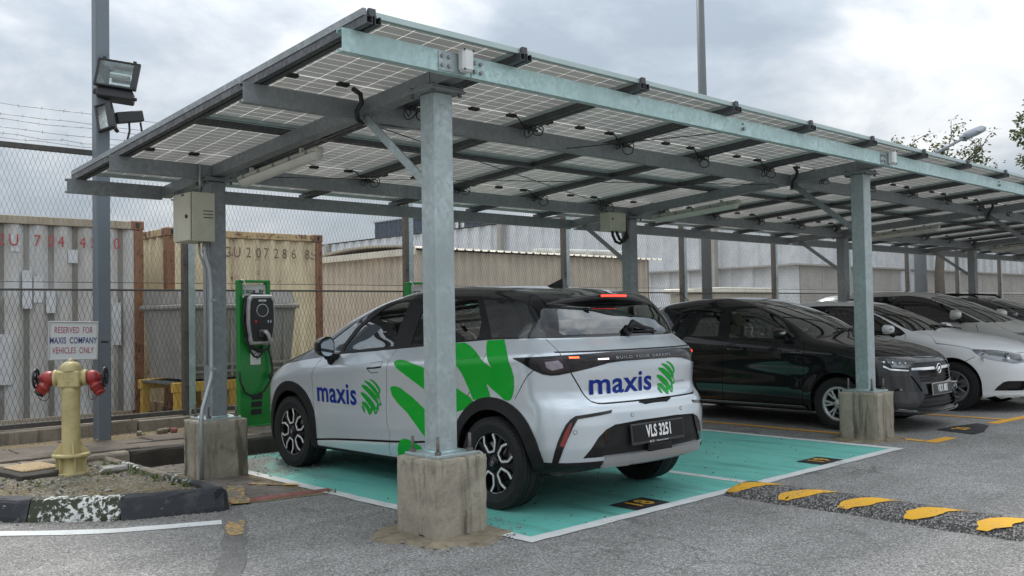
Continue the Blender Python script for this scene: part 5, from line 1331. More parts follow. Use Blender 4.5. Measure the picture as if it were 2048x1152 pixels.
class Shell:
    def __init__(s, body, V, T):
        s.b = body; s.V = V; s.T = T
    def copy(s): return Shell(s.b, s.V.copy(), s.T.copy())
    def take(s, poly, view, mask=None, remove=True):
        """cut the outline out of the shell; returns the cut-out piece"""
        poly = [tuple(p) for p in poly]
        Pg = np.array(poly, float)
        uv = view(s.V)
        tu = uv[s.T]
        lo = tu.min(1); hi = tu.max(1)
        c = (hi >= Pg.min(0) - 1e-6).all(1) & (lo <= Pg.max(0) + 1e-6).all(1) & ((hi - lo).max(1) < .6)
        if mask is not None: c &= mask(s.V[s.T].mean(1))
        idx = np.nonzero(c)[0]
        if len(idx) == 0: return Shell(s.b, np.zeros((0, 3)), np.zeros((0, 3), int))
        ctr = tu[idx].mean(1); rad = np.linalg.norm(tu[idx] - ctr[:, None], axis=2).max(1)
        A = Pg; B = np.roll(Pg, -1, 0); ab = B - A; L2 = np.maximum((ab ** 2).sum(1), 1e-12)
        ap = ctr[:, None] - A[None]
        t = np.clip((ap * ab).sum(2) / L2, 0, 1)
        dist = np.sqrt(((ap - t[..., None] * ab) ** 2).sum(2)).min(1)
        ya, yb = A[:, 1], B[:, 1]
        cr = (ya[None] > ctr[:, 1:2]) != (yb[None] > ctr[:, 1:2])
        xi = A[:, 0] + (ctr[:, 1:2] - ya) * (B[:, 0] - A[:, 0]) / np.where(np.abs(yb - ya) < 1e-12, 1e-12, yb - ya)
        ins = (cr & (ctr[:, 0:1] < xi)).sum(1) % 2 == 1
        bd = dist <= rad + 1e-9
        inner = idx[ins & ~bd]; edge = idx[bd]
        pieces = tri_poly(poly)
        pb = [(q.min(0), q.max(0)) for q in pieces]
        nv = []; nin = []; nout = []; base = len(s.V); dead = []
        for f in edge:
            R = np.concatenate([tu[f], s.V[s.T[f]]], 1)
            rem = [R]; got = []
            for q, (b0, b1) in zip(pieces, pb):
                if (hi[f] < b0).any() or (lo[f] > b1).any(): continue
                nr = []
                for r in rem:
                    cur = r
                    for k in range(3):
                        l, o = clip_half(cur, q[k], q[(k + 1) % 3])
                        if o is not None: nr.append(o)
                        cur = l
                        if cur is None: break
                    if cur is not None: got.append(cur)
                rem = nr
            if not got: continue
            dead.append(f)
            for lst, dst in ((got, nin), (rem, nout)):
                for r in lst:
                    i0 = base + len(nv); nv.extend(r[:, 2:])
                    for k in range(1, len(r) - 1): dst.append((i0, i0 + k, i0 + k + 1))
        V = np.concatenate([s.V, np.array(nv).reshape(-1, 3)])
        Tin = np.concatenate([s.T[inner], np.array(nin, int).reshape(-1, 3)])
        if remove:
            keep = np.ones(len(s.T), bool); keep[inner] = False; keep[dead] = False
            s.V = V; s.T = np.concatenate([s.T[keep], np.array(nout, int).reshape(-1, 3)])
        return Shell(s.b, V, Tin)
    def takes(s, poly, view, mask=None, remove=True): return s.take(poly, view, mask, remove)
    def join(s, o):
        return Shell(s.b, np.concatenate([s.V, o.V]), np.concatenate([s.T, o.T + len(s.V)]))
    def where(s, fn):
        """split off the triangles whose centre satisfies fn"""
        m = fn(s.V[s.T].mean(1))
        r = Shell(s.b, s.V, s.T[m]); s.T = s.T[~m]
        return r
    def compact(s):
        u, inv = np.unique(s.T.ravel(), return_inverse=True)
        return s.V[u], inv.reshape(-1, 3)

def band(pts, w):
    """thin strip polygon along an open polyline"""
    P = np.array(pts, float); n = len(P); L, R = [], []
    for i in range(n):
        a = P[max(i - 1, 0)]; b = P[min(i + 1, n - 1)]
        d = b - a; d /= np.linalg.norm(d); nn = np.array([-d[1], d[0]])
        L.append(P[i] + nn * w / 2); R.append(P[i] - nn * w / 2)
    return [tuple(p) for p in L + R[::-1]]

def smoothpoly(pts, n=6, closed=True):
    P = np.array(pts, float); out = []
    m = len(P)
    for i in range(m if closed else m - 1):
        p0, p1, p2, p3 = (P[(i + k - 1) % m] if closed else P[min(max(i + k - 1, 0), m - 1)] for k in range(4))
        for t in np.arange(n) / n:
            out.append(tuple(.5 * (2 * p1 + (p2 - p0) * t + (2 * p0 - 5 * p1 + 4 * p2 - p3) * t * t + (3 * p1 - p0 - 3 * p2 + p3) * t ** 3)))
    if not closed: out.append(tuple(P[-1]))
    return out

def hero_body():
    return Body(wb=2.70, rw=.318, H=1.57, x0=-.80, x1=3.50, zi=.72, xmid=.9, flare=.012, bottom=.20,
        top=curve([(3.7, .66), (3.45, .86), (3.2, .965), (2.95, 1.03), (2.72, 1.10), (2.5, 1.20), (2.2, 1.345), (1.8, 1.475), (1.45, 1.54), (1.1, 1.565), (.7, 1.572), (.3, 1.557), (-.1, 1.515), (-.35, 1.475), (-.6, 1.42)], .07),
        front=curve([(.15, 3.40), (.25, 3.49), (.45, 3.53), (.66, 3.53), (.78, 3.50), (.88, 3.42), (1.0, 3.2), (1.2, 2.7)], .04),
        rear=curve([(.08, .1), (.18, -.15), (.26, -.45), (.305, -.69), (.335, -.755), (.45, -.775), (.60, -.775), (.68, -.765), (.73, -.745), (.77, -.705), (.82, -.69), (.95, -.70), (1.03, -.695), (1.075, -.67), (1.12, -.60), (1.17, -.515), (1.23, -.490), (1.30, -.445), (1.38, -.375), (1.45, -.295), (1.6, -.12)], .011),
        plan=curve([(-1.0, .76), (-.7, .805), (-.35, .845), (0, .865), (.6, .87), (2.2, .87), (2.7, .86), (3.0, .85), (3.3, .80), (3.5, .74)], .12),
        belt=curve([(-.8, 1.175), (-.5, 1.165), (0.3, 1.115), (1.0, 1.075), (1.8, 1.03), (2.4, .985), (3.0, .90), (3.6, .82)], .12),
        sec=curve([(-1.0, -.10), (-.86, -.055), (-.72, -.005), (-.6, .002), (-.45, -.004), (-.30, .002), (-.21, .010), (-.125, .020), (-.09, .010), (-.02, -.030), (.03, -.06), (.1, -.095), (.25, -.175), (.4, -.27), (.5, -.36)], .013),
        wcurve=.22, crown=.055, fcurve=.10, fcorner=.20, rcurve=.075, rcorner=.17, kf=.10, kr=.045, ks=.06)

def black_body():
    return Body(wb=2.525, rw=.29, H=1.51, x0=-.475, x1=3.29, zi=.70, xmid=.9, flare=.012, bottom=.18,
        top=curve([(3.5, .74), (3.27, .83), (3.12, .885), (2.9, .935), (2.6, .985), (2.35, 1.035), (2.2, 1.10), (1.9, 1.265), (1.55, 1.415), (1.25, 1.48), (.9, 1.505), (.5, 1.495), (.1, 1.455), (-.2, 1.40), (-.45, 1.33)], .07),
        front=curve([(.12, 3.24), (.18, 3.32), (.3, 3.33), (.5, 3.30), (.7, 3.27), (.82, 3.21), (.95, 3.0), (1.1, 2.5)], .035),
        rear=curve([(.12, -.32), (.25, -.44), (.45, -.47), (.62, -.465), (.8, -.45), (.95, -.41), (1.02, -.37), (1.2, -.27), (1.35, -.17), (1.5, -.02)], .03),
        plan=curve([(-.6, .74), (-.3, .79), (0, .815), (.6, .822), (2.0, .822), (2.5, .815), (2.8, .80), (3.1, .75), (3.3, .68)], .12),
        belt=curve([(-.6, 1.11), (-.3, 1.09), (.3, 1.06), (1.0, 1.03), (1.8, 1.0), (2.4, .96), (3.0, .88), (3.4, .82)], .12),
        sec=curve([(-1.0, -.10), (-.84, -.06), (-.72, -.02), (-.6, -.005), (-.4, -.006), (-.25, .004), (-.12, .008), (-.05, -.008), (0, -.03), (.06, -.06), (.15, -.10), (.28, -.16), (.4, -.24), (.5, -.34)], .03),
        wcurve=.20, crown=.05, fcurve=.14, fcorner=.22, rcurve=.07, rcorner=.16, kf=.09, kr=.06, ks=.08)

def sedan_body():
    return Body(wb=2.65, rw=.315, H=1.46, x0=-.98, x1=3.55, zi=.70, xmid=.7, flare=.014, bottom=.18,
        top=curve([(3.7, .66), (3.5, .75), (3.3, .83), (3.0, .90), (2.6, .975), (2.3, 1.03), (2.1, 1.10), (1.75, 1.255), (1.35, 1.395), (1.05, 1.44), (.6, 1.46), (.2, 1.44), (-.15, 1.37), (-.5, 1.22), (-.7, 1.10), (-.95, 1.06), (-1.2, 1.03)], .07),
        front=curve([(.12, 3.42), (.2, 3.50), (.35, 3.55), (.55, 3.55), (.68, 3.51), (.8, 3.38), (.95, 3.0)], .04),
        rear=curve([(.12, -.75), (.3, -.93), (.5, -.97), (.8, -.96), (1.0, -.93), (1.1, -.80), (1.3, -.2)], .04),
        plan=curve([(-1.0, .74), (-.6, .82), (0, .86), (.6, .868), (2.2, .868), (2.65, .865), (3.0, .845), (3.3, .79), (3.55, .71)], .12),
        belt=curve([(-1., 1.06), (-.3, 1.05), (.6, 1.02), (1.5, .99), (2.2, .96), (2.8, .88), (3.5, .76)], .12),
        sec=curve([(-1.0, -.10), (-.82, -.05), (-.7, -.01), (-.5, 0), (-.3, .006), (-.15, .005), (-.06, -.01), (0, -.035), (.06, -.065), (.2, -.14), (.35, -.24), (.45, -.34)], .03),
        wcurve=.22, crown=.05, fcurve=.16, fcorner=.24, rcurve=.10, rcorner=.18, kf=.11, kr=.08, ks=.09)

def mpv_body():
    return Body(wb=2.74, rw=.315, H=1.62, x0=-.95, x1=3.66, zi=.72, xmid=.8, flare=.012, bottom=.18,
        top=curve([(3.8, .74), (3.6, .82), (3.4, .90), (3.1, .97), (2.85, 1.045), (2.62, 1.10), (2.4, 1.20), (2.05, 1.365), (1.65, 1.51), (1.3, 1.58), (.8, 1.615), (.2, 1.605), (-.3, 1.56), (-.65, 1.49), (-.9, 1.42)], .08),
        front=curve([(.12, 3.52), (.2, 3.60), (.4, 3.66), (.6, 3.65), (.75, 3.60), (.9, 3.42), (1.05, 3.0)], .04),
        rear=curve([(.12, -.75), (.3, -.92), (.5, -.95), (.95, -.92), (1.1, -.88), (1.4, -.65), (1.55, -.45)], .04),
        plan=curve([(-1.0, .76), (-.6, .83), (0, .855), (.6, .86), (2.2, .86), (2.7, .855), (3.1, .83), (3.4, .78), (3.66, .70)], .12),
        belt=curve([(-1., 1.12), (-.3, 1.10), (.6, 1.08), (1.5, 1.055), (2.2, 1.02), (2.8, .95), (3.6, .82)], .12),
        sec=curve([(-1.0, -.10), (-.86, -.05), (-.7, -.01), (-.5, 0), (-.3, .006), (-.15, .005), (-.06, -.01), (0, -.03), (.06, -.055), (.2, -.12), (.35, -.20), (.5, -.33)], .03),
        wcurve=.22, crown=.05, fcurve=.16, fcorner=.24, rcurve=.08, rcorner=.16, kf=.11, kr=.07, ks=.09)

def suv_body():
    return Body(wb=2.62, rw=.33, H=1.53, x0=-.85, x1=3.50, zi=.75, xmid=.8, flare=.012, bottom=.22,
        top=curve([(3.7, .86), (3.45, .94), (3.2, 1.01), (2.8, 1.07), (2.5, 1.11), (2.3, 1.17), (1.9, 1.33), (1.55, 1.45), (1.2, 1.51), (.7, 1.53), (.1, 1.51), (-.4, 1.47), (-.8, 1.40)], .07),
        front=curve([(.15, 3.38), (.3, 3.47), (.5, 3.50), (.75, 3.49), (.9, 3.42), (1.05, 3.1)], .04),
        rear=curve([(.15, -.70), (.4, -.84), (.9, -.83), (1.1, -.78), (1.45, -.50), (1.6, -.3)], .04),
        plan=curve([(-1.0, .76), (-.6, .83), (0, .87), (.6, .875), (2.2, .875), (2.7, .87), (3.1, .84), (3.5, .72)], .12),
        belt=curve([(-1., 1.14), (.6, 1.09), (1.5, 1.06), (2.2, 1.04), (2.8, .97), (3.5, .90)], .12),
        sec=curve([(-1.0, -.10), (-.86, -.05), (-.7, -.01), (-.5, 0), (-.3, .006), (-.15, .005), (-.06, -.01), (0, -.03), (.06, -.055), (.2, -.11), (.35, -.18), (.5, -.30)], .03),
        wcurve=.20, crown=.05, fcurve=.14, fcorner=.22, rcurve=.08, rcorner=.16, kf=.10, kr=.07, ks=.09)
# ================================================================ car materials
def m_paint(name, col, metal=.35, rough=.32, coat=1., inner=(.012, .012, .013), flake=.0, dust=.12):
    """lacquered paint outside, dark lining on the inside of the skin"""
    g = NT(name); p = g.coord('Object')
    d = g.noise(p, 2.2, 5, .6, .3)
    c = g.mix(g.math('MULTIPLY', g.ramp(d, [(.45, 0.), (.8, 1.)]), dust), col, (.32, .30, .27))
    a = g.bsdf(c, g.math('ADD', rough, g.math('MULTIPLY', d, .06)), metal, coat=coat, coat_rough=.02, spec=.12 if coat else .22)
    i = g.bsdf(inner, .9); m = g.n('ShaderNodeMixShader'); g.put(m.inputs[0], g.n('ShaderNodeNewGeometry').outputs['Backfacing']); g.put(m.inputs[1], a); g.put(m.inputs[2], i)
    g.done(m.outputs[0])
m_paint('paint_silver', (.59, .640, .675), .38, .19, 1., dust=.06); m_paint('paint_dark', (.020, .021, .023), .2, .22, 1., dust=.02); m_paint('paint_black', (.0075, .0075, .0085), .1, .22, 1., dust=.04)
m_paint('paint_white', (.70, .72, .73), .0, .32, 1., dust=.10); m_paint('paint_pearl', (.52, .52, .50), .1, .34, 1., dust=.10); m_paint('paint_graphite', (.09, .095, .10), .5, .32, 1.)
m_paint('gloss_black', (.006, .006, .007), 0., .10, .8, dust=.02); m_paint('satin_black', (.013, .013, .014), 0., .42, .0, dust=.03); m_paint('cladding', (.0125, .0125, .013), 0., .50, 0., dust=.06)
m_paint('wrap_green', (.002, .36, .028), 0., .32, .35, dust=.0)
pbr('wrap_blue', (.004, .024, .215), .45, var=.04, spec=.2); pbr('wrap_green_flat', (.002, .32, .03), .4, var=.04, spec=.25)
pbr('tyre', (.0095, .0095, .010), .7, var=.25, scale=14, dirt=.12, dcol=(.05, .045, .04)); pbr('rim_black', (.010, .010, .011), .32, .3, .1); pbr('rim_cut', (.72, .72, .72), .3, .35, .04); pbr('rim_silver', (.60, .61, .62), .3, .45, .06); pbr('rim_dull', (.30, .31, .32), .35, .8, .08)
pbr('brake_steel', (.22, .21, .20), .4, .8, .2, 14); pbr('chrome', (.70, .71, .72), .12, 1., .02); pbr('skid_silver', (.42, .43, .44), .38, .6, .05)
pbr('seat_cloth', (.020, .020, .022), .85, var=.2); pbr('dash_plastic', (.014, .014, .015), .6, var=.2); pbr('lining', (.05, .05, .05), .9, var=.2)
pbr('plate_black', (.006, .006, .007), .18, var=.1, spec=.3); pbr('plate_rim', (.03, .034, .034), .45, var=.1); pbr('plate_letter', (.80, .80, .79), .45, var=.02); pbr('plate_rim_silver', (.40, .38, .35), .4, .5, .1)
pbr('lamp_red', (.26, .012, .012), .15, var=.1, coat=1.); pbr('lamp_dark', (.007, .006, .007), .10, var=.1, coat=.6, spec=.1); pbr('lamp_smoke', (.022, .012, .014), .12, var=.2, coat=.8, spec=.1); pbr('lamp_violet', (.27, .23, .27), .2, .4, .3, 18, coat=1.); pbr('lamp_grey', (.20, .20, .22), .18, .5, .15, 10, coat=1.); pbr('badge_dim', (.30, .32, .32), .3, .5, .02); pbr('badge', (.50, .52, .52), .25, .8, .02)
pbr('led_red', (.6, .02, .01), .4, emit=(1, .035, .02), estr=3.2); pbr('led_amber', (.7, .08, .02), .4, emit=(1, .10, .03), estr=3.0); pbr('led_white', (.8, .7, .68), .4, emit=(1, .86, .82), estr=1.5); pbr('mirror_glass', (.60, .66, .70), .03, 1., .0)
def m_glass(name, tint, fres=1.52, rough=.0):
    g = NT(name); a = g.n('ShaderNodeBsdfTransparent'); a.inputs[0].default_value = (*tint, 1)
    b = g.n('ShaderNodeBsdfGlossy'); b.inputs['Roughness'].default_value = max(rough, .012); b.inputs[0].default_value = (.95, .97, .97, 1)
    f = g.n('ShaderNodeFresnel'); f.inputs[0].default_value = fres
    k = g.math('MULTIPLY', f.outputs[0], 1.7, clamp=True)
    m = g.n('ShaderNodeMixShader'); g.put(m.inputs[0], k); g.put(m.inputs[1], a.outputs[0]); g.put(m.inputs[2], b.outputs[0]); g.done(m.outputs[0])
m_glass('glass_clear', (.80, .85, .83), 1.75); m_glass('glass_tint', (.42, .45, .44), 1.75); m_glass('glass_side', (.82, .86, .85), 2.1); m_glass('glass_dark', (.025, .028, .028), 1.6); m_glass('lens_clear', (.88, .9, .9), 1.5); m_glass('glass_screen', (.42, .46, .45), 1.8)
def m_stripes():
    """gloss black pillar panel with engraved fine lines running two ways"""
    g = NT('line_panel'); s_ = g.sep(g.coord('Object'))
    a = g.math('FRACT', g.math('MULTIPLY', g.math('ADD', s_[0], g.math('MULTIPLY', s_[2], .35)), 78.)); b = g.math('FRACT', g.math('MULTIPLY', g.math('ADD', s_[2], g.math('MULTIPLY', s_[0], -.75)), 70.))
    w = g.math('GREATER_THAN', g.math('ADD', g.math('MULTIPLY', s_[0], 2.4), g.math('MULTIPLY', g.math('SUBTRACT', s_[2], 1.18), 1.9)), .02)
    h = g.math('ADD', g.math('MULTIPLY', a, w), g.math('MULTIPLY', b, g.math('SUBTRACT', 1., w)))
    c = g.mix(g.ramp(h, [(.40, 0.), (.55, 1.)]), (.007, .007, .008), (.055, .06, .062))
    g.done(g.bsdf(c, .14, 0, g.bump(h, .002, .6), coat=.6))
m_stripes()

# ================================================================ car assembly
V_SIDE = lambda V: V[:, [0, 2]]
V_TOP = lambda V: V[:, [0, 1]]
def v_rear(b):
    return lambda V: np.stack([V[:, 1] * (1 + (V[:, 0] - b.rear(V[:, 2])) / np.maximum(np.abs(V[:, 1]), .25)), V[:, 2]], 1)
def v_front(b):
    return lambda V: np.stack([V[:, 1] * (1 + (b.front(V[:, 2]) - V[:, 0]) / np.maximum(np.abs(V[:, 1]), .25)), V[:, 2]], 1)
def piece(sh, name, mat, parent, off=0., rim=0.):
    """turn a cut-out into an object; rim folds its edge inwards so that it has thickness"""
    if len(sh.T) == 0: return None
    V, T = sh.compact(); N = sh.b.N(V); P = V + N * off; NN = N
    if rim:
        key = np.round(V * 5e4).astype(np.int64); _, inv = np.unique(key, axis=0, return_inverse=True); inv = inv.ravel()
        E = np.concatenate([T[:, [0, 1]], T[:, [1, 2]], T[:, [2, 0]]]); K = inv[E]; Ks = np.sort(K, 1); h = Ks[:, 0].astype(np.int64) * (inv.max() + 1) + Ks[:, 1]
        _, idx, cnt = np.unique(h, return_index=True, return_counts=True); B = E[idx[cnt == 1]]
        n0 = len(P); a, b = P[B[:, 0]], P[B[:, 1]]; na, nb = N[B[:, 0]], N[B[:, 1]]
        t = b - a; o = np.cross(t, na); o /= np.maximum(np.linalg.norm(o, axis=1, keepdims=True), 1e-9)
        Q = np.concatenate([a, b, b - nb * rim, a - na * rim]); m = len(B); i = np.arange(m)
        P = np.concatenate([P, Q]); NN = np.concatenate([NN, o, o, o, o])
        T = np.concatenate([T, np.stack([n0 + i, n0 + 3 * m + i, n0 + 2 * m + i], 1), np.stack([n0 + i, n0 + 2 * m + i, n0 + m + i], 1)])
    gn = np.cross(P[T[:, 1]] - P[T[:, 0]], P[T[:, 2]] - P[T[:, 0]]); ok = np.linalg.norm(gn, axis=1) > 4e-8; T = T[ok]; gn = gn[ok]
    fl = (gn * NN[T].sum(1)).sum(1) < 0; T[fl] = T[fl][:, ::-1]
    me = bpy.data.meshes.new(name); me.from_pydata(P.tolist(), [], T.tolist()); me.polygons.foreach_set('use_smooth', [True] * len(T))
    me.materials.append(MATS[mat]); me.update(); me.normals_split_custom_set_from_vertices(NN.tolist())
    return link(name, me, parent)
def both(poly): return [(-a, b) for a, b in poly][::-1]
def circ(cx_, cz, r, n=40): return [(cx_ + r * cos(2 * pi * k / n), cz + r * sin(2 * pi * k / n)) for k in range(n)]
def mirror_sym(half):                              # half outline from +u side to the axis, closed by its mirror image
    return half + [(-a, b) for a, b in half[::-1]]

def wheel(parent, x, y, r, w, style, side, rimr, steer=0.):
    """tyre, rim and brake; side = +1 left; lathe axis along y"""
    t = bpy.data.objects.new('wheel', None); COL.objects.link(t); t.parent = parent; t.location = (x, y, r); t.empty_display_size = .1
    t.rotation_euler = (0, 0, steer)
    s_ = side; hw = w / 2
    mb = MB(); prof = [(rimr - .004, -hw * .88), (rimr + .01, -hw * .93), (rimr + (r - rimr) * .5, -hw * 1.02), (r - .022, -hw * .96), (r - .006, -hw * .80)]
    g = .006
    for k in range(-2, 3):
        c = k * hw * .30
        if k in (-2, -1, 1, 2): prof += [(r - .001, c - .012), (r - .001, c - .0045), (r - g, c - .004), (r - g, c + .004), (r - .001, c + .0045), (r - .001, c + .012)]
        else: prof += [(r, -.012), (r, .012)]
    prof += [(r - .006, hw * .80), (r - .022, hw * .96), (rimr + (r - rimr) * .5, hw * 1.02), (rimr + .01, hw * .93), (rimr - .004, hw * .88)]
    mb.lathe([(a, b * s_) for a, b in prof], 56, 'y', smooth=False)
    # shoulder blocks with fine slots between them
    for k in range(64):
        a = 2 * pi * k / 64
        for e in (1, -1):
            c = Vector(((r - .0125) * sin(a), s_ * e * hw * .87, (r - .0125) * cos(a))); mb.box(c, (.0265, .020, .016), .002, Matrix.Rotation(a, 3, 'Y'))
    ty = mb.build('tyre', 'tyre', t)
    for p in ty.data.polygons: p.use_smooth = p.area > .0012
    yo = s_ * hw * .80                               # outer rim plane
    mb = MB(); mb.lathe([(rimr + .003, s_ * hw * .90), (rimr - .002, s_ * hw * .92), (rimr - .012, s_ * hw * .84), (rimr - .022, s_ * hw * .4), (rimr - .03, -s_ * hw * .8), (rimr + .002, -s_ * hw * .9)], 48, 'y'); mb.build('rim_barrel', 'rim_black' if style == 'hex' else 'rim_dull', t)
    mb = MB(); mb.lathe([(.0, s_ * hw * .05), (rimr * .62, s_ * hw * .05), (rimr * .62, -s_ * hw * .05), (.0, -s_ * hw * .05)], 32, 'y'); mb.box((rimr * .35, s_ * hw * .10, rimr * .35), (.09, .05, .12), .015, Matrix.Rotation(.8, 3, 'Y')); mb.build('brake_disc', 'brake_steel', t)
    R = rimr - .010
    def PP(rr, a, yy): return Vector((rr * sin(a), yy, rr * cos(a)))
    def bar(mb, p, q, w0, d, y0, mi=0):
        """bar lying in the wheel plane from (r,a) p to q"""
        A = PP(*p, 0); B = PP(*q, 0); m = (A + B) / 2; d_ = B - A; L = d_.length; ang = math.atan2(d_.x, d_.z)
        mb.box((m.x, y0, m.z), (w0, d, L), min(.003, d * .4), Matrix.Rotation(ang, 3, 'Y'), mi)
    if style == 'hex':
        blk = MB(); cut = MB()
        blk.lathe([(.052, yo + s_ * .004), (.050, yo + s_ * .010), (.0, yo + s_ * .012)], 24, 'y'); blk.lathe([(.075, yo - s_ * .03), (.070, yo - s_ * .004), (.0, yo - s_ * .004)], 24, 'y')
        for k in range(5):
            a0 = 2 * pi * k / 5 + .25
            hexp = [(R * .98, a0 - .235), (R * .74, a0 - .385), (R * .40, a0 - .36), (R * .40, a0 + .36), (R * .74, a0 + .385), (R * .98, a0 + .235)]
            for i in range(5):
                bar(blk, hexp[i], hexp[i + 1], .030, .030, yo - s_ * .014)
            bar(blk, (R * .28, a0), (R * .40, a0), .05, .03, yo - s_ * .02)
            bar(blk, (R * .25, a0 + pi / 5), (R * .99, a0 + pi / 5), .030, .034, yo - s_ * .018)
            for i in range(5):
                bar(cut, hexp[i], hexp[i + 1],   .0165 if i != 2 else .014, .006, yo + s_ * .003)
            for (b0, b1) in ((a0 + .30, a0 + 2 * pi / 5 - .30),):
                P = [PP(R * 1.005, b0 + (b1 - b0) * j / 8, yo + s_ * .002) for j in range(9)]; cut.tube(P, .0045, 5)
        for k in range(5):
            a = 2 * pi * k / 5; c = PP(.055, a + .6, 0); blk.tube([(c.x, yo - s_ * .012, c.z), (c.x, yo + s_ * .006, c.z)], .010, 6, smooth=False)
        blk.build('rim', 'rim_black', t); cut.build('rim_trim', 'rim_cut', t)
        cp = MB(); cp.lathe([(.030, yo + s_ * .012), (.028, yo + s_ * .016), (0, yo + s_ * .017)], 20, 'y'); cp.build('hub_cap', 'rim_black', t)
        em = MB(); em.tube([PP(.017, a, yo + s_ * .0175) + Vector((0, 0, 0)) for a in np.linspace(0, 2 * pi, 17)[:-1]], .0016, 4, closed=True); bar(em, (.013, .5), (.013, .5 + pi), .003, .002, yo + s_ * .0178); em.build('hub_emblem', 'badge', t)
    else:
        n, mat = (7, 'rim_silver') if style == 'multi' else (6, 'rim_dull')
        rim = MB(); rim.lathe([(R + .004, yo + s_ * .008), (R - .004, yo + s_ * .012), (R - .016, yo + s_ * .004), (R - .02, yo - s_ * .02)], 48, 'y')
        rim.lathe([(.060, yo - s_ * .03), (.055, yo - s_ * .004), (.034, yo + s_ * .004), (.0, yo + s_ * .004)], 24, 'y')
        for k in range(n):
            a = 2 * pi * k / n + .2
            if style == 'multi':
                for e in (-1, 1): bar(rim, (.045, a), (R - .004, a + e * .16), .020, .026, yo - s_ * .010)
            else:
                for e in (-1, 0, 1): bar(rim, (.05, a + e * .25), (R - .004, a + e * .20), .040, .022, yo - s_ * .012)
        rim.build('rim', mat, t)
        cp = MB(); cp.lathe([(.028, yo + s_ * .004), (.026, yo + s_ * .010), (0, yo + s_ * .011)], 16, 'y'); cp.build('hub_cap', mat, t)
    return t

def wheels(root, b, track, w, style, rimr, steer=0.):
    for x in (0, b.wb):
        for s_ in (1, -1): wheel(root, x, s_ * (track / 2), b.rw, w, style, s_, rimr, steer if x else 0.)
def wells(root, b, r, yo):
    for x in (0, b.wb):
        for s_ in (1, -1):
            mb = MB(); mb.lathe([(r, s_ * yo), (r, s_ * .46), (0, s_ * .46)], 28, 'y', (x, 0, b.rw + .02), a0=-pi / 2 - .15, a1=pi / 2 + .15); mb.build('wheel_well', 'dash_plastic', root)
def cabin(root, b, xf, z0, seats=True, colour='seat_cloth'):
    """floor tub, dashboard, steering wheel and seats"""
    mb = MB(); mb.box((1.0, 0, .30), (3.0, 1.45, .06)); mb.box((xf - .02, 0, .62), (.05, 1.4, .66)); mb.box((-.52, 0, .55), (.05, 1.3, .5)); mb.build('cabin_floor', 'lining', root)
    mb = MB(); mb.box((xf - .22, 0, z0 - .11), (.42, 1.34, .20), .07); mb.box((xf - .42, 0, z0 - .28), (.18, .28, .4), .03); mb.build('dashboard', 'dash_plastic', root)
    mb = MB(); N_ = 24; c = Vector((xf - .52, -.36, z0 - .06)); Rm = Matrix.Rotation(-.45, 3, 'Y')
    mb.tube([c + Rm @ Vector((0, .18 * cos(2 * pi * k / N_), .18 * sin(2 * pi * k / N_))) for k in range(N_)], .014, 6, closed=True); mb.tube([c, c + Vector((.25, 0, -.1))], .03, 6); mb.box(c, (.03, .14, .10), .02, Rm); mb.build('steering_wheel', 'dash_plastic', root)
    if not seats: return
    def seat(x, y, w):
        m = MB(); m.box((x + .02, y, .55), (.50, w, .16), .05); R1 = Matrix.Rotation(-.30, 3, 'Y'); m.box((x - .30, y, .86), (.14, w, .62), .06, R1); m.build('seat', colour, root)
        for dy in ((0,) if w < .7 else (-.36, .36)):
            h = MB(); h.box((x - .44, y + dy, 1.265), (.10, .27, .18), .05, R1); h.tube([(x - .41, y + dy - .06, 1.12), (x - .43, y + dy - .06, 1.2)], .008, 6); h.tube([(x - .41, y + dy + .06, 1.12), (x - .43, y + dy + .06, 1.2)], .008, 6); h.build('headrest', colour, root)
    seat(xf - 1.05, .36, .50); seat(xf - 1.05, -.36, .50); seat(xf - 1.92, 0, 1.20)
def lettering(name, txt, fn, width, height, mat, parent, bold=0., size=.2, spacing=1., shear=0.):
    """text laid on a surface: fn(a, b) maps text coordinates (right, up, centred) to a point"""
    V, F = text_mesh(txt, size, 0., bold, 1., spacing); A = np.array(V); lo, hi = A.min(0), A.max(0); sx = width / (hi[0] - lo[0]); sy = height / (hi[1] - lo[1])
    a = (A[:, 0] - (lo[0] + hi[0]) / 2) * sx; b_ = (A[:, 1] - (lo[1] + hi[1]) / 2) * sy
    P = fn(a + shear * b_, b_); mb = MB(); mb.add(P, F); return mb.build(name, mat, parent)
def ribbon(pts, widths):
    P = np.array(smoothpoly(pts, 5, False)); n = len(P); W_ = np.interp(np.linspace(0, 1, n), np.linspace(0, 1, len(widths)), widths)
    d = np.gradient(P, axis=0); d /= np.linalg.norm(d, axis=1, keepdims=True); nn = np.stack([-d[:, 1], d[:, 0]], 1)
    L = P + nn * W_[:, None] / 2; R = P - nn * W_[:, None] / 2
    return [tuple(p) for p in L] + [tuple(p) for p in R[::-1]]
SW = [([(.01, .50), (.18, .445), (.36, .33), (.48, .19), (.43, .105)], (.02, .07, .10, .09, .05)),
      ([(-.27, .44), (-.05, .365), (.20, .22), (.42, .04), (.36, .0)], (.03, .12, .15, .10, .05)),
      ([(-.44, .30), (-.20, .22), (.09, .06), (.35, -.11), (.49, -.20), (.39, -.04), (.32, .12)], (.06, .16, .19, .17, .10, .12, .05)),
      ([(-.51, .08), (-.30, -.01), (-.02, -.18), (.20, -.37), (.22, -.46), (.33, -.32), (.36, -.18)], (.06, .16, .20, .15, .10, .12, .06)),
      ([(-.47, -.21), (-.30, -.25), (-.14, -.38), (-.07, -.49), (.02, -.37), (.03, -.27)], (.06, .15, .16, .10, .12, .06)),
      ([(-.47, -.29), (-.40, -.39), (-.34, -.49)], (.07, .10, .04))]

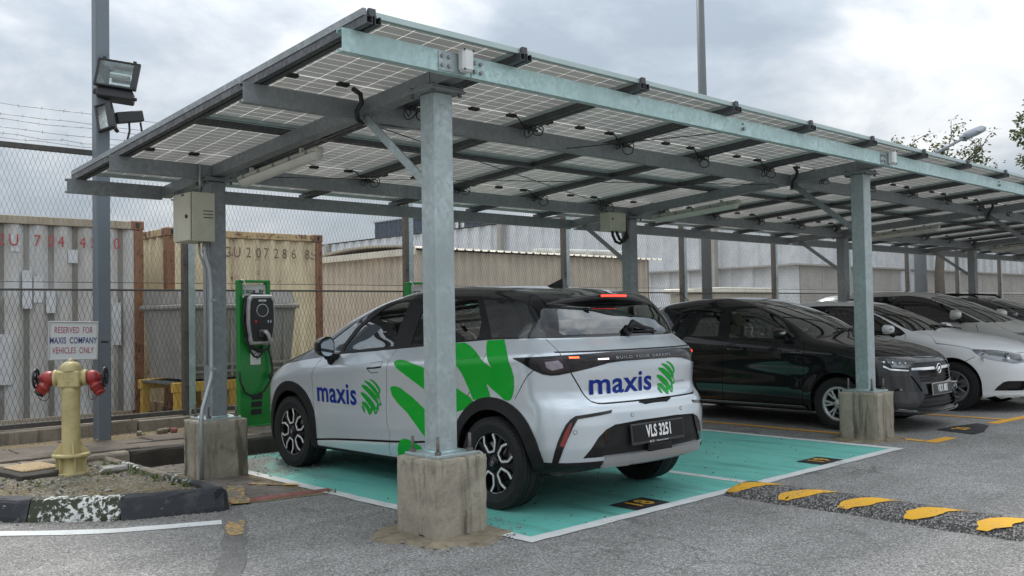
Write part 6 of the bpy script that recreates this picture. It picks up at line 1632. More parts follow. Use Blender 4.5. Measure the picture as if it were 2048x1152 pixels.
def car_root(name, label, cat, XM, YR, face, group=None):
    return thing(name, label, cat, (XM, YR, 0), pi / 2 * face, group)
def arches(sh, b, r, dz=.02):
    for x in (0, b.wb):
        c = circ(x, b.rw + dz, r, 44); sh.take(c, V_SIDE, lambda C: np.abs(C[:, 1]) > .5)
        sh.take([(x - r, b.rw + dz), (x - r, .0), (x + r, .0), (x + r, b.rw + dz)], V_SIDE, lambda C: np.abs(C[:, 1]) > .5)
def under(sh, b, root):
    u = sh.where(lambda C: (b.N(C)[:, 2] < -.75) & (C[:, 2] < .35)); piece(u, 'underbody', 'dash_plastic', root)
SIDE = lambda b: (lambda C: np.abs(b.N(C)[:, 1]) > .45)
SIDEP = lambda b, s_: (lambda C: b.N(C)[:, 1] * s_ > .45)
def seams(sh, polys, view, mask, root, w=.006, m='dash_plastic', depth=-.012):
    for p in polys:
        q = sh.take(band(p, w), view, mask); piece(q, 'panel_gap', m, root, depth)
def door_mirror(root, x, y, z, s_, mat, w=.19, h=.135, d=.10, stalk=True, glass=True, lampbar=False):
    mb = MB()
    def f(u, v):
        a = 2 * pi * v; t = u * pi / 2; k = abs(cos(a)) ** .75 * (1 if cos(a) > 0 else -1), abs(sin(a)) ** .75 * (1 if sin(a) > 0 else -1)
        q = cos(t) ** .55 if u < 1 else 0
        return (x - .02 + d * sin(t) ** .9, y + s_ * w * .5 * k[0] * q + s_ * .01 * u, z + h * .5 * k[1] * q * (1 - .12 * (k[0] > 0) * k[0]))
    mb.grid(f, 10, 28, flip=s_ > 0)
    mb.add([f(0, j / 28) for j in range(28)], [tuple(range(28))]); o = mb.build('door_mirror', mat, root)
    if glass:
        m2 = MB(); m2.add([(x - .0235, y + (f(0, j / 28)[1] - y) * .86, z + (f(0, j / 28)[2] - z) * .86) for j in range(28)], [tuple(range(28)) if s_ < 0 else tuple(range(28))[::-1]]); m2.build('mirror_glass', 'mirror_glass', o)
    if stalk:
        m3 = MB(); m3.tube([(x + .02, y - s_ * w * .30, z - h * .42), (x + .05, y - s_ * w * .62, z - h * .72)], [.032, .04], 8); m3.build('mirror_stalk', 'satin_black', o)
    if lampbar:
        m4 = MB(); m4.box((x + d * .72, y + s_ * w * .22, z + .005), (.03, .075, .022), .008); m4.build('repeater', 'lens_grey', o)
    return o
pbr('lens_grey', (.55, .55, .52), .15, .3, .05, coat=1.)

# ---------------------------------------------------------------- silver hatchback with the green wrap
def build_hero():
    b = hero_body(); root = car_root('hatchback', 'silver hatchback with dark roof, blue lettering and a big green swoosh, parked nose in', 'car', 1.328, .855, 1)
    sh = Shell(b, *b.shell(.024)); RV = v_rear(b); FV = v_front(b); side = SIDE(b)
    rearm = lambda C: C[:, 0] < .15
    arches(sh, b, .352, .018); wells(root, b, .372, .80)
    under(sh, b, root)
    full = sh.copy()
    # upper dark section: roof, pillars, glass and bonnet
    up = sh.take([(-1.3, 1.172), (-.5, 1.172), (-.342, 1.176), (.048, 1.165), (.461, 1.138), (.813, 1.107), (1.394, 1.064), (1.978, 1.022), (2.24, .992), (2.54, .962), (2.755, .935), (3.05, .902), (3.28, .872), (3.40, .868), (3.40, 2.1), (-1.3, 2.1)], V_SIDE)
    bon = up.take([(2.62, -1.2), (2.62, 1.2), (4, 1.2), (4, -1.2)], V_TOP); piece(bon, 'bonnet', 'paint_dark', root, .002, .006)
    ws = up.take([(1.42, -.56), (1.38, -.3), (1.37, 0), (1.38, .3), (1.42, .56), (1.9, .66), (2.50, .735), (2.60, .4), (2.62, 0), (2.60, -.4), (2.50, -.735), (1.9, -.66)], V_TOP, lambda C: (b.N(C)[:, 2] > .25) & (C[:, 2] > 1.0)); piece(ws, 'windscreen', 'glass_clear', root, -.003)
    GF = [(1.248, 1.450), (1.215, 1.12), (1.208, 1.104), (1.56, 1.079), (1.912, 1.048), (1.925, 1.09), (1.80, 1.255), (1.591, 1.40), (1.46, 1.445), (1.36, 1.458)]
    QF = [(1.965, 1.046), (2.20, 1.03), (2.29, 1.075), (2.13, 1.175), (1.92, 1.300), (1.87, 1.262), (1.955, 1.12)]
    GR = [(1.10, 1.455), (1.02, 1.39), (.985, 1.125), (.992, 1.118), (.60, 1.142), (.222, 1.166), (.205, 1.19), (.238, 1.30), (.37, 1.44), (.39, 1.452), (.75, 1.468)]
    CQ = [(.315, 1.452), (.20, 1.34), (.10, 1.235), (.062, 1.178), (-.36, 1.186), (-.375, 1.20), (-.175, 1.402), (-.05, 1.425), (.06, 1.405), (.18, 1.44)]
    DL = [(1.50, 1.462), (1.10, 1.478), (.75, 1.486), (.36, 1.475), (.18, 1.335), (.075, 1.235), (.045, 1.170), (.461, 1.142), (.813, 1.111), (1.394, 1.068), (1.978, 1.026), (1.97, 1.10), (1.88, 1.235), (1.70, 1.385), (1.58, 1.44)]
    for s_ in (1, -1):
        m = SIDEP(b, s_)
        for nm, p, mat in (('side_window', GF, 'glass_side'), ('quarter_window', QF, 'glass_side'), ('side_window', GR, 'glass_side')):
            q = up.take(p, V_SIDE, m); piece(q, nm, mat, root, -.005)
        q = up.take(CQ, V_SIDE, m); piece(q, 'pillar_panel', 'line_panel', root, .001, .006)
        q = up.take(DL, V_SIDE, m); fr = piece(q, 'window_frame', 'satin_black', root, .0005, .012)
    RG = mirror_sym([(.66, 1.195), (.69, 1.215), (.60, 1.36), (.52, 1.395), (.30, 1.40)])
    q = up.take(RG, RV, rearm); piece(q, 'rear_window', 'glass_screen', root, -.003)
    fr = up.take(mirror_sym([(.835, 1.1745), (.823, 1.299), (.796, 1.43), (.4, 1.455)]), RV, lambda C: (C[:, 0] < .15) & (b.N(C)[:, 0] < -.3)); piece(fr, 'tailgate_upper', 'gloss_black', root, 0)
    seams(up, [[(1.03, 1.475), (.96, 1.11)]], V_SIDE, side, root, .005)
    piece(up, 'roof', 'paint_dark', root, 0, .010)
    # belt moulding
    # wheel arch cladding and dark lower edge
    for x in (0, b.wb):
        q = sh.take(circ(x + (.0 if x else -.01), b.rw + .018, .437, 56), V_SIDE, side); piece(q, 'arch_cladding', 'cladding', root, .010, .016)
    lowp = [(-.9, .10), (3.7, .10), (3.7, .26), (3.14, .258), (2.26, .232), (1.2, .238), (.44, .27), (.38, .31), (-.38, .362), (-.9, .372)]
    skid = mirror_sym([(.555, .396), (.585, .335), (.3, .325)])
    q = sh.take(skid, RV, rearm); piece(q, 'skid_plate', 'skid_silver', root, .022, .05)
    q = sh.take(mirror_sym([(.765, .392), (.70, .45), (.625, .525), (.55, .572), (.46, .600), (.2, .612)]), RV, rearm); bp = q
    lens = bp.take([(.755, .398), (.69, .455), (.62, .525), (.55, .567), (.49, .588), (.52, .52), (.57, .45), (.64, .40)], RV); lens2 = bp.take(both([(.755, .398), (.69, .455), (.62, .525), (.55, .567), (.49, .588), (.52, .52), (.57, .45), (.64, .40)]), RV)
    piece(bp, 'bumper_insert', 'cladding', root, -.018); piece(lens, 'bumper_scoop', 'gloss_black', root, -.006, .02); piece(lens2, 'bumper_scoop', 'gloss_black', root, -.006, .02)
    q = sh.take(lowp, V_SIDE); piece(q, 'lower_trim', 'cladding', root, .004, .02)
    # tail lamps and the dark band between them
    lamp = mirror_sym([(1.312, 1.044), (1.10, 1.052), (.86, 1.061), (.38, 1.073), (.1, 1.075)][::1]) 
    half = [(0, 1.012), (.293, 1.011), (.43, 1.003), (.539, .986), (.67, .966), (.796, .950), (.90, .936), (.977, .932), (1.056, .941), (1.146, .968), (1.24, 1.012), (1.32, 1.040), (1.318, 1.047), (1.10, 1.055), (.86, 1.063), (.38, 1.074), (0, 1.075)]
    lampp = half[1:-1] + [half[-1]] + [(-a, c) for a, c in half[1:-1][::-1]] + [half[0]]
    band_ = sh.take(lampp, RV, lambda C: C[:, 0] < .35)
    for s_ in (1, -1):
        lp = [(1.103, 1.034), (.868, 1.049), (.829, 1.021), (.812, .962), (.977, .945), (1.060, .972)]; li = [(1.03, 1.022), (.90, 1.032), (.868, 1.01), (.858, .982), (.965, .965), (1.02, .985)]
        if s_ < 0: lp, li = both(lp), both(li)
        q = band_.take(lp, RV); q2 = q.take(li, RV); piece(q, 'lamp_lens', 'lamp_smoke', root, .004); piece(q2, 'lamp_lens', 'lamp_violet', root, .001)
    piece(band_, 'light_band', 'lamp_dark', root, .004, .014)
    def onrear(off): 
        def f(a, c, off=off, y0=0., z0=0.): return None
        return f
    def rp(y, z, off):
        y = np.asarray(y, float); z = np.asarray(z, float); P = np.stack([b.rearx(y, z), y, z], 1); return P + b.N(P) * off
    def spt(y, z, off): 
        y = np.asarray(y, float); z = np.asarray(z, float); return None
    lettering('band_lettering', 'BUILD YOUR DREAMS', lambda a, c: rp(.04 - a, 1.0345 + c, .0065), .58, .0165, 'badge_dim', root, .0, .2, 1.3)
    def led(name, u0, u1, z0, z1, mat, n=7, sl=0.):
        for k in range(n):
            a = u0 + (u1 - u0) * (k + .1) / n; c = u0 + (u1 - u0) * (k + .85) / n
            q = full.take([(a, z0), (c, z0 + sl), (c, z1 + sl), (a, z1)], RV, rearm, remove=False); piece(q, name, mat, root, .0065)
    led('led_segment', .795, .70, 1.041, 1.052, 'led_amber'); led('led_segment', .53, .42, 1.026, 1.035, 'led_white'); led('led_segment', -.735, -.80, 1.035, 1.052, 'led_red', 3)
    # bumper corner vents with red reflectors
    vent = [(1.044, .36), (1.03, .44), (1.005, .50), (.965, .565), (.926, .614), (.88, .648), (.827, .671), (.65, .684), (.472, .696), (.491, .676), (.66, .662), (.808, .650), (.858, .60), (.905, .53), (.955, .45), (.985, .36)]
    refl = [(.985, .478), (.940, .560), (.905, .605), (.862, .636), (.905, .535), (.945, .47)]
    for s_ in (1, -1):
        vp, rp_ = (vent, refl) if s_ > 0 else (both(vent), both(refl))
        q = sh.take(vp, RV, lambda C: C[:, 0] < .35); r_ = q.take(rp_, RV); piece(q, 'bumper_vent', 'gloss_black', root, .006, .012); piece(r_, 'reflector', 'lamp_red', root, .003, .01)
    # wrap and lettering are taken from an untouched copy of the skin
    clean = sh.copy()
    gs = [([(1.102, .97), (1.107, .985), (1.09, .997), (1.03, 1.005), (.957, .999), (.745, .960), (.56, .902), (.388, .828), (.209, .757), (.15, .70), (.379, .645), (.55, .705), (.738, .791), (.921, .873), (1.054, .935)]),
          ([(1.168, .775), (1.160, .79), (1.114, .800), (1.041, .79), (.89, .725), (.747, .645), (.60, .53), (.45, .38), (.55, .335), (.66, .355), (.737, .434), (.85, .52), (.959, .60), (1.09, .675), (1.150, .725)]),
          ([(.62, 1.1235), (.464, 1.1345), (.335, 1.1415), (.25, 1.118), (.16, 1.078), (.06, 1.02), (-.028, .976), (.03, 1.05), (.075, 1.11), (.094, 1.159), (-.078, 1.167), (-.14, 1.10), (-.18, 1.05), (-.215, .98), (-.229, .92), (-.225, .85), (-.208, .79), (-.19, .765), (-.164, .755), (-.13, .761), (-.092, .785), (-.02, .825), (.042, .866), (.022, .82), (.001, .772), (.08, .75), (.184, .744), (.235, .83), (.284, .918), (.34, .98), (.399, 1.024), (.52, 1.08)]),
          ([(1.125, .22), (1.122, .27), (1.112, .31), (1.081, .355), (1.045, .388), (1.00, .402), (.949, .40), (.88, .385), (.80, .36), (.78, .22)])]
    for s_ in (1, -1):
        for p in gs:
            q = clean.take(smoothpoly(p, 2) if len(p) < 0 else p, V_SIDE, SIDEP(b, s_), remove=False); o = piece(q, 'green_swoosh', 'wrap_green', root, .0016)
    # panel gaps, then panels
    B_ = [(1.141, 1.09), (1.17, 1.03), (1.19, .97), (1.200, .88), (1.222, .75), (1.236, .612), (1.222, .498), (1.188, .43), (1.19, .36), (1.225, .30), (1.231, .24)]
    F_ = [(2.205, 1.0), (2.26, .94), (2.305, .86), (2.318, .80), (2.320, .72), (2.313, .60), (2.298, .464), (2.275, .34), (2.262, .25)]
    R_ = [(.052, 1.165), (.045, 1.09), (.075, 1.00), (.125, .91), (.20, .82), (.29, .72)]
    Q_ = [(-.385, .965), (-.345, .93), (-.285, .85), (-.225, .77)]
    C_ = [(2.285, .284), (1.98, .312), (1.6, .338), (1.2, .362), (.85, .388), (.52, .425)]
    seams(sh, [F_, B_, R_, Q_], V_SIDE, side, root, .0065)
    q = sh.take(band(C_, .017), V_SIDE, side); piece(q, 'sill_trim', 'gloss_black', root, -.002, .006)
    T_ = [(.838, 1.172), (.85, 1.09), (.858, 1.064)]; T2 = [(.793, .949), (.745, .895), (.70, .843), (.66, .79), (.628, .757), (.58, .743), (.525, .740), (.2, .739), (0, .739)]
    T2 = T2 + [(-a, c) for a, c in T2[:-1][::-1]]
    seams(sh, [T_, [(-a, c) for a, c in T_[::-1]]], RV, lambda C: C[:, 0] < .3, root, .008); q = sh.take(band(T2, .011), RV, rearm); piece(q, 'panel_gap', 'dash_plastic', root, -.02)
    for s_ in (1, -1):
        m = SIDEP(b, s_)
        hf = [(1.472, .925), (1.440, .968), (1.266, .984), (1.272, .942), (1.315, .898), (1.420, .888)]; hr = [(.395, 1.018), (.325, 1.064), (.154, 1.074), (.160, 1.032), (.20, .985), (.33, .968)]
        for h in (hf, hr):
            seams(sh, [h + h[:1]], V_SIDE, m, root, .005, depth=-.006)
            q = sh.take(h, V_SIDE, m); up_ = [(h[0][0], h[0][1]), h[1], h[2], h[3]]
            k = q.take(band([h[0], (.5 * (h[0][0] + h[3][0]), .5 * (h[0][1] + h[3][1]) - .004), h[3]], .012), V_SIDE); piece(k, 'handle_slot', 'dash_plastic', root, -.012)
            hd_ = q.take([h[0], h[1], h[2], h[3]], V_SIDE); mm = 'paint_silver' if h is hf else 'wrap_green'
            piece(hd_, 'door_handle', mm, root, .005, .012); piece(q, 'handle_recess', mm, root, -.007)
        fd = sh.take(F_[:1] + F_[1:-1] + [(2.266, .285), (1.6, .338), (1.19, .364)] + B_[:-2][::-1], V_SIDE, m); piece(fd, 'front_door', 'paint_silver', root, .0, .012)
        rd = sh.take(B_[:-2] + [(1.19, .364), (.85, .388), (.45, .43), (.40, .55), (.33, .66), (.29, .72)] + R_[::-1][1:], V_SIDE, m); piece(rd, 'rear_door', 'paint_silver', root, .0, .012)
    tg = sh.take([(.838, 1.173), (.85, 1.09), (.86, 1.055), (.79, .95), (.70, .843), (.628, .757), (.525, .740), (-.525, .740), (-.628, .757), (-.70, .843), (-.79, .95), (-.86, 1.055), (-.85, 1.09), (-.838, 1.173)], RV, rearm); piece(tg, 'tailgate', 'paint_silver', root, 0, .012)
    piece(sh, 'body', 'paint_silver', root, 0, .012)
    # tailgate lettering, swooshes, side lettering
    lettering('side_lettering', 'maxis', lambda a, c: (lambda x, z: np.stack([x, b.sidey(x, z) + .003, z], 1))(1.945 - a, .700 + c), .60, .170, 'wrap_blue', root, .0035, .2, 1.06)
    lettering('side_lettering', 'maxis', lambda a, c: (lambda x, z: np.stack([x, -(b.sidey(x, z) + .003), z], 1))(1.945 + a, .700 + c), .60, .170, 'wrap_blue', root, .0035, .2, 1.06)
    lettering('tailgate_lettering', 'maxis', lambda a, c: rp(.268 - a, .866 + c, .003), .582, .138, 'wrap_blue', root, .0035, .2, 1.06)
    lettering('model_badge', 'DOLPHIN', lambda a, c: rp(-.375 - a, .838 + c, .003), .13, .016, 'badge', root, .002, .2, 1.2)
    skin = full
    for i, (p, w) in enumerate(SW):
        rb = ribbon(p, w)
        q = skin.take([(-.2 - a * .222, .875 + c * .222) for a, c in rb], RV, rearm, remove=False); piece(q, 'swoosh_mark', 'wrap_green_flat', root, .0022 + .0003 * i)
        for s_ in (1, -1):
            q = skin.take([(1.44 - a * .265 * s_, .700 + c * .275) for a, c in rb], V_SIDE, SIDEP(b, s_), remove=False); piece(q, 'swoosh_mark', 'wrap_green_flat', root, .0022 + .0003 * i)
    # number plate
    z0, tl = .518, .10; pr = bpy.data.objects.new('number_plate', None); COL.objects.link(pr); pr.parent = root; pr.location = (-.772, .015, z0); pr.rotation_euler = (0, radians(6), 0)
    mb = MB(); mb.box((0, 0, 0), (.02, .575, .142), .006); mb.build('plate_holder', 'plate_rim', pr)
    mb = MB(); mb.box((-.011, 0, .006), (.004, .548, .112), .001); mb.build('plate_face', 'plate_black', pr)
    mb = MB(); put_text(mb, 'VLS 3251', .112, (-.0135, .0, .008), (0, -1, 0), (0, 0, 1), bold=.0035, sx=.62, spacing=1.05, lift=.001); mb.build('plate_lettering', 'plate_letter', pr)
    mb = MB(); put_text(mb, 'BYD', .022, (-.0105, .085, -.060), (0, -1, 0), (0, 0, 1), sx=1.2, lift=.001); put_text(mb, 'Millennium Autobeyond', .0165, (-.0105, -.03, -.060), (0, -1, 0), (0, 0, 1), sx=.8, lift=.001); mb.build('dealer_lettering', 'plate_letter', pr)
    mb = MB(); mb.box((-.775, -.0, .415), (.03, .26, .06), .01); mb.build('sensor_box', 'cladding', root)
    for (u, z) in ((.766, .565), (.27, .652), (-.018 - .25, .652), (-.766, .565)):
        y = u if abs(u) < .5 else math.copysign(.70, u); P = rp([y], [z], .0)[0]; n = b.N(P[None])[0]; mb = MB(); mb.tube([Vector(P) - Vector(n) * .004, Vector(P) + Vector(n) * .0025], .011, 14); o = mb.build('parking_sensor', 'paint_silver', root); mb = MB(); mb.tube([Vector(P) + Vector(n) * .0015 + (Vector(n).orthogonal().normalized() * cos(t) + Vector(n).cross(Vector(n).orthogonal().normalized()) * sin(t)) * .0125 for t in np.linspace(0, 2 * pi, 15)[:-1]], .0016, 4, closed=True); mb.build('sensor_ring', 'dash_plastic', o)
    # lip over the light band, tailgate handle notch
    mb = MB()
    def lip(u, v):
        y = (u - .5) * 1.46; z = 1.084 - .0 * abs(u - .5); a = 2 * pi * v; P = rp([y], [z], 0.)[0]
        return (P[0] + .012 - .020 * cos(a), P[1], P[2] + .006 * sin(a))
    mb.grid(lip, 36, 8); mb.build('tailgate_lip', 'paint_silver', root)
    mb = MB(); P = rp([.0], [.722], 0)[0]; mb.prism([(-.17, .01), (-.10, -.024), (.10, -.024), (.17, .01)], P[0] - .004, P[0] + .03, 'x'); mb.v = [(x, y, z + .724) for x, y, z in mb.v]; mb.build('grip_recess', 'cladding', root)
    # spoiler
    mb = MB(); NS = 34
    def spo(u, v):
        y = (u - .5) * 1.24; e = abs(2 * u - 1); k = (1 - e ** 8)
        xt = -.375 + .115 * e ** 2.2; zt = float(b.top(.02)) - .050 * y * y - .004
        x0 = .10; z0 = float(b.top(x0)) - b.crown * y * y + .001
        ztr = 1.478 - .075 * e ** 2
        P = [(x0, z0), (x0 - .16, (z0 + ztr) / 2 + .022), (xt + .10, ztr + .012), (xt, ztr - .004), (xt + .004, ztr - .030), (xt + .05, ztr - .052), (-.16, 1.425 - .05 * e ** 2), (.06, 1.43 - .08 * e * e)]
        i = v * (len(P) - 1); j = min(int(i), len(P) - 2); f = i - j
        x = P[j][0] * (1 - f) + P[j + 1][0] * f; z = P[j][1] * (1 - f) + P[j + 1][1] * f
        if e > .985: z = z * .35 + .65 * (ztr - .02); 
        return (x, y * (1 - .03 * (z < ztr - .03)), z)
    mb.grid(spo, NS, 28, flip=False); mb.build('spoiler', 'paint_dark', root)
    mb = MB(); mb.box((-.379, 0, 1.462), (.012, .29, .020), .004); bl = mb.build('brake_lamp', 'lamp_red', root)
    for k in range(14):
        mb = MB(); mb.box((-.386, -.13 + k * .02, 1.462), (.004, .0135, .013), .001); mb.build('led_segment', 'led_red', bl)
    mb = MB(); V = [(.30, .012, 1.548), (.30, -.012, 1.548), (.09, .032, 1.531), (.09, -.032, 1.531), (.115, .012, 1.608), (.115, -.012, 1.608), (.17, .008, 1.590), (.17, -.008, 1.590)]
    mb.add(V, [(0, 2, 4, 6), (1, 7, 5, 3), (2, 3, 5, 4), (4, 5, 7, 6), (6, 7, 1, 0), (0, 1, 3, 2)]); mb.build('aerial_fin', 'paint_dark', root)
    # rear wiper
    def gp(y, z, off): P = rp([y], [z], off)[0]; return Vector(P)
    mb = MB(); mb.tube([gp(.01, 1.20, -.0), gp(.01, 1.20, .03)], .034, 12); mb.tube([gp(.01, 1.205, .03), gp(-.06, 1.245, .034), gp(-.16, 1.222, .026), gp(-.30, 1.208, .018)], [.024, .028, .016, .007], 8); mb.tube([gp(.02, 1.20, .014), gp(-.33, 1.196, .012)], .008, 6); mb.build('rear_wiper', 'satin_black', root)
    # mirrors, wheels, cabin
    for s_ in (1, -1): door_mirror(root, 1.98, s_ * .945, 1.090, s_, 'gloss_black', .145, .175, .13)
    for s_ in (1, -1):
        mb = MB(); mb.box((2.01, s_ * .855, 1.005), (.14, .13, .05), .02); mb.build('mirror_base', 'satin_black', root)
    wheels(root, b, 1.735 - .20, .205, 'hex', .2159)
    cabin(root, b, 2.45, 1.03)
    return root
build_hero()

# ---------------------------------------------------------------- black hatchback, nose out
def build_black():
    b = black_body(); root = car_root('hatchback', 'glossy black hatchback parked nose out with plate VKX 885 and silver wheels', 'car', 6.62, 3.64, -1)
    sh = Shell(b, *b.shell(.028)); FV = v_front(b); RV = v_rear(b); side = SIDE(b); fm = lambda C: C[:, 0] > 2.3
    arches(sh, b, .325, .02); wells(root, b, .34, .76); under(sh, b, root)
    ws = sh.take([(1.42, -.53), (1.385, -.25), (1.38, 0), (1.385, .25), (1.42, .53), (1.75, .60), (2.14, .67), (2.25, .45), (2.28, 0), (2.25, -.45), (2.14, -.67), (1.75, -.60)], V_TOP, lambda C: (b.N(C)[:, 2] > .25) & (C[:, 2] > .98)); piece(ws, 'windscreen', 'glass_screen', root, -.003)
    GFr = [(1.072, 1.345), (1.125, 1.022), (1.14, 1.010), (1.95, 1.000), (1.99, 1.03), (1.76, 1.225), (1.52, 1.345), (1.40, 1.366), (1.2, 1.366)]
    GRr = [(.93, 1.345), (.965, 1.022), (.50, 1.022), (.475, 1.320), (.60, 1.345)]; GT = [(.46, 1.310), (.482, 1.022), (.33, 1.035), (.27, 1.08), (.325, 1.225), (.385, 1.285)]
    DLr = [(1.45, 1.385), (1.2, 1.386), (.8, 1.375), (.5, 1.350), (.36, 1.305), (.29, 1.235), (.23, 1.08), (.31, 1.015), (1.0, 1.000), (2.0, .980), (2.06, 1.02), (1.80, 1.235), (1.58, 1.352)]
    for s_ in (1, -1):
        m = SIDEP(b, s_)
        for nm, p, mat in (('side_window', GFr, 'glass_tint'), ('side_window', GRr, 'glass_tint'), ('quarter_window', GT, 'glass_tint')):
            q = sh.take(p, V_SIDE, m); piece(q, nm, mat, root, -.005)
        q = sh.take(DLr, V_SIDE, m); piece(q, 'window_frame', 'satin_black', root, 0, .012)
        v = MB(); v.grid(lambda u, w, s_=s_: (lambda x, z: (x, s_ * (float(b.sidey([x], [z])[0]) + .012 + .012 * sin(pi * w)), z))(.34 + .60 * u, 1.30 + .06 * sin(pi * min(1, u * .9 + .1)) * .8 + .035 * w), 14, 3); v.build('rain_visor', 'gloss_black', root)
    rg = sh.take(mirror_sym([(.58, 1.08), (.60, 1.10), (.50, 1.31), (.3, 1.325)]), RV, lambda C: C[:, 0] < .1); piece(rg, 'rear_window', 'glass_dark', root, -.003)
    # nose
    for s_ in (1, -1):
        hp_ = [(1.001, .795), (.93, .812), (.89, .812), (.62, .782), (.42, .752), (.50, .71), (.601, .668), (.893, .689), (.96, .72)]
        inn = [(.90, .795), (.64, .768), (.49, .742), (.60, .69), (.86, .70)]
        if s_ < 0: hp_, inn = both(hp_), both(inn)
        q = sh.take(hp_, FV, fm); q2 = q.take(inn, FV); piece(q, 'headlamp', 'lamp_dark', root, .003, .012); ho = piece(q2, 'headlamp_reflector', 'lamp_grey', root, -.03)
        piece(Shell(b, q2.V, q2.T), 'headlamp_lens', 'lens_clear', root, .004)
        mb = MB()
        for k in range(4):
            y = s_ * (.50 + .07 * k); P = b.frontx([y * .97], [.735])[0]; mb.box((P - .045, y, .735 + .006 * k), (.05, .045, .034), .012)
        mb.build('headlamp_cell', 'chrome', root)
        dr = [(.985, .705), (.90, .672), (.62, .655), (.60, .668), (.89, .688), (.97, .72)]
        q = sh.take(dr if s_ > 0 else both(dr), FV, fm); piece(q, 'lamp_trim', 'chrome', root, .003)
    q = sh.take(mirror_sym([(.435, .655), (.43, .54), (.2, .520)]), FV, fm); piece(q, 'grille', 'dash_plastic', root, -.035)
    q = sh.take(mirror_sym([(.56, .686), (.565, .664), (.3, .658), (.1, .656)])[::-1], FV, fm); piece(q, 'chrome_bar', 'chrome', root, .010, .02)
    for z in (.628, .590, .555):
        mb = MB(); mb.grid(lambda u, v, z=z: (float(b.frontx([(u - .5) * .84], [z])[0]) - .012 + .010 * cos(2 * pi * v), (u - .5) * .84, z + .005 * sin(2 * pi * v)), 20, 8); mb.build('grille_slat', 'gloss_black', root)
    q = sh.take(mirror_sym([(.44, .738), (.55, .692), (.3, .689)]), FV, fm); piece(q, 'upper_grille', 'satin_black', root, -.01, .008)
    hb = [(.90, .868), (.67, .842), (.366, .795), (.0, .778)]; 
    seams(sh, [hb + [(-a, c) for a, c in hb[:-1][::-1]]], FV, fm, root, .008)
    for s_ in (1, -1):
        co = [(.917, .606), (.566, .603), (.46, .50), (.405, .428), (.50, .34), (.61, .262), (.90, .240)]; up_ = [(.917, .606), (.566, .603), (.46, .50), (.41, .435), (.60, .438), (.90, .44)]
        if s_ < 0: co, up_ = both(co), both(up_)
        q = sh.take(co, FV, fm); q2 = q.take(up_, FV); piece(q, 'bumper_corner', 'paint_black', root, .010, .02); piece(q2, 'bumper_corner', 'gloss_black', root, -.012, .012)
        mb = MB(); P = float(b.frontx([s_ * .62], [.47])[0]); mb.box((P - .005, s_ * .66, .468), (.03, .16, .024), .008, rotz(-s_ * .5)); mb.build('fog_lamp', 'lamp_grey', root)
    q = sh.take(mirror_sym([(.40, .405), (.40, .37), (.56, .262), (.3, .255)]), FV, fm); piece(q, 'lower_grille', 'dash_plastic', root, -.03)
    for z in (.36, .32, .285):
        mb = MB(); mb.grid(lambda u, v, z=z: (float(b.frontx([(u - .5) * .84], [z])[0]) - .016 + .008 * cos(2 * pi * v), (u - .5) * .84, z + .004 * sin(2 * pi * v)), 16, 8); mb.build('grille_slat', 'gloss_black', root)
    mb = MB()
    def lipf(u, v):
        y = (u - .5) * 1.5; P = float(b.frontx([y * .98], [.22])[0]); a = 2 * pi * v; return (P + .006 + .038 * cos(a), y, .212 + .016 * sin(a) + .035 * abs(2 * u - 1) ** 4)
    mb.grid(lipf, 36, 8); mb.build('front_lip', 'gloss_black', root)
    mb = MB(); mb.grid(lambda u, v: (lambda y: (float(b.frontx([y * .98], [.22])[0]) + .044 - .008 * v, y, .226 + .035 * abs(2 * u - 1) ** 4 + .004 * v))((u - .5) * 1.4), 36, 1); mb.build('lip_chrome', 'chrome', root)
    # emblem, plate
    P = float(b.frontx([0], [.66])[0]); mb = MB(); mb.tube([(P + .018, .052 * cos(a), .664 + .052 * sin(a)) for a in np.linspace(0, 2 * pi, 29)[:-1]], .0075, 8, closed=True); mb.tube([(P + .016, .026, .685), (P + .017, .004, .675), (P + .017, -.004, .655), (P + .016, -.028, .632)], [.010, .014, .014, .008], 6); mb.build('emblem', 'chrome', root)
    mb = MB(); mb.lathe([(.048, P + .012), (0, P + .0125)], 24, 'x', (0, 0, .664)); mb.build('emblem_back', 'gloss_black', root)
    P = float(b.frontx([0], [.46])[0]); pr = bpy.data.objects.new('number_plate', None); COL.objects.link(pr); pr.parent = root; pr.location = (P + .016, 0, .452); pr.rotation_euler = (0, radians(-3), 0)
    mb = MB(); mb.box((0, 0, 0), (.016, .50, .130), .004); mb.build('plate_holder', 'plate_rim_silver', pr)
    mb = MB(); mb.box((.008, 0, 0), (.004, .484, .114), .001); mb.build('plate_face', 'plate_rim', pr)
    mb = MB(); put_text(mb, 'VKX 885', .105, (.0102, 0, 0), (0, 1, 0), (0, 0, 1), bold=.0035, sx=.62, spacing=1.05, lift=.001); mb.build('plate_lettering', 'plate_letter', pr)
    # panel gaps and panels
    Bs = [(1.00, .995), (1.043, .96), (1.045, .6), (1.03, .40), (1.02, .245)]; Fs = [(2.10, .965), (2.134, .92), (2.128, .70), (2.11, .45), (2.09, .245)]; Rs = [(.29, 1.02), (.34, .92), (.44, .75), (.40, .60)]
    seams(sh, [Bs, Fs, Rs, [(2.09, .25), (1.5, .245), (.45, .25)]], V_SIDE, side, root, .006)
    hs = [(2.26, .70), (2.6, .735), (3.0, .70), (3.12, .62)]; hs = [(a, c) for a, c in hs]
    seams(sh, [hs, [(a, -c) for a, c in hs]], V_TOP, lambda C: b.N(C)[:, 2] > .3, root, .006)
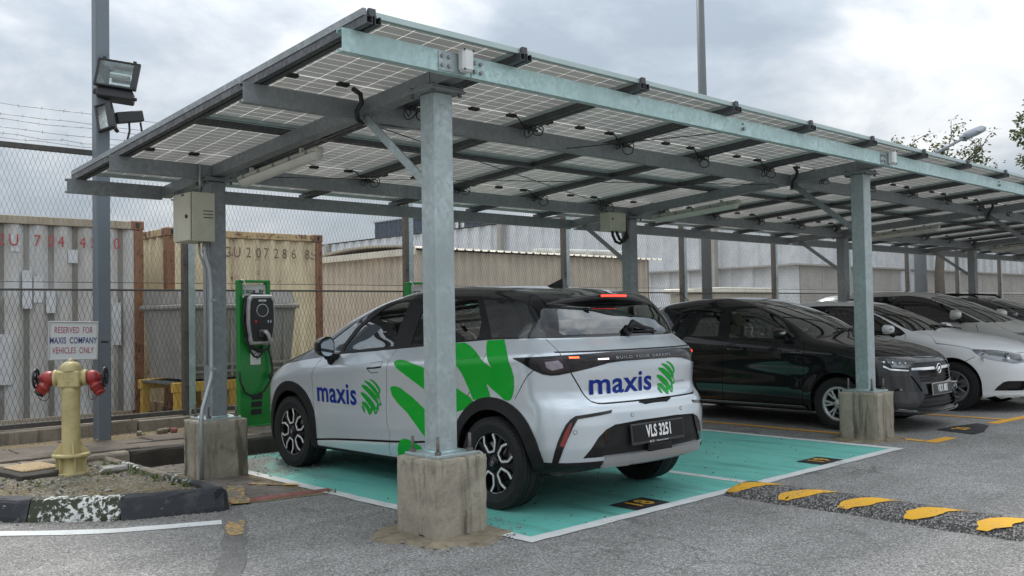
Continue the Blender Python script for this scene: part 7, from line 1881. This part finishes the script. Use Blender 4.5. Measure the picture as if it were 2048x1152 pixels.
    # side skirt and crease
    for s_ in (1, -1):
        mb = MB(); mb.grid(lambda u, v, s_=s_: (lambda x: (x, s_ * (float(b.sidey([x], [.235])[0]) + .012 + .016 * cos(2 * pi * v)), .222 + .026 * sin(2 * pi * v)))(.42 + 1.72 * u), 24, 8); mb.build('side_skirt', 'gloss_black', root)
    for s_ in (1, -1):
        mb = MB(); mb.grid(lambda u, v, s_=s_: (lambda x: (x, s_ * (float(b.sidey([x], [.245])[0]) + .030), .238 + .006 * v))(.45 + 1.66 * u), 24, 1); mb.build('skirt_chrome', 'rim_dull', root)
    for s_ in (1, -1):
        for x0 in (1.24, .40):
            mb = MB(); mb.lathe([(.055, -.004), (.045, -.020), (0, -.024)], 18, 'y'); y = float(b.sidey([x0], [.865])[0])
            V = [(x + x0, s_ * (y + .003) + s_ * yy * .6, z + .862) for x, yy, z in mb.v]; mb.v = V; mb.build('handle_cup', 'dash_plastic', root)
            mb = MB(); mb.tube([(x0 - .12, s_ * (y + .014), .868), (x0 - .06, s_ * (y + .034), .870), (x0 + .06, s_ * (y + .034), .870), (x0 + .115, s_ * (y + .014), .868)], [.012, .014, .014, .012], 8); mb.build('door_handle', 'paint_black', root)
        m = SIDEP(b, s_)
        fd = sh.take(Fs + [(1.5, .245)] + Bs[::-1], V_SIDE, m); piece(fd, 'front_door', 'paint_black', root, 0, .012)
        rd = sh.take(Bs + [(.62, .25), (.45, .42), (.42, .62), (.44, .75), (.34, .92), (.29, 1.02)], V_SIDE, m); piece(rd, 'rear_door', 'paint_black', root, 0, .012)
        door_mirror(root, 1.86, s_ * .875, 1.06, s_, 'paint_black', .20, .125, .10, True, True, True)
    piece(sh, 'body', 'paint_black', root, 0, .012)
    mb = MB(); mb.grid(lambda u, v: ((-.19 - .20 * v + .05 * abs(2 * u - 1) ** 2), (u - .5) * 1.08, float(b.top(-.02)) - .03 - .022 * v - .05 * (2 * u - 1) ** 2 * .35), 20, 6); mb.grid(lambda u, v: ((-.19 - .20 * v + .05 * abs(2 * u - 1) ** 2), (u - .5) * 1.08, float(b.top(-.02)) - .055 - .012 * v - .05 * (2 * u - 1) ** 2 * .35), 20, 6, flip=True); mb.build('spoiler', 'paint_black', root)
    tl_ = [(.80, 1.03), (.98, 1.02), (1.05, .93), (.80, .80), (.66, .86)]
    mb = MB(); mb.tube([(.05, -.1, 1.452), (-.10, -.1, 1.60)], [.006, .003], 6); mb.tube([(.07, -.1, 1.445), (.045, -.1, 1.465)], .014, 8); mb.build('roof_aerial', 'satin_black', root)
    for sy in (-1, 1):
        mb = MB(); y0 = sy * .05; mb.tube([(2.30, y0 + .4 * sy, 1.055), (2.26, y0 + .1 * sy, 1.085), (2.22, y0 - .25 * sy, 1.105)], .009, 6); mb.build('wiper', 'satin_black', root)
    wheels(root, b, 1.625 - .175, .175, 'multi', .1905); cabin(root, b, 2.2, .98)
build_black()

# ---------------------------------------------------------------- the three cars beyond
def build_sedan():
    b = sedan_body(); root = car_root('sedan', 'white sedan parked nose out between the black hatchback and the taller white car', 'car', 9.36, 3.60, -1)
    sh = Shell(b, *b.shell(.034)); FV = v_front(b); RV = v_rear(b); side = SIDE(b); fm = lambda C: C[:, 0] > 2.4
    arches(sh, b, .350, .02); wells(root, b, .365, .80); under(sh, b, root)
    ws = sh.take([(1.22, -.55), (1.19, 0), (1.22, .55), (1.6, .625), (2.08, .71), (2.22, .45), (2.26, 0), (2.22, -.45), (2.08, -.71), (1.6, -.625)], V_TOP, lambda C: (b.N(C)[:, 2] > .25) & (C[:, 2] > .98)); piece(ws, 'windscreen', 'glass_dark', root, -.003)
    rg = sh.take([(.0, -.5), (.0, .5), (-.62, .6), (-.62, -.6)], V_TOP, lambda C: (b.N(C)[:, 2] > .3) & (C[:, 2] > 1.05)); piece(rg, 'rear_window', 'glass_dark', root, -.003)
    GF_ = [(.80, 1.345), (.77, 1.02), (.78, 1.005), (1.93, .985), (1.965, 1.0), (1.75, 1.13), (1.45, 1.275), (1.20, 1.345), (1.0, 1.358)]; GR_ = [(.72, 1.35), (.69, 1.01), (-.1, 1.04), (-.28, 1.12), (.05, 1.28), (.35, 1.345)]
    for s_ in (1, -1):
        m = SIDEP(b, s_)
        for p in (GF_, GR_): q = sh.take(p, V_SIDE, m); piece(q, 'side_window', 'glass_dark', root, -.004)
        q = sh.take([(.4, 1.368), (-.02, 1.30), (-.36, 1.12), (-.2, 1.015), (.7, .985), (1.98, .955), (2.03, .99), (1.80, 1.135), (1.46, 1.30), (1.2, 1.368), (.8, 1.378)], V_SIDE, m); piece(q, 'window_frame', 'satin_black', root, 0, .01)
        hp_ = [(1.323, .782), (1.26, .792), (1.0, .782), (.70, .752), (.53, .732), (.60, .675), (.675, .628), (.78, .618), (.874, .616), (1.10, .645), (1.30, .682), (1.335, .73)]
        inn = [(1.20, .770), (.95, .765), (.62, .728), (.70, .645), (.88, .632), (1.15, .665)]
        fg = [(1.19, .276), (1.15, .33), (1.077, .384), (1.0, .40), (.66, .400), (.70, .276)]
        ho = [(.97, .392), (.68, .392), (.72, .284), (1.02, .284)]
        if s_ < 0: hp_, inn, fg, ho = both(hp_), both(inn), both(fg), both(ho)
        q = sh.take(hp_, FV, lambda C: C[:, 0] > 2.0); q2 = q.take(inn, FV); piece(q, 'headlamp', 'lamp_grey', root, .003, .012); piece(Shell(b, q2.V, q2.T), 'headlamp_lens', 'lens_clear', root, .003); piece(q2, 'headlamp_reflector', 'lamp_grey', root, -.05)
        mb = MB()
        for y in (.66, .80):
            x = float(b.frontx([s_ * y], [.70])[0]) - .04; mb.lathe([(.055, x + .03), (.04, x), (0, x - .01)], 16, 'x', (0, s_ * y, .70))
        mb.build('headlamp_cell', 'chrome', root)
        q = sh.take(fg, FV, lambda C: C[:, 0] > 2.0); q2 = q.take(ho, FV); piece(q, 'fog_surround', 'cladding', root, -.01, .012); piece(q2, 'fog_recess', 'dash_plastic', root, -.05)
    seams(sh, [[(2.03, .985), (2.045, .93), (2.06, .6), (2.04, .25)], [(.74, 1.0), (.76, .6), (.74, .25)], [(2.74, .60), (2.93, .70)]], V_SIDE, side, root, .007)
    hs = [(2.18, .66), (2.29, .715), (2.45, .845), (2.9, .80), (2.96, .79)]; seams(sh, [hs, [(a, -c) for a, c in hs]], V_TOP, lambda C: b.N(C)[:, 2] > .25, root, .007)
    he = [(.62, .745), (.3, .742), (0, .742)]; seams(sh, [he + [(-a, c) for a, c in he[:-1][::-1]]], FV, fm, root, .008)
    q = sh.take(mirror_sym([(.47, .715), (.42, .655), (.2, .645)]), FV, fm); piece(q, 'grille', 'dash_plastic', root, -.02, .012)
    q = sh.take(mirror_sym([(.55, .40), (.50, .28), (.2, .275)]), FV, fm); piece(q, 'lower_grille', 'dash_plastic', root, -.03, .012)
    q = sh.take([(3.0, .10), (3.8, .10), (3.8, .245), (3.0, .235)], V_SIDE, fm); piece(q, 'front_lip', 'paint_white', root, .012, .02)
    for s_ in (1, -1): door_mirror(root, 1.84, s_ * .935, 1.045, s_, 'paint_white', .21, .130, .11, True, True, True)
    piece(sh, 'body', 'paint_white', root, 0, .012)
    for sy in (-1, 1):
        mb = MB(); mb.tube([(2.27, .45 * sy, 1.03), (2.20, .1 * sy, 1.07), (2.14, -.25 * sy, 1.09)], .010, 6); mb.build('wiper', 'satin_black', root)
    wheels(root, b, 1.73 - .20, .205, 'cover', .20); cabin(root, b, 2.1, .96)
build_sedan()
def build_tall(kind):
    if kind == 'mpv':
        b = mpv_body(); root = car_root('minivan', 'taller pale white family car with dark windows parked beyond the white sedan', 'car', 12.0, 3.95, -1); paint = 'paint_pearl'
        GL = [(2.30, 1.085), (2.36, 1.10), (2.14, 1.215), (1.80, 1.385), (1.45, 1.495), (1.15, 1.53), (.60, 1.520), (-.1, 1.48), (-.5, 1.38), (-.6, 1.16), (.6, 1.115), (1.6, 1.085)]
        WS = [(1.52, -.55), (1.48, 0), (1.52, .55), (1.95, .63), (2.42, .71), (2.58, .45), (2.62, 0), (2.58, -.45), (2.42, -.71), (1.95, -.63)]
        mx_, mz = 2.04, 1.21
    else:
        b = suv_body(); root = car_root('crossover', 'dark grey car with black roof rails at the far right edge', 'car', 14.85, 4.0, -1); paint = 'paint_graphite'
        GL = [(2.28, 1.12), (2.10, 1.22), (1.75, 1.36), (1.4, 1.44), (.8, 1.455), (.0, 1.43), (-.45, 1.36), (-.5, 1.16), (.8, 1.125), (1.6, 1.11)]
        WS = [(1.45, -.55), (1.40, 0), (1.45, .55), (1.85, .64), (2.22, .71), (2.38, .45), (2.44, 0), (2.38, -.45), (2.22, -.71), (1.85, -.64)]
        mx_, mz = 1.95, 1.17
    sh = Shell(b, *b.shell(.042)); FV = v_front(b); side = SIDE(b); fm = lambda C: C[:, 0] > 2.4
    arches(sh, b, .352, .02); wells(root, b, .365, .80); under(sh, b, root)
    q = sh.take(WS, V_TOP, lambda C: (b.N(C)[:, 2] > .2) & (C[:, 2] > 1.0)); piece(q, 'windscreen', 'glass_dark', root, -.003)
    for s_ in (1, -1):
        m = SIDEP(b, s_); q = sh.take(GL, V_SIDE, m); bp_ = q.take([(.66, 1.0), (.70, 1.6), (.62, 1.6), (.57, 1.0)], V_SIDE); piece(q, 'side_window', 'glass_dark', root, -.003); piece(bp_, 'pillar', 'gloss_black', root, 0)
        door_mirror(root, mx_, s_ * .955, mz, s_, paint, .23, .15, .12, True, True, False)
        hp_ = [(1.25, .93), (1.0, .93), (.62, .87), (.55, .80), (.70, .76), (1.1, .80)]
        q = sh.take(hp_ if s_ > 0 else both(hp_), FV, fm); piece(q, 'headlamp', 'lamp_grey', root, .003, .01)
    seams(sh, [[(2.30, 1.06), (2.34, .98), (2.35, .6), (2.30, .26)], [(.64, 1.10), (.66, .6), (.62, .26)]], V_SIDE, side, root, .008)
    hs = [(2.50, .70), (2.9, .78), (3.3, .72), (3.42, .55)] if kind == 'mpv' else [(2.4, .72), (2.9, .80), (3.25, .72)]
    seams(sh, [hs, [(a, -c) for a, c in hs]], V_TOP, lambda C: b.N(C)[:, 2] > .25, root, .008)
    q = sh.take(mirror_sym([(.52, .80), (.46, .70), (.2, .69)]), FV, fm); piece(q, 'grille', 'dash_plastic', root, -.02, .01)
    q = sh.take(mirror_sym([(.60, .42), (.52, .28), (.2, .27)]), FV, fm); piece(q, 'lower_grille', 'dash_plastic', root, -.03, .01)
    piece(sh, 'body', paint, root, 0, .012)
    if kind != 'mpv':
        for s_ in (1, -1):
            mb = MB(); P = [(x, s_ * .56, float(b.top(x)) - .012 + h) for x, h in ((1.25, .0), (1.15, .045), (.8, .055), (0, .055), (-.3, .045), (-.4, .0))]; mb.tube(P, .018, 8); mb.build('roof_rail', 'satin_black', root)
        mb = MB(); mb.tube([(.95, .1, 1.51), (.80, .1, 1.66)], [.005, .003], 6); mb.build('roof_aerial', 'satin_black', root)
    wheels(root, b, 1.73 - .20, .205, 'cover', .20)
    cabin(root, b, 2.3, 1.05, seats=False)
build_tall('mpv'); build_tall('suv')
